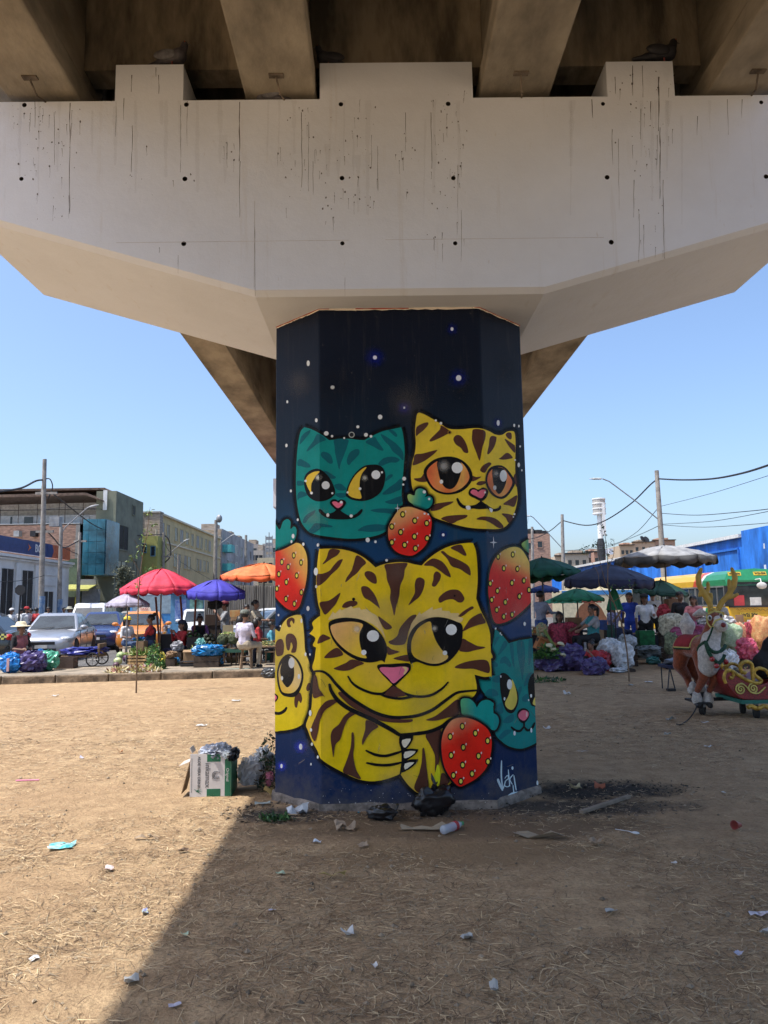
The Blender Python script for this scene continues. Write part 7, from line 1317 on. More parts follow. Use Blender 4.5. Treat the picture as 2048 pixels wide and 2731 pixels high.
sx = px_loc(657, 17.85); stl = thing('wooden_stool', 'rustic wooden stool under the man in the lilac shirt', 'stool', (sx[0], 17.9, PZ)); MB().lathe([(.17, .44), (.18, .46), (.17, .485)], n=18).build('seat', wood_m, stl)
for a in (.6, 2.5, 3.8, 5.7): MB().cyl((.16 * math.cos(a), .16 * math.sin(a), 0), (.11 * math.cos(a), .11 * math.sin(a), .45), .022, .02, 8).build('leg', wood_m, stl)
for z in (.15, .28): MB().tube([(.15 * math.cos(a), .15 * math.sin(a), z) for a in (.6, 2.5, 3.8, 5.7, .6)], .012, 6, cap=False).build('stretcher', wood_m, stl)
tb_ = thing('stall_table', 'low plank table of vegetables beside the column', 'table', (W(716, 1712, 18.7).x, 18.9, PZ)); MB().box((0, 0, .46), (.62, .5, .03)).build('tabletop', wood_m, tb_)
for x in (-.27, .27):
 for y in (-.2, .2): MB().box((x, y, .22), (.04, .04, .45)).build('leg', wood_m, tb_)
leaves('pale_vegetables', 'mixed pale vegetables on the low table by the column', 'vegetables', (W(714, 1700, 18.9).x, 18.9, PZ + .475), .30, .2, .12, 260, .06, [LG1, LY, LG3, LH], 17)
p = gp15(722, 1762); slat_box('plastic_crate', 'dark green plastic crate under the table by the column', 'crate', (p.x, p.y + .15, PZ), .36, .3, .28, 0, plastic('crate_green', (.01, .09, .05), .5), 4, gap=.02)
for i, (u0, u1, vt, vb, Y, m, lb_) in enumerate([(613, 640, 1628, 1645, 21.9, mat('printed_carton', (.55, .42, .20), .7, scale=6, col2=(.6, .25, .08)), 'printed fruit carton with an orange mark, left on the table'), (640, 666, 1626, 1645, 21.9, mat('printed_carton2', (.42, .38, .33), .7, scale=8, col2=(.1, .07, .06)), 'printed fruit carton, right one on the table'), (616, 662, 1645, 1652, 21.9, card, 'flattened carton under the two printed ones')]): carton(lb_, u0, u1, vt, vb, Y, None, m, .3, op=False)
tb2 = thing('stall_table', 'table of cartons behind the fruit seller', 'table', (W(640, 1655, 21.9).x, 22.05, PZ)); zt2 = W(640, 1653, 21.9).z - PZ; MB().box((0, 0, zt2 - .02), (.7, .5, .03)).build('tabletop', wood_m, tb2)
for x in (-.3, .3):
 for y in (-.2, .2): MB().box((x, y, zt2 / 2 - .02), (.04, .04, zt2 - .04)).build('leg', wood_m, tb2)
tr_ = thing('bread_rack', 'dark rack of small goods behind the woman in the cap', 'rack', (W(515, 1690, 21.6).x, 21.8, PZ))
for z in (.3, .5, .7): MB().box((0, 0, z), (.8, .4, .03)).build('shelf', metal_d, tr_)
for x in (-.38, .38): MB().box((x, 0, .4), (.03, .4, .8)).build('side', metal_d, tr_)
random.seed(77); pile('bread_roll', 'tan bread roll on the dark rack', 'bread', 'bread rolls on the rack', lump(.13, .07, .06, 2.2, .1, 2.0, nu=12, nv=8), mat('bread', (.45, .23, .07), .8, var=.3), [(W(515, 1690, 21.6).x + random.uniform(-.34, .34), 21.65 + random.uniform(0, .25), PZ + .715 + .03 * (i % 2), 1) for i in range(16)])
pile('packet', 'small striped packet on the dark rack', 'packet', 'packets on the rack', MB().box((0, 0, 0), (.07, .05, .05)), mat('packet', (.5, .48, .45), .5, scale=20, col2=(.06, .05, .06)), [(W(515, 1690, 21.6).x - .33 + .095 * (i % 8), 21.64, PZ + .355 + .2 * (i // 8), 1) for i in range(16)])
bag('black cloth bundle hanging under the violet parasol', 553, 590, 1600, 1625, cloth('black2', (.012, .012, .014)), Y=20.6, dep=.7, name='hanging_bag', knot=True)
a = W(553, 1788, 17); q = MB(); pl_ = [G(553, 1803), G(682, 1801), G(682, 1786, .12), G(560, 1788, .12)]; pl_ = [v + Vector((0, -.03, .02)) for v in pl_]; q.add([tuple(v) for v in pl_] + [tuple(v + Vector((0, -.02, .02))) for v in pl_], [(0, 1, 2, 3), (7, 6, 5, 4), (0, 4, 5, 1), (1, 5, 6, 2), (2, 6, 7, 3), (3, 7, 4, 0)]); one('painted_plank', q, mat('teal_plank', (.12, .22, .20), .8, var=.25, scale=8), 'chipped teal board lying against the kerb left of the column', 'board')
bag('crumpled dark grey bag at the foot of the kerb by the column', 697, 740, 1784, 1809, plastic('charcoal', (.05, .055, .06)), z=0, dep=.7)
# ---------------------------------------------------------------- right stalls
rn = mat('red_net', (.33, .03, .06), .7, var=.45, scale=24, bump=1.0, bscale=30)
bag('bulging red net sack under the woman in the teal vest', 1468, 1514, 1668, 1728, rn, Y=18.1, z=0, dep=.9, knot=False, name='net_sack', lumps=.06, sq=4); bag('second red net sack right of the first', 1510, 1548, 1664, 1728, rn, Y=18.2, z=0, dep=.9, knot=True, name='net_sack', lumps=.06, sq=4)
for k, (u0, u1, vt, vb, Y, z) in enumerate([(1468, 1550, 1728, 1770, 18.25, 0)]): carton('dark low crate under the red net sacks', u0, u1, vt, vb, Y, z, mat('dark_crate', (.03, .025, .022)), .5, op=False)
o = carton('tilted orange brown carton right of the column', 1426, 1472, 1690, 1722, 17.9, .42, mat('orange_card', (.36, .14, .045), .8), .35); o.rotation_euler.y = .45
bag('plastic bag of bright packets above the tilted carton', 1432, 1462, 1664, 1700, mat('packet_mix', (.45, .25, .12), .4, scale=16, col2=(.1, .25, .15), bump=.8), Y=18.0, dep=.8); one('green_plank', MB().box((0, 0, 0), (.06, .03, .75), ry=-.5), mat('green_strip', (.16, .22, .05), .7), 'thin green striped strip leaning by the carton', 'strip', loc=(W(1472, 1690, 17.8).x, 17.8, .62))
stt = thing('stall_table', 'dark draped table just right of the column', 'table', (W(1432, 1690, 18.6).x, 18.7, 0)); MB().box((0, 0, .40), (.75, .5, .8)).build('drape', cloth('dark_drape', (.02, .022, .035)), stt); MB().box((0, 0, .815), (.8, .55, .03)).build('tabletop', wood_m, stt)
leaves('corn_heap', 'heap of corn and greens on the draped table', 'vegetables', (W(1436, 1660, 18.6).x, 18.65, .83), .26, .2, .1, 200, .08, [LY, LG1, mat('carrot', (.5, .2, .05)), LG2], 21)
bag('purple plastic bag carrying the cauliflowers', 1440, 1522, 1742, 1793, PP, z=0, dep=.8, knot=False); bag('tall purple plastic bag behind the cauliflower bag', 1494, 1572, 1724, 1790, PP, z=0, Y=17.4, dep=.7); bag('purple plastic bag at the crouching child', 1558, 1626, 1758, 1802, PP, z=0, dep=.8)
bag('red plastic sack behind the crouching child', 1588, 1634, 1744, 1796, PR, z=0, Y=17.2, dep=.8)
bag('grey sack in the shade of the column edge', 1412, 1446, 1752, 1788, plastic('grey_sack', (.10, .10, .10), .7), z=0, dep=.9)
cc = G(1480, 1795); leaves('cauliflower_leaves', 'green leaves around the cauliflowers on the purple bag', 'leaves', (cc.x - .1, cc.y + .3, .30), .34, .24, .28, 520, .12, [LG2, LG1, LG3, LG2], 23)
random.seed(6); cf = MB(); cf.smooth = True
for i in range(26): a = random.uniform(0, 6.28); q = random.uniform(0, 1.1); cf.ball((.055 * math.sin(q) * math.cos(a), .055 * math.sin(q) * math.sin(a), .055 * math.cos(q)), .026, 6, 5)
cfm = remesh_mb(cf, .009, 1); cfm.materials.append(mat('cauliflower', (.55, .52, .34), .8))
for i, (u, v, lb_) in enumerate([(1465, 1726, 'cauliflower head at the upper left of the leafy heap'), (1494, 1722, 'largest cauliflower head on top of the leafy heap'), (1500, 1752, 'cauliflower head at the lower right of the leafy heap'), (1476, 1738, 'cauliflower head tucked into the middle of the leaves')]):
 p = W(u, v, cc.y + .15); o = bpy.data.objects.new('cauliflower', cfm); C.objects.link(o); o.location = p; o.scale = (1.3, 1.3, 1.2); o.rotation_euler = (.4, .1 * i, i); tag(o, lb_, 'cauliflower', 'cauliflowers on the purple bag')
leaves('leaf_litter', 'green leaves trampled on the ground beside the column', 'leaves', (G(1440, 1818).x, G(1440, 1818).y, .002), .5, .35, .03, 120, .11, [LG3, LG2], 24)
bag('big white woven sack, left of the sapling stem', 1607, 1670, 1708, 1772, PWh, z=0, Y=17.3, dep=.9, name='woven_sack', knot=False); bag('large crumpled white sack behind the sapling stem', 1640, 1698, 1722, 1784, PWh, z=0, Y=17.0, dep=.8, name='woven_sack', knot=True); bag('flat white plastic bag on the ground below the white sacks', 1632, 1676, 1782, 1795, PWh, z=0, dep=.7, knot=False); bag('white sack lying on the small red crate', 1655, 1702, 1695, 1730, PWh, Y=18.4, z=0, dep=.7, knot=False, name='woven_sack')
bag('grey green flat sack spread on the ground', 1700, 1782, 1724, 1756, plastic('greygreen', (.20, .24, .24), .5), z=PZ, dep=.7, knot=False); bag('small turquoise plastic bag on the dirt', 1727, 1762, 1752, 1773, plastic('aqua', (.06, .26, .25), .4), z=0, dep=.6, knot=False)
p = G(1712, 1738, PZ); slat_box('wooden_crate', 'upright wooden crate in the right stalls', 'crate', (p.x, p.y + .2, PZ), .30, .28, .36, .1, mat('crate_wood', (.48, .31, .14)), 3, vert=True)
p = G(1695, 1742, PZ); slat_box('plastic_crate', 'small red crate beside the upright wooden crate', 'crate', (p.x - .06, p.y + .1, PZ), .22, .25, .22, 0, plastic('crate_red', (.22, .02, .02), .5), 3, gap=.02)
for i, (u0, u1, vt, vb, Y, m, lb_) in enumerate([(1708, 1748, 1684, 1730, 19.2, plastic('tarp_green', (.01, .15, .04), .5), 'bright green covered box behind the wooden crate'), (1612, 1640, 1668, 1700, 18.9, plastic('crate_green', (.01, .09, .05)), 'green crate in the middle of the right stalls'), (1628, 1662, 1676, 1704, 19.1, plastic('crate_navy', (.01, .02, .08), .5), 'navy blue crate next to the green one'), (1434, 1458, 1655, 1678, 19.0, plastic('crate_blue', (.01, .05, .22), .5), 'blue crate beside the man in the check shirt'), (1600, 1620, 1655, 1680, 18.7, plastic('crate_blue', (.01, .05, .22)), 'blue crate behind the teal vest'), (1594, 1612, 1682, 1724, 18.2, card, 'narrow cardboard box under the woman in the teal vest'), (1516, 1552, 1648, 1672, 18.9, mat('brown_carton', (.20, .11, .06), .85), 'brown carton above the red net sacks'), (1785, 1813, 1598, 1634, 19.6, mat('brown_carton', (.20, .11, .06)), 'brown carton held up beside the vendor in black'), (1612, 1640, 1708, 1724, 18.1, plastic('teal_tray', (.015, .08, .08), .5), 'dark teal tray below the crates')]): carton(lb_, u0, u1, vt, vb, Y, None, m, .32, op=False)
for i, (u0, u1, v, Y, lb_) in enumerate([(1560, 1680, 1700, 19.3, 'long low stall table among the crates'), (1660, 1780, 1690, 20.6, 'stall table in front of the white tee woman'), (1425, 1560, 1672, 20.0, 'stall table between the column and the teal vest')]):
 a, c = W(u0, v, Y), W(u1, v, Y); t = thing('stall_table', lb_, 'table', ((a.x + c.x) / 2, Y + .25, PZ)); zt3 = a.z - PZ; MB().box((0, 0, zt3 - .015), (c.x - a.x, .5, .03)).build('tabletop', wood_m, t); MB().box((0, -.2, zt3 / 2 - .02), (c.x - a.x - .1, .02, zt3 - .06)).build('skirt', cloth('dark_drape', (.02, .022, .035)), t)
 for s in (-1, 1): MB().box((s * (c.x - a.x) * .46, .15, zt3 / 2 - .02), (.04, .04, zt3 - .04)).build('leg', wood_m, t)
for i, (u0, u1, vt, vb, m, Y, lp, lb_) in enumerate([(1772, 1830, 1640, 1700, mat('garlic_sack', (.42, .40, .30), .8, var=.4, scale=14, bump=.8), 17.6, .06, 'cream sack of garlic beside the reindeer rump'), (1780, 1815, 1690, 1745, mat('greens_sack', (.14, .17, .10), .8, var=.5, scale=16), 17.4, .06, 'dull green net sack under the garlic sack'), (1800, 1905, 1662, 1735, plastic('magenta', (.20, .03, .09), .45), 17.4, 0, 'large magenta cloth bundle behind the reindeer'), (1880, 1965, 1640, 1675, plastic('white2', (.5, .5, .5), .5), 18.2, 0, 'white bundle behind the reindeer head'), (1935, 1985, 1668, 1740, mat('green_stripe_sack', (.42, .50, .36), .75, scale=18, col2=(.20, .32, .18), bump=.8), 17.8, .05, 'pale green striped net sack in the sun'), (1968, 1998, 1665, 1735, mat('cream_net', (.6, .42, .25), .75, scale=18, col2=(.5, .12, .08), bump=.8), 18.0, .05, 'cream and orange net sack in the sun'), (1988, 2026, 1664, 1728, mat('red_onion_net', (.30, .03, .05), .7, var=.5, scale=16, bump=1), 18.0, .06, 'dark red onion net in the sun'), (2020, 2070, 1648, 1735, mat('potato_net', (.62, .40, .17), .75, scale=14, col2=(.55, .18, .08), bump=1), 17.8, .07, 'orange net of potatoes at the right edge'), (1976, 2030, 1706, 1762, plastic('rose', (.50, .07, .13), .4), 17.2, 0, 'bright rose plastic bag in the sun'), (1930, 1978, 1738, 1788, PWh, 16.4, 0, 'white plastic bag on the sunlit ground'), (2000, 2060, 1655, 1690, plastic('rose2', (.55, .16, .16), .4), 19.0, 0, 'coral bag on top of the onion nets'), (1760, 1798, 1614, 1662, cloth('redcloth', (.36, .035, .05)), 19.6, 0, 'red cloth sack standing in the stall')]):
 bag(lb_, u0, u1, vt, vb, m, Y=Y, z=0, dep=.8, knot=not lp, name='net_sack' if lp else 'plastic_bag', lumps=lp, sq=3.2 if lp else 2.3)
leaves('sunlit_scraps', 'scattered pink and green scraps on the sunlit ground at right', 'scraps', (G(2000, 1786).x, G(2000, 1786).y, 0), .5, .25, .05, 120, .08, [mat('scrap_pink', (.55, .25, .25)), LG1, LH], 25)
one('price_card', MB().box((0, 0, .16), (.2, .01, .2)).box((0, .006, 0), (.015, .008, .3)), card, 'plain brown card on a stick in front of the bus', 'sign', loc=(W(1975, 1690, 18.3).x, 18.3, W(1975, 1668, 18.3).z))
tb5 = thing('stall_table', 'low table behind the sunlit net sacks', 'table', (W(1960, 1680, 19.2).x, 19.4, 0)); MB().box((0, 0, .5), (1.6, .6, .03)).build('tabletop', wood_m, tb5)
for s in (-1, 1): MB().box((s * .75, 0, .25), (.05, .5, .49)).build('leg', wood_m, tb5)
for i, (x, lb_) in enumerate(((1950, 'silver windscreen sheet leaning by the sunlit sacks'),)): one('leaning_sheet', MB().box((0, 0, .2), (.6, .02, .4), rx=-.6), mat('lilac_sheet', (.35, .36, .45), .4), lb_, 'sheet', loc=(W(x, 1670, 18.9).x, 18.9, .52))
# hand trolley with folding legs
tl = thing('trolley', 'black folding trolley with splayed legs behind the reindeer', 'trolley', (W(1805, 1800, 13.6).x, 13.6, 0)); MB().box((.1, 0, .42), (.7, .45, .05)).build('deck', mat('navy_deck', (.01, .015, .05)), tl); lump(.66, .42, .12, 3.3, .2, 3).build('tarpaulin', plastic('grey_tarp', (.12, .13, .16)), tl, (.15, 0, .44))
for x, y, d in ((-.2, -.2, -.06), (-.2, -.2, .08), (-.2, .2, 0), (.5, .2, 0)): MB().cyl((x + d, y, 0), (x, y, .42), .012, n=6).build('leg', steel, tl)
MB().box((-.2, -.2, .02), (.14, .1, .04)).build('foot', tyre_m, tl); w_ = MB(); w_.tube([(.17 * math.cos(2 * math.pi * i / 20), 0, .17 * math.sin(2 * math.pi * i / 20)) for i in range(21)], .035, 8, cap=False); w_.build('wheel', tyre_m, tl, (.42, -.2, .2))
# ================================================================== young trees
bark = mat('sapling_bark', (.17, .115, .07), .85, var=.2)
def sapling(label, Y, trunk, branches, clusters, cols, r0, ls, seed, nl=26):
 random.seed(seed); b0 = W(*trunk[0], Y); t = thing('sapling', label, 'tree', (b0.x, Y, 0)); off = Vector((b0.x, Y, 0))
 def P(L, dy=0.0): return [Vector(p) for p in catmull([tuple(W(u, v, Y) - off + Vector((0, dy * i / max(1, len(L) - 1), 0))) for i, (u, v) in enumerate(L)], 5, False)]
 pts = P(trunk); pts[0].z = -.03; MB().tube(pts, [r0 * (1 - .8 * i / len(pts)) for i in range(len(pts))], 8).build('trunk', bark, t)
 for k, L in enumerate(branches): q = P(L, random.uniform(-.4, .4)); MB().tube(q, [r0 * .4 * (1 - .7 * i / len(q)) for i in range(len(q))], 6).build('branch', bark, t)
 v = []; f = []; mi = []
 for u, vv, rr, dy in clusters:
  c = W(u, vv, Y) - off + Vector((0, dy, 0)); rr *= MPP(Y)
  for i in range(nl):
   d = Vector((random.gauss(0, 1), random.gauss(0, 1), random.gauss(0, .8))).normalized(); p = c + d * rr * random.random() ** .6; s = d.cross(Vector((random.gauss(0, 1), random.gauss(0, 1), random.gauss(0, 1)))).normalized(); l = ls * random.uniform(.6, 1.4); e = (d + Vector((0, 0, -.5))).normalized(); o = len(v); v += [p, p + e * l * .5 + s * l * .22, p + e * l, p + e * l * .5 - s * l * .22]; f.append((o, o + 1, o + 2, o + 3)); mi.append(random.randrange(len(cols)))
 me = bpy.data.meshes.new('crown'); me.from_pydata([tuple(p) for p in v], [], f)
 for m in cols: me.materials.append(m)
 me.polygons.foreach_set('material_index', mi); o = bpy.data.objects.new('crown', me); C.objects.link(o); o.parent = t; o['kind'] = 'stuff'
LS1, LS2 = mat('young_leaf', (.15, .24, .05), .6), mat('young_leaf_pale', (.24, .30, .09), .6)
sapling('thin young tree with sparse pale leaves on the sunlit left', 14.5, [(363, 1848), (365, 1760), (367, 1680), (369, 1600), (373, 1540), (381, 1480), (392, 1420), (399, 1358)], [[(371, 1560), (385, 1535), (404, 1520), (412, 1500)], [(375, 1530), (360, 1495), (352, 1480)], [(380, 1490), (372, 1455), (368, 1440)], [(388, 1440), (395, 1410), (405, 1395)], [(370, 1600), (366, 1560), (363, 1520)]],
  [(399, 1362, 10, 0), (388, 1368, 7, .1), (396, 1420, 12, -.1), (372, 1452, 10, .2), (385, 1470, 12, -.2), (352, 1482, 9, .1), (345, 1495, 6, 0), (408, 1505, 12, .2), (397, 1520, 12, 0), (380, 1435, 8, .1), (405, 1396, 6, .1), (368, 1560, 5, 0)], [LS1, LS2, LG2], .017, .055, 41, 16)
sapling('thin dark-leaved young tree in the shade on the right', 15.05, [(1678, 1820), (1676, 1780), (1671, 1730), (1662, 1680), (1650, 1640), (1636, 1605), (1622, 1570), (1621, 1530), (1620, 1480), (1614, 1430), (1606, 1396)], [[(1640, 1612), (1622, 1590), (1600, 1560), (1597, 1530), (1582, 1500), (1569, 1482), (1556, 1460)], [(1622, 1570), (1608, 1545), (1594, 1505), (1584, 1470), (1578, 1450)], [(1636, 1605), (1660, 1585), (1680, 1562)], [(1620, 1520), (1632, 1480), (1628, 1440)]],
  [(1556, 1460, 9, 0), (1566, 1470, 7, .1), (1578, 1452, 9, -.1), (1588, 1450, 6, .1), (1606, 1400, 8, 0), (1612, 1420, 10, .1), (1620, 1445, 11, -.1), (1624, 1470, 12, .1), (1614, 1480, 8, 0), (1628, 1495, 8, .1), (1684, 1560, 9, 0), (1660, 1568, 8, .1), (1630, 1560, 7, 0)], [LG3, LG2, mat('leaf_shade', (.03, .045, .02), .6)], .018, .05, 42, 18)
shr = thing('shrub', 'grey green shrub climbing the wall under the olive building', 'shrub', (W(322, 1600, 44).x, 44, .02)); random.seed(51); v = []; f = []
for i in range(1500):
 u = random.uniform(0, 1); c = W(332 + random.gauss(0, 9) - 18 * max(0, .25 - u), 1600 - 85 * u ** .8 + random.gauss(0, 4), 44) + Vector((0, random.uniform(-.4, .4), 0)) - Vector(shr.location); d = Vector((random.gauss(0, 1), random.gauss(0, 1), random.gauss(0, 1))).normalized(); s = d.orthogonal().normalized(); o = len(v); v += [tuple(c), tuple(c + d * .08 + s * .04), tuple(c + d * .16), tuple(c + d * .08 - s * .04)]; f.append((o, o + 1, o + 2, o + 3))
me = bpy.data.meshes.new('foliage'); me.from_pydata(v, [], f); me.materials.append(mat('shrub_leaf', (.10, .105, .06), .8, var=.4)); o = bpy.data.objects.new('foliage', me); C.objects.link(o); o.parent = shr; o['kind'] = 'stuff'
for k in (-.2, .1): MB().cyl((k, 0, 0), (k * 2, 0, 1.8), .04).build('stem', bark, shr)
# darker clutter between the sellers
for lb_, u0, u1, vt, vb, Y, m in [('black wire basket between the two seated women', 428, 470, 1693, 1735, 20.9, mat('basket_black', (.02, .02, .022), .6)), ('dark crate of greens behind the tomatoes', 498, 535, 1700, 1735, 20.2, mat('dark_crate', (.03, .025, .022))), ('brown sack board behind the bucket', 362, 382, 1712, 1745, 19.6, card), ('stacked dark crates behind the melons', 548, 590, 1640, 1668, 21.9, mat('dark_crate2', (.05, .03, .02)))]: carton(lb_, u0, u1, vt, vb, Y, None, m, .35, op=False)
p = gp15(508, 1735); leaves('dark_greens', 'dark leafy greens on the crate behind the tomatoes', 'greens', (W(516, 1700, 20.3).x, 20.35, W(516, 1700, 20.3).z), .22, .16, .14, 220, .09, [LG3, LG2, mat('beet', (.055, .015, .025))], 71)
bag('brown paper sack of roots beside the beetroots', 440, 468, 1738, 1756, mat('paper_sack', (.25, .16, .09), .85, var=.25), Y=18.9, dep=.9, knot=False, name='paper_sack'); bag('grey plastic bag next to the beetroots', 455, 485, 1712, 1738, plastic('grey2', (.30, .30, .32), .4), Y=19.6, dep=.8)
bag('small clear bag of greens by the kitchen scale', 520, 545, 1705, 1735, plastic('aqua2', (.10, .32, .28), .35), Y=18.9, dep=.8)
# ================================================================== reindeer and sleigh
RY = 10.65
def rp(u, v, dy=0.0): p = W(u, v, RY + dy); return Vector((p.x, p.y, p.z))
rd = thing('reindeer_figure', 'plush brown and white reindeer figure with golden antlers on a dolly', 'figure', (rp(1870, 1905).x, RY, 0)); R0 = Vector(rd.location)
plush = mat('brown_plush', (.24, .055, .018), .95, var=.2, scale=30, bump=.6, bscale=60, sheen=.4); fur = mat('white_fur', (.60, .57, .53), .95, var=.2, scale=25, bump=1.0, bscale=70, sheen=.5); gold = mat('gold_tinsel', (.50, .32, .05), .45, .3, var=.3, scale=20); hornm = mat('antler_yellow', (.42, .27, .045), .6, var=.15); grn = mat('green_garland', (.015, .07, .035), .9, var=.5, scale=60, bump=1.0, bscale=80); redf = mat('red_felt', (.26, .018, .025), .9, var=.15); yelt = mat('yellow_trim', (.55, .48, .14), .7); glit = mat('red_glitter', (.24, .012, .015), .45, var=.5, scale=90, spec=.7)
def chain(pts, rad):
 m = MB()
 for (a, b), (ra, rb) in zip(zip(pts, pts[1:]), zip(rad, rad[1:])): m.ball(a - R0, ra, 12, 8); m.ball(b - R0, rb, 12, 8); m.tube([a - R0, b - R0], [ra, rb], 12)
 return m
def skin_of(mbs, name, m, voxel=.016, smooth=3):
 q = MB()
 for b in mbs: q.add(b.v, b.f)
 me = remesh_mb(q, voxel, smooth); me.materials.append(m); me.name = name; o = bpy.data.objects.new(name, me); C.objects.link(o); o.parent = rd; return o
body = [chain([rp(1822, 1728, .42), rp(1840, 1722, .30), rp(1868, 1728, .05), rp(1888, 1735, -.12)], [.155, .16, .165, .17]), chain([rp(1886, 1718, -.10), rp(1896, 1690, -.14), rp(1905, 1660, -.18)], [.14, .115, .10]), chain([rp(1903, 1646, -.14), rp(1908, 1652, -.2), rp(1918, 1662, -.30)], [.095, .10, .075]),
  chain([rp(1818, 1742, .42), rp(1812, 1775, .40), rp(1832, 1805, .48), rp(1842, 1838, .42)], [.12, .095, .06, .038]), chain([rp(1840, 1745, .5), rp(1846, 1785, .5), rp(1862, 1812, .52), rp(1868, 1838, .5)], [.11, .085, .055, .038]),
  chain([rp(1868, 1745, -.10), rp(1876, 1785, -.16), rp(1878, 1806, -.17), rp(1860, 1842, -.08)], [.12, .095, .07, .042]), chain([rp(1904, 1750, -.14), rp(1912, 1785, -.18), rp(1910, 1805, -.2), rp(1892, 1842, -.1)], [.11, .09, .068, .042])]
skin_of(body, 'body', plush)
skin_of([chain([rp(1893, 1705, -.20), rp(1893, 1745, -.24), rp(1888, 1778, -.20)], [.115, .165, .14]), chain([rp(1910, 1752, -.22), rp(1912, 1780, -.2)], [.09, .06]), chain([rp(1908, 1684, -.24), rp(1898, 1708, -.22)], [.085, .12])], 'chest_fur', fur)
skin_of([chain([rp(1918, 1664, -.31), rp(1925, 1670, -.37)], [.085, .078]), chain([rp(1912, 1652, -.29), rp(1916, 1645, -.26)], [.05, .03])], 'muzzle', fur, .012)
skin_of([chain([rp(1833, 1690, .42), rp(1833, 1668, .44), rp(1830, 1642, .45)], [.075, .115, .05])], 'tail', fur)
for u, v, d in ((1846, 1836, .42), (1870, 1834, .5), (1858, 1862, -.06), (1888, 1862, -.08)): skin_of([chain([rp(u, v - 8, d), rp(u + 1, v + 4, d)], [.06, .075])], 'fur_cuff', fur, .012); skin_of([chain([rp(u, v + 12, d), rp(u + 6, v + 20, d - .06)], [.045, .04])], 'hoof', black_p, .012)
MB().ball(rp(1929, 1667, -.455) - R0, .034, 12, 8).build('nose', mat('dark_red_nose', (.16, .015, .015), .5), rd)
for u, v, s in ((1887, 1648, 1), (1929, 1642, -1)):
 e = MB(); e.smooth = True; e.ball(rp(u + 6 * s, v, -.255) - R0, (.034, .02, .04), 12, 8); o = e.build('eye', mat('eye_white', (.6, .6, .55), .3), rd); MB().ball(rp(u + 6 * s, v, -.278) - R0, (.017, .01, .024), 10, 7).build('pupil', black_p, o)
for P, d in (([(1886, 1640), (1868, 1632), (1850, 1640)], .02), ([(1920, 1636), (1932, 1628), (1942, 1640)], -.02)): skin_of([chain([rp(*P[0], -.12), rp(*P[1], -.1 + d), rp(*P[2], -.08 + d)], [.03, .05, .022])], 'ear', fur, .012)
for L in ([[(1896, 1628), (1893, 1610), (1878, 1585), (1864, 1560), (1862, 1538), (1870, 1518)], [(1880, 1588), (1889, 1570), (1888, 1556)], [(1893, 1610), (1897, 1596), (1896, 1585)], [(1872, 1575), (1866, 1588)]], [[(1915, 1626), (1925, 1606), (1942, 1588), (1957, 1562), (1960, 1540), (1952, 1517)], [(1948, 1578), (1944, 1560), (1944, 1548)], [(1935, 1596), (1958, 1590), (1966, 1585)]]):
 skin_of([chain([rp(u, v, -.1) for u, v in P], [.040 if i < len(P) - 1 else .026 for i in range(len(P))] if len(P) > 3 else [.036] + [.026] * (len(P) - 1)) for P in L], 'antler', hornm, .012)
crn = MB(); crn.smooth = True; crn.tube([rp(1888 + 5 * math.sin(i * 1.3) + i * 3.4, 1632 - 6 * math.sin(i * .4), -.18 - .02 * (i % 2)) - R0 for i in range(12)], .028, 8); crn.build('tinsel_crown', gold, rd)
for P in ([(1885, 1640, -.2), (1886, 1660, -.24), (1895, 1673, -.3), (1903, 1672, -.36)], [(1888, 1638, -.22), (1905, 1630, -.28), (1924, 1634, -.27), (1930, 1646, -.25)], [(1900, 1668, -.36), (1908, 1655, -.365), (1922, 1650, -.37), (1934, 1657, -.36)]): MB().tube([rp(*p) - R0 for p in P], .012, 6).build('bridle_strap', yelt, rd)
MB().tube([rp(1901, 1672, -.36) - R0, rp(1895, 1690, -.34) - R0, rp(1884, 1714, -.3) - R0], .014, 6).build('rein', grn, rd)
for P in ([(1882, 1712, -.3), (1892, 1732, -.40), (1910, 1740, -.38), (1928, 1732, -.3), (1934, 1722, -.2)], [(1882, 1714, -.3), (1890, 1740, -.40), (1905, 1760, -.42), (1918, 1768, -.38), (1932, 1748, -.3)], [(1882, 1712, -.3), (1868, 1722, -.22), (1862, 1738, -.16), (1872, 1742, -.22), (1884, 1728, -.3)]): MB().tube([Vector(q) - R0 for q in catmull([tuple(rp(*p)) for p in P], 5, False)], .026, 8).build('garland', grn, rd)
for u, v, d in ((1899, 1758, -.45), (1911, 1776, -.44), (1936, 1765, -.34)): MB().ball(rp(u, v, d) - R0, .036, 12, 8).build('bauble', mat('red_bauble', (.35, .015, .015), .15, spec=.8), rd)
sp = [rp(1926 + (18 if i % 2 == 0 else 5) * 1.25 * math.sin(math.pi * i / 4) * .9, 1776 - (18 if i % 2 == 0 else 5) * .55 * math.cos(math.pi * i / 4), -.46) - R0 for i in range(8)]; q = MB(); q.add([tuple(p) for p in sp] + [tuple(rp(1926, 1776, -.48) - R0)], [(i, (i + 1) % 8, 8) for i in range(8)]); q.build('star', gold, rd)
sd = MB(); sd.smooth = True; rim = []                        # saddle cloth wrapped over the back
for i in range(9):
 f = i / 8; a, b = rp(1826, 1726, .40), rp(1868, 1728, .08); c = a.lerp(b, f)
 for j in range(9):
  th = math.pi * (-.12 + 1.24 * j / 8) if False else math.pi * (.02 + .96 * j / 8); ax = (b - a).normalized(); sdv = ax.cross(Vector((0, 0, 1))).normalized(); p = c + (sdv * math.cos(th) + Vector((0, 0, 1)) * math.sin(th)) * (.176 + .012 * (j in (0, 8))); sd.v.append(tuple(p - R0)); 
  if i in (0, 8) or j in (0, 8): rim.append((i, j, p - R0))
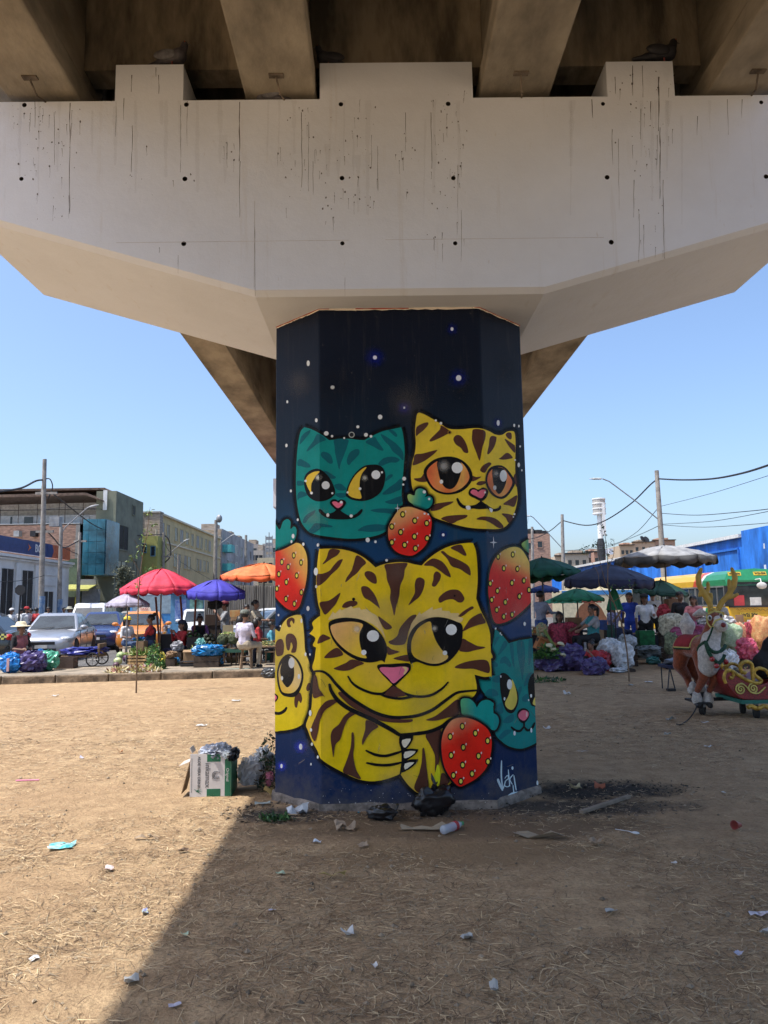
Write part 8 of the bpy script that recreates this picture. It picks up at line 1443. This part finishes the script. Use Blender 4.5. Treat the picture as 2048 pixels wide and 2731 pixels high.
for i in range(8):
 for j in range(8): sd.f.append((i * 9 + j, i * 9 + j + 1, (i + 1) * 9 + j + 1, (i + 1) * 9 + j)); sd.m.append(0); sd.sm.append(True)
o = sd.build('saddle_cloth', redf, rd, recalc=False); md = o.modifiers.new('s', 'SOLIDIFY'); md.thickness = .014
for key in (lambda r: r[0] == 0, lambda r: r[0] == 8, lambda r: r[1] == 0, lambda r: r[1] == 8): MB().tube([r[2] for r in rim if key(r)], .014, 6).build('saddle_trim', yelt, rd); MB().tube([r[2] * 1 + Vector((0, 0, -.022)) for r in rim if key(r)], .012, 6).build('saddle_edge', grn, rd)
pl_ = MB(); pl_.box((.0, .1, .17), (.16, .5, .03)); pl_.build('dolly_plate', metal_d, rd); MB().box((.55, .05, .20), (1.05, .05, .045)).build('tow_bar', metal_d, rd)
o = MB(); o.lathe([(.03, -.025), (.08, -.03), (.085, 0), (.08, .03), (.03, .025)], n=18); o = o.build('caster', tyre_m, rd, (.0, -.05, .085)); o.rotation_euler = (R(90), 0, .9); MB().box((0, -.05, .15), (.07, .09, .08)).build('caster_fork', grey_m, rd)
cd_ = [G(1857, 1885, .12), G(1850, 1900, .06), G(1835, 1920), G(1815, 1934), G(1802, 1933)]; one('power_cord', MB().tube([Vector(p) for p in catmull([tuple(p + Vector((0, -.02, .012))) for p in cd_], 5, False)], .008, 6), wire_m, 'black cord trailing on the dirt from the reindeer dolly', 'cord')
# ---- sleigh
SY0, SY1 = 10.15, 10.95
sl = thing('sleigh', 'glittery red sleigh with golden scroll trim, cut by the right edge', 'sleigh', (W(2015, 1900, 10.3).x, 10.5, 0)); S0 = Vector(sl.location)
def s2(u, v): p = W(u, v, 10.15); return (p.x - S0.x, p.z)
prof = catmull([s2(*p) for p in [(1934, 1795), (1942, 1788), (1958, 1797), (1985, 1812), (2012, 1822), (2040, 1824), (2080, 1800), (2140, 1770), (2145, 1862), (2060, 1866), (1985, 1866), (1962, 1854), (1942, 1830), (1932, 1810)]], 3)
MB().prism(prof, -.35, .42).build('tub', glit, sl, bevel=.012)
for y in (-.355, .425):
 MB().tube([(x, y, z) for x, z in catmull([s2(*p) for p in [(1935, 1822), (1930, 1806), (1936, 1790), (1948, 1787), (1956, 1796), (1952, 1808), (1944, 1806)]], 4, False)], .022, 8).build('prow_curl', gold, sl)
 MB().tube([(x, y, z) for x, z in catmull([s2(*p) for p in [(1938, 1790), (1950, 1788), (1968, 1800), (1992, 1814), (2018, 1822), (2030, 1815), (2012, 1800), (2012, 1788), (2026, 1782), (2044, 1790), (2055, 1812)]], 4, False)], .024, 8).build('scroll_rail', gold, sl)
 MB().tube([(x, y, z) for x, z in catmull([s2(*p) for p in [(1988, 1795), (1976, 1788), (1975, 1772), (1990, 1764), (2004, 1772), (2006, 1795), (2008, 1815)]], 4, False)], .026, 8).build('back_scroll', gold, sl)
for c, k in (((1974, 1838), 1), ((2008, 1836), 1)): MB().tube([(s2(c[0], c[1])[0] + .075 * (1 - t / 34) * math.cos(t * .42 + 1), -.362, s2(c[0], c[1])[1] + .075 * (1 - t / 34) * math.sin(t * .42 + 1)) for t in range(32)], .011, 6).build('spiral_ornament', yelt, sl)
MB().tube([(x, -.362, z) for x, z in catmull([s2(*p) for p in [(1966, 1830), (1976, 1822), (1990, 1832), (2002, 1846), (2022, 1848), (2040, 1832)]], 4, False)], .010, 6).build('spiral_ornament', yelt, sl)
x0, z0 = s2(1983, 1872); MB().box((x0 + .42, .03, z0), (.9, .8, .05)).build('base_board', mat('teal_board', (.02, .16, .12), .6), sl); MB().tube([(x0 + .02 + .03 * i, -.42 + .01 * math.sin(i * 2), z0 - .065 + .015 * math.sin(i * 1.1)) for i in range(28)], .03, 8).build('gold_fringe', gold, sl)
for u, v, y, r in ((1981, 1893, .15, .085), (2018, 1918, -.32, .095), (2120, 1918, -.32, .095)):
 p = W(u, v, 10.5 + y); o = MB().lathe([(.03, -.03), (r * .9, -.03), (r, -.01), (r, .01), (r * .9, .03), (.03, .03)], n=20).build('wheel', tyre_m, sl, (p.x - S0.x, y, r)); o.rotation_euler = (R(90), 0, R(75)); MB().box((p.x - S0.x, y, r + .06), (.05, .05, .12)).build('wheel_fork', grey_m, sl)
# ================================================================== pigeons on the ledges
def pigeon(label, loc, rz, m, s=1.0, low=False):
 t = thing('pigeon', label, 'pigeon', loc, rz); V = Vector; q = MB(); hz = .08 if low else .11
 for a, b, ra, rb in ((V((-.06, 0, hz)), V((.05, 0, hz + .02)), .055, .062), (V((.05, 0, hz + .02)), V((.085, 0, hz + .075)), .055, .034), (V((.085, 0, hz + .075)), V((.095, 0, hz + .115)), .034, .030), (V((-.06, 0, hz)), V((-.15, 0, hz - .03)), .045, .022), (V((-.15, 0, hz - .03)), V((-.24, 0, hz - .05)), .024, .016)): q.ball(a, ra, 10, 8); q.ball(b, rb, 10, 8); q.tube([a, b], [ra, rb], 10)
 me = remesh_mb(q, .009, 3); me.materials.append(m); me.name = 'body'; o = bpy.data.objects.new('body', me); C.objects.link(o); o.parent = t
 MB().cyl((.118, 0, hz + .115), (.148, 0, hz + .108), .008, .002, 6).build('beak', mat('beak', (.12, .11, .10)), t)
 for s_ in (-1, 1):
  w = MB(); w.smooth = True; w.ball((-.05, s_ * .045, hz + .012), (.105, .022, .045), 12, 8); w.build('wing', mat('wing_grey', (.22, .22, .23), .7, scale=9, col2=(.05, .05, .06)) if m.name != 'pigeon_dark' else m, t); MB().ball((.105, s_ * .026, hz + .122), .006, 6, 5).build('eye', mat('pigeon_eye', (.35, .08, .03)), t)
  if not low: MB().cyl((.0, s_ * .025, 0), (.0, s_ * .02, hz - .03), .006, n=6).build('leg', mat('pigeon_leg', (.3, .08, .07)), t)
 t.scale = (s, s, s)
pg1, pg2 = mat('pigeon_grey', (.085, .08, .09), .6, var=.3, scale=12), mat('pigeon_dark', (.03, .03, .035), .6, var=.3)
pigeon('grey pigeon with barred wings perched on the left block of the cap', (W(462, 168, 5.83).x, 5.83, 6.16), R(-8), pg1, 1.05)
pigeon('dark pigeon perched on the right block of the cap', (W(1768, 165, 5.83).x, 5.83, 6.15), R(5), pg2, 1.1)
pigeon('pigeon half hidden at the left end of the middle block', (W(875, 160, 5.84).x, 5.84, 6.16), R(190), pg2, .9)
pigeon('pigeon crouching low on the ledge between two girders', (W(712, 262, 5.82).x, 5.82, 5.83), R(170), pg1, .85, True)
# ================================================================== rubbish round the column
p = G(560, 2127); bx = thing('drink_carton', 'white and green drink carton lying on its side, open and full of rubbish', 'box', (W(559, 2127, p.y).x, p.y + .155, gz(p.x, p.y)), .03)
wcard, gcard = mat('white_card_print', (.62, .585, .56), .6, var=.06, scale=8), mat('green_card_print', (.012, .135, .065), .5, var=.1, scale=6); ww, dd, hh = .345, .31, .352; gt = mat('print_grey', (.10, .10, .10), .6)
fr = MB().box((0, -dd / 2, hh / 2), (ww, .006, hh)).build('front_panel', wcard, bx); bd_ = MB().box((ww / 2 - .026, -dd / 2 - .0035, hh / 2), (.05, .002, hh - .004)).build('green_band', gcard, fr)
for z in (hh - .035, .032): MB().box((.028, -dd / 2 - .0035, z), (.115, .002, .062)).build('green_square', gcard, fr)
def down(x, z): return frame((x, -dd / 2 - .0045, z), (0, 0, -1), (1, 0, 0))
text_mesh('ALOE VERA DRINK', .031, gt, fr, down(-.098, hh * .57), bold=.0006, depth=.0006); text_mesh('inkamax', .062, gt, fr, down(-.024, hh * .50), depth=.0006); text_mesh('Original', .034, wcard, bd_, down(ww / 2 - .028, hh * .50), depth=.0006)
lg = MB()
for rr, a0, a1 in ((.030, 40, 320), (.018, 60, 340)): lg.tube([(.045 + rr * math.cos(R(a)) + (.012 if a < 60 or a > 300 else 0), -dd / 2 - .005, hh * .50 + rr * math.sin(R(a))) for a in range(a0, a1, 14)], .0022, 5)
lg.tube([(.045 - .03, -dd / 2 - .005, hh * .5 - .03), (.045 + .0, -dd / 2 - .005, hh * .5 + .012)], .0022, 5); tag(lg.build('drop_logo', gt, fr), kind='stuff')
for i in range(6): a = R(-40 + i * 36); MB().prism([(-.118 + .008 * math.sin(a), .045 - .0), (-.108 + .05 * math.cos(a) * .9, .045 + .045 * math.sin(a) * .8), (-.112, .052)], -dd / 2 - .0047, -dd / 2 - .0038).build('aloe_leaf', gcard, fr)
MB().box((-ww / 2 + .014, -dd / 2 - .0035, hh / 2), (.008, .001, hh * .8)).build('small_print', mat('small_print', (.45, .43, .42), .7, scale=120, col2=(.2, .2, .2)), fr)
MB().box((ww / 2 + .003, 0, hh / 2), (.006, dd, hh)).build('end_panel', gcard, bx); MB().box((0, dd / 2, hh * .46), (ww, .006, hh * .92)).build('back_panel', wcard, bx); MB().box((0, 0, .004), (ww - .01, dd - .01, .006)).build('bottom_panel', card, bx)
MB().box((-ww / 2 - .05, -.02, hh * .76), (.11, .2, .005), ry=-.35).build('torn_flap', mat('torn_white', (.6, .52, .45), .8), bx); MB().box((-ww / 2 - .035, -.05, hh * .48), (.005, .2, .30), ry=.25).build('torn_flap', card, bx); MB().box((-ww / 2 - .02, .03, hh * 1.02), (.05, .14, .005), ry=1.1).build('torn_flap', mat('torn_white', (.6, .52, .45)), bx)
clear = mat('clear_plastic', (.62, .66, .70), .25, var=.2, scale=6, bump=1.0, bscale=12, spec=.7, alpha=.55)
def put_bag(label, u0, u1, vt, vb, Y, m, **k): return bag(label, u0, u1, vt, vb, m, Y=Y, z=k.pop('z', 0), **k)
_sd[0] = 60
def on(u, v, Y): p = W(u, v, Y); return p
for lb_, u, v, Y, w, d, h, m, kn in [('pale grey plastic bag bulging out of the top of the carton', 575, 2018, 6.62, .26, .22, .13, plastic('pale_grey', (.42, .45, .52), .35), 0), ('clear plastic cup lying in the open carton', 604, 2018, 6.55, .09, .09, .07, clear, 0), ('black bag edge draped over the right end of the carton', 622, 2022, 6.6, .09, .22, .10, PK, 0)]:
 p = on(u, v, Y); _sd[0] += 2; t = thing('plastic_bag' if 'cup' not in lb_ else 'plastic_cup', lb_, 'bag' if 'cup' not in lb_ else 'cup', (p.x, Y, p.z - .02)); lump(w, d, h, _sd[0], .22, 2.0, crease=.35).build('film', m, t)
put_bag('clear plastic bag with dark rubbish right of the carton', 634, 694, 2030, 2098, 6.75, clear, dep=.7, crease=.3); put_bag('dark bundle inside the clear bag right of the carton', 636, 692, 2040, 2096, 6.8, PK, dep=.6, knot=False, crease=.3); put_bag('white crumpled carrier bag behind the clear bag', 675, 728, 2005, 2060, 7.1, plastic('milky', (.55, .56, .54), .4), dep=.8, crease=.4); put_bag('pink striped plastic bag against the column', 706, 728, 2062, 2098, 6.75, plastic('pink_stripe', (.5, .15, .22), .4), dep=.8, knot=False)
put_bag('tied black rubbish bag leaning on the front of the column', 1110, 1205, 2122, 2190, 5.84, PK, dep=.5, crease=0, amp=.42); p = G(1158, 2190); nk = MB(); nk.smooth = True; nk.tube([(0, 0, .18), (.005, 0, .225), (-.01, 0, .26), (-.02, .0, .30)], [.05, .02, .022, .006], 8, flat=.6); one('bag_knot', nk, PK, 'upright black knot of the rubbish bag on the column front', 'bag', loc=(W(1160, 2170, 5.9).x, 5.93, 0))
put_bag('small flat black bag on the soot in front of the column', 985, 1050, 2160, 2194, 5.75, PK, dep=.5, knot=False, crease=0, amp=.4)
tl_ = MB(); tl_.smooth = True; tl_.tube([(0, 0, .02), (.03, 0, .05), (.045, 0, .10)], [.03, .022, .03], 8, flat=.4); one('bag_tail', tl_, PK, 'twisted tail of the small flat black bag', 'bag', loc=(W(1045, 2180, 5.8).x, 5.8, .01))
# bottle, spoon, cup, stick
p = G(1205, 2218); bt = thing('plastic_bottle', 'empty clear plastic bottle with a red and green label, lying on the dirt', 'bottle', (p.x, p.y, .032), R(45)); bo = MB(); bo.smooth = True; bo.lathe([(.004, -.10), (.026, -.10), (.031, -.09), (.029, -.03), (.031, .0), (.031, .05), (.022, .085), (.012, .10), (.012, .115)], n=18); o = bo.build('bottle_body', mat('bottle_plastic', (.55, .62, .70), .08, var=.1, spec=.8, alpha=.6), bt); o.rotation_euler.y = R(90)
o = MB().lathe([(.0315, .02), (.032, .022), (.032, .05), (.0315, .052)], n=18).build('bottle_label', mat('bottle_red', (.35, .03, .03)), bt); o.rotation_euler.y = R(90); o = MB().lathe([(.014, .105), (.014, .122), (.002, .123)], n=12).build('bottle_cap', mat('cap_green', (.05, .25, .08)), bt); o.rotation_euler.y = R(90)
p = G(1670, 2220); s_ = MB(); s_.smooth = True; s_.tube([(-.08, 0, .008), (.02, 0, .012), (.045, 0, .008)], [.005, .004, .008], 6, flat=.5); s_.ball((.068, 0, .010), (.028, .019, .008), 10, 6); one('plastic_spoon', s_, mat('white_plastic', (.68, .69, .70), .35), 'white plastic spoon on the dirt right of the column', 'spoon', loc=(p.x, p.y, .004 + gz(p.x, p.y)), rz=R(-42))
p = G(1975, 2212); c_ = MB(); c_.smooth = True; c_.lathe([(.012, 0), (.016, .004), (.03, .075), (.031, .078), (.027, .074), (.012, .01)], n=16); o = one('plastic_cup', c_, mat('dull_red_plastic', (.28, .06, .05), .45), 'dull red plastic cup lying on the dirt at the right', 'cup', loc=(p.x, p.y, .03)); o.rotation_euler = (R(80), 0, R(-55))
a, b = G(1550, 2172), G(1678, 2130); st2 = MB().box((0, 0, .012), ((b - a).length, .035, .022), rz=math.atan2(b.y - a.y, b.x - a.x)); one('wooden_stick', st2, mat('grey_stick', (.24, .19, .14), .85, var=.2), 'flat weathered stick beside the burnt patch', 'stick', loc=((a.x + b.x) / 2, (a.y + b.y) / 2, .006))
a, b = G(42, 2086), G(104, 2085); one('drinking_straw', MB().cyl((0, 0, .01), (b.x - a.x, b.y - a.y, .012), .006, n=8), mat('pink_straw', (.75, .25, .42), .4), 'pink drinking straw on the sunlit dirt at the left', 'straw', loc=(a.x, a.y, gz(a.x, a.y)))
# scraps
def scrap(name, label, cat, u, v, w, d, m, seed, rz=0, h=.02, group=None, n=5):
 p = G(u, v); random.seed(seed); t = MB(); P = []
 for i in range(n):
  for j in range(n):
   x, y = (i / (n - 1) - .5) * .85 * w * random.uniform(.85, 1.1), (j / (n - 1) - .5) * d * random.uniform(.85, 1.1); P.append((x, y, .004 + h * abs(fbm(x * 9 + seed, y * 9, seed, 3)) * 1.6))
 t.add(P, [(i * n + j, i * n + j + 1, (i + 1) * n + j + 1, (i + 1) * n + j) for i in range(n - 1) for j in range(n - 1)]); return one(name, t, m, label, cat, group, (p.x, p.y, gz(p.x, p.y) + .004), rz)
wp_, gp_, lp_, tq_, cdp, gr_ = mat('paper_white', (.58, .57, .55), .7), mat('paper_grey', (.40, .40, .38), .8), mat('paper_lilac', (.5, .48, .58), .7), mat('paper_turq', (.62, .68, .68), .5, scale=14, col2=(.03, .45, .48)), mat('leaf_brown', (.32, .24, .165), .85), mat('wrapper_green', (.4, .5, .35), .6)
for a in [('paper_wrapper', 'turquoise and white wrapper on the sunlit dirt at lower left', 'wrapper', 163, 2262, .19, .12, tq_, 1, .2, .03), ('paper_scrap', 'folded grey card at the shadow edge near the bottom', 'paper', 350, 2622, .07, .06, gp_, 2, .3, .03), ('foam_cup', 'crushed white foam cup in the shaded straw in front of the column', 'cup', 925, 2493, .075, .055, wp_, 3, .1, .05), ('plastic_scrap', 'pale clear scrap in the shaded straw', 'plastic', 1248, 2499, .07, .06, gp_, 4, .4, .03), ('paper_receipt', 'white printed receipt at the right edge', 'receipt', 2025, 2443, .12, .05, mat('receipt', (.66, .66, .70), .7, scale=60, col2=(.5, .42, .48)), 5, -.1, .02), ('plastic_scrap', 'clear plastic scrap below the receipt', 'plastic', 2044, 2496, .07, .05, gp_, 6, 0, .03), ('paper_scrap', 'small white square of paper on the right dirt', 'paper', 1928, 2115, .045, .04, wp_, 7, .2, .01), ('foam_plate', 'white foam bowl lying far right of the column', 'bowl', 1512, 1855, .13, .10, wp_, 8, 0, .08), ('paper_plate', 'white lid on the dirt near the right sapling', 'lid', 1729, 1820, .2, .12, wp_, 9, 0, .02), ('paper_scrap', 'white scrap right beside the right sapling', 'paper', 1682, 1829, .12, .08, gp_, 10, 0, .02), ('paper_scrap', 'white scrap on the far sunlit dirt left of the column', 'paper', 629, 1869, .17, .1, wp_, 11, 0, .03), ('paper_scrap', 'second white scrap on the sunlit dirt behind the carton', 'paper', 537, 1936, .16, .08, wp_, 12, 0, .02), ('paper_scrap', 'white scrap on the far left dirt', 'paper', 147, 1857, .14, .12, wp_, 13, 0, .03), ('paper_scrap', 'small blue grey scrap on the left dirt', 'paper', 217, 2025, .05, .05, lp_, 14, 0, .04), ('orange_peel', 'dry orange brown leaf on the left dirt', 'leaf', 320, 2010, .07, .05, mat('orange_leaf', (.38, .16, .05)), 15, .3, .04), ('paper_scrap', 'pale pink scrap on the sunlit straw', 'paper', 290, 2325, .06, .05, mat('paper_pink', (.62, .50, .48)), 16, .2, .03), ('plastic_wrapper', 'tiny green and violet wrapper on the sunlit straw', 'wrapper', 387, 2435, .035, .05, mat('wrapper_gv', (.35, .45, .25), .5, scale=60, col2=(.2, .2, .5)), 17, .5, .03), ('paper_scrap', 'small mint scrap in the shade near the edge', 'paper', 492, 2498, .045, .03, gr_, 18, .2, .03), ('paper_scrap', 'white scrap in the lower shade', 'paper', 465, 2686, .06, .025, lp_, 19, .5, .02), ('paper_scrap', 'pale scrap on the lower left straw', 'paper', 92, 2560, .05, .035, wp_, 20, .7, .02), ('paper_scrap', 'mint scrap in the shade left of the column front', 'paper', 748, 2336, .06, .04, gr_, 21, .5, .03), ('plastic_scrap', 'crumpled clear film at the left foot of the column', 'plastic', 793, 2170, .20, .09, plastic('film', (.45, .47, .48), .3), 22, .1, .07), ('bottle_top', 'small blue bottle top by the column foot', 'cap', 958, 2170, .03, .025, mat('cap_blue', (.02, .28, .42), .4), 23, 0, .04), ('dry_leaf', 'curled brown leaf in front of the column', 'leaf', 908, 2213, .10, .07, cdp, 24, .4, .06), ('dry_leaf', 'second curled brown leaf beside the first', 'leaf', 936, 2213, .09, .07, cdp, 25, 1.2, .08), ('dry_leaf', 'broken brown leaf farther forward in the shade', 'leaf', 968, 2260, .08, .06, cdp, 26, .2, .03), ('dry_leaf', 'pale brown leaf at the edge of the soot', 'leaf', 1590, 2258, .10, .06, cdp, 27, .2, .05), ('corn_husk', 'long pale husk strip lying before the column', 'husk', 1125, 2215, .38, .06, mat('husk_dull', (.30, .24, .165), .85), 28, -.08, .04), ('corn_husk', 'scattered husk strip right of the bottle', 'husk', 1440, 2235, .42, .08, mat('husk_dull', (.30, .24, .165)), 29, -.2, .05), ('corn_husk', 'yellowish bent husk in the shaded straw', 'husk', 885, 2342, .2, .03, mat('husk_yellow', (.40, .31, .12), .8), 30, .15, .04), ('banana_peel', 'dry yellow peel in front of the column', 'peel', 845, 2252, .07, .035, mat('peel', (.42, .34, .14), .7), 31, -.2, .05), ('orange_peel', 'reddish melon rind in the burnt patch', 'rind', 1600, 2108, .11, .06, mat('rind', (.32, .10, .05), .7), 32, -.3, .06), ('paper_scrap', 'yellow and white scrap in the burnt patch', 'paper', 1535, 2108, .12, .06, mat('scrap_cream', (.5, .42, .25)), 33, .2, .05), ('foam_tray', 'ribbed grey green foam tray at the column foot', 'tray', 700, 2146, .14, .05, mat('foam_tray', (.35, .39, .36), .7), 34, .05, .03), ('corn_husk', 'yellow husk beside the foam tray', 'husk', 722, 2122, .12, .07, mat('husk_gold', (.40, .29, .11), .8), 35, .5, .08), ('plastic_bag_scrap', 'white film by the green plank', 'plastic', 690, 1798, .2, .12, wp_, 36, 0, .1), ('plastic_scrap', 'clear bottle scrap near the reindeer cord', 'plastic', 1788, 1921, .15, .08, gp_, 37, .3, .06), ('paper_scrap', 'white scrap in front of the reindeer wheel', 'paper', 1880, 1928, .1, .05, wp_, 38, 0, .03), ('paper_scrap', 'white scrap on the right dirt by the column', 'paper', 1458, 1946, .1, .06, wp_, 39, .2, .04), ('plastic_fork', 'thin white fork on the right dirt', 'fork', 1553, 2009, .15, .015, wp_, 40, 0, .01), ('paper_scrap', 'crumpled white scrap in the middle of the right dirt', 'paper', 1780, 1964, .09, .06, wp_, 41, 0, .05), ('paper_scrap', 'small white scrap farther right on the dirt', 'paper', 1889, 1994, .1, .05, wp_, 42, 0, .03), ('paper_scrap', 'white scrap at the kerb foot at the far left', 'paper', 153, 1808, .2, .14, wp_, 43, 0, .12), ('paper_scrap', 'pale scraps at the kerb foot left of the sapling', 'paper', 325, 1806, .25, .12, wp_, 44, 0, .06), ('paper_scrap', 'white scrap at the kerb foot right of the sapling', 'paper', 410, 1808, .2, .1, gr_, 45, 0, .06), ('plastic_scrap', 'clear grey scrap in the lower right straw', 'plastic', 1630, 2434, .07, .04, gp_, 46, 0, .02), ('paper_scrap', 'tiny white scrap before the lower right straw', 'paper', 1797, 2304, .04, .03, wp_, 47, 0, .02), ('paper_scrap', 'white scrap deep in the lower right straw', 'paper', 1972, 2552, .06, .03, lp_, 48, .8, .02), ('paper_scrap', 'violet scrap in the shade left of centre', 'paper', 725, 2428, .05, .02, lp_, 49, 0, .02), ('paper_scrap', 'small white curl in the central straw', 'paper', 997, 2581, .03, .04, wp_, 50, .3, .03), ('plastic_scrap', 'pale bead of plastic in the right straw', 'plastic', 1318, 2643, .04, .04, gp_, 51, 0, .05), ('dry_leaf', 'dark leaf curl on the sunlit bare dirt', 'leaf', 490, 2275, .08, .04, mat('leaf_dark_brown', (.10, .06, .035)), 52, .3, .04), ('corn_husk', 'thin dry husk on the sunlit bare dirt', 'husk', 392, 2243, .2, .025, cdp, 53, -.05, .03)]: scrap(*a)
leaves('weed_tuft', 'flattened green weed beside the left foot of the column', 'weed', (G(735, 2188).x, G(735, 2188).y, .0), .12, .07, .035, 180, .045, [LG3, LG2], 61)
leaves('ash_rubble', 'charred leaves and rubble around the burnt patch', 'ash', (1.85, 6.55, .0), .85, .33, .014, 520, .03, [mat('char', (.025, .022, .02), .95), mat('char2', (.06, .05, .04), .95), mat('char3', (.13, .10, .075), .95)], 62, flat=.25); leaves('ash_rubble', 'dark trampled bits right in front of the column', 'ash', (1.2, 5.95, .0), 1.3, .28, .012, 600, .032, [mat('char2', (.06, .05, .04)), mat('char3', (.13, .10, .075)), mat('char4', (.19, .14, .10), .95)], 63, flat=.2); leaves('ash_rubble', 'dark trampled bits at the left foot of the column', 'ash', (-.75, 6.0, .0), .5, .3, .015, 380, .034, [mat('char2', (.06, .05, .04)), mat('char3', (.13, .10, .075)), mat('char4', (.19, .14, .10))], 64, flat=.25); leaves('dry_weeds', 'dark dry weeds growing at the back left edge of the column', 'weeds', (-1.0, 6.9, 0), .12, .2, .45, 320, .05, [LG3, mat('dry_weed', (.09, .07, .035))], 65)
# ================================================================== dry straw
rng = np.random.default_rng(5)
def straw(name, label, N, ymin, ymax, lmin, lmax, wid, cols, bare_k):
 v = []; f = []; mi = []; cnt = 0
 while cnt < N:
  y = ymin + (ymax - ymin) * rng.random(); x = (rng.random() * 2 - 1) * (.56 * y + .4)
  if -.95 < x < 1.4 and 6.0 < y < 7.3: continue
  d = fbm(x * .8, y * .8, 2.2, 3) + .35 * fbm(x * 3.1, y * 3.1, 5.0, 2)
  if x < -1.0: d -= 1.0 * math.exp(-((y - 6.6 - .12 * (x + 3)) / .55) ** 2) + .9 * (y > 12)
  else: d -= 1.0 * math.exp(-((y - 7.2 + .1 * x) / .7) ** 2) * (x > 1.2) + 1.2 * math.exp(-((x - .5) / 1.5) ** 2 - ((y - 5.35) / .5) ** 2) + .5 * (y > 11)
  if d < bare_k - .25 * rng.random() * 2: 
   if rng.random() > .06: continue
  L = lmin + (lmax - lmin) * rng.random() ** 2; a = rng.random() * 6.283; th = rng.normal(0, .12); w = wid * (.6 + .8 * rng.random()); bend = rng.normal(0, .35); z = gz(x, y) + .003 + .014 * rng.random() ** 2
  p = np.array((x, y, z)); o = len(v)
  for k in range(3):
   aa = a + bend * k; dx, dy = math.cos(aa), math.sin(aa); nx, ny = -dy, dx; ww_ = w * (1, .9, .35)[k]
   v.append((p[0] - nx * ww_, p[1] - ny * ww_, p[2])); v.append((p[0] + nx * ww_, p[1] + ny * ww_, p[2] + ww_ * .7)); p = p + np.array((dx, dy, math.sin(th) * .6)) * L / 2; p[2] = max(p[2], gz(x, y) + .002)
  f += [(o, o + 1, o + 3, o + 2), (o + 2, o + 3, o + 5, o + 4)]; c = rng.integers(len(cols)); mi += [c, c]; cnt += 1
 me = bpy.data.meshes.new(name); me.from_pydata(v, [], f)
 for m in cols: me.materials.append(m)
 me.polygons.foreach_set('material_index', mi); o = bpy.data.objects.new(name, me); C.objects.link(o); tag(o, label, 'straw', None, 'stuff')
SC = [mat('straw_mid', (.42, .285, .155), .8, var=.2), mat('straw_pale', (.60, .45, .26), .75, var=.2), mat('straw_dark', (.15, .095, .055), .85, var=.2), mat('straw_grey', (.36, .28, .18), .85, var=.2)]
straw('dry_grass', 'dry cut straw littering the ground nearest the camera', 29000, 2.3, 5.2, .02, .12, .0015, SC, -.12)
straw('dry_grass', 'short dry straw around the column and carton', 21000, 5.0, 9.5, .02, .11, .0020, SC, -.08)
straw('dry_grass', 'fine dry straw on the far half of the dirt lot', 13000, 9.0, 16.2, .03, .12, .0030, SC, -.05)
v = []; fs_ = []; random.seed(88)
for i in range(1500):
 y = 2.4 + 12 * random.random() ** 1.5; x = random.uniform(-1, 1) * (.55 * y + .3)
 if -1 < x < 1.45 and 6 < y < 7.3: continue
 r = random.choice([.003, .004, .006, .009, .014]) * random.uniform(.7, 1.3); o = len(v); c = (x, y, gz(x, y) + r * .3)
 v += [(c[0] + r * random.uniform(.7, 1.3) * a, c[1] + r * random.uniform(.7, 1.3) * b_, c[2] + r * .7 * c2) for a, b_, c2 in ((1, 0, 0), (0, 1, 0), (-1, 0, 0), (0, -1, 0), (.1, .1, 1), (0, 0, -1))]; fs_ += [(o + p, o + q, o + t) for p, q, t in ((0, 1, 4), (1, 2, 4), (2, 3, 4), (3, 0, 4), (1, 0, 5), (2, 1, 5), (3, 2, 5), (0, 3, 5))]
me = bpy.data.meshes.new('pebbles'); me.from_pydata(v, [], fs_); me.materials.append(mat('pebble', (.30, .235, .16), .9, var=.4, scale=3)); o = bpy.data.objects.new('pebbles', me); C.objects.link(o); tag(o, 'loose pebbles and clods scattered over the dirt', 'pebbles', None, 'stuff')
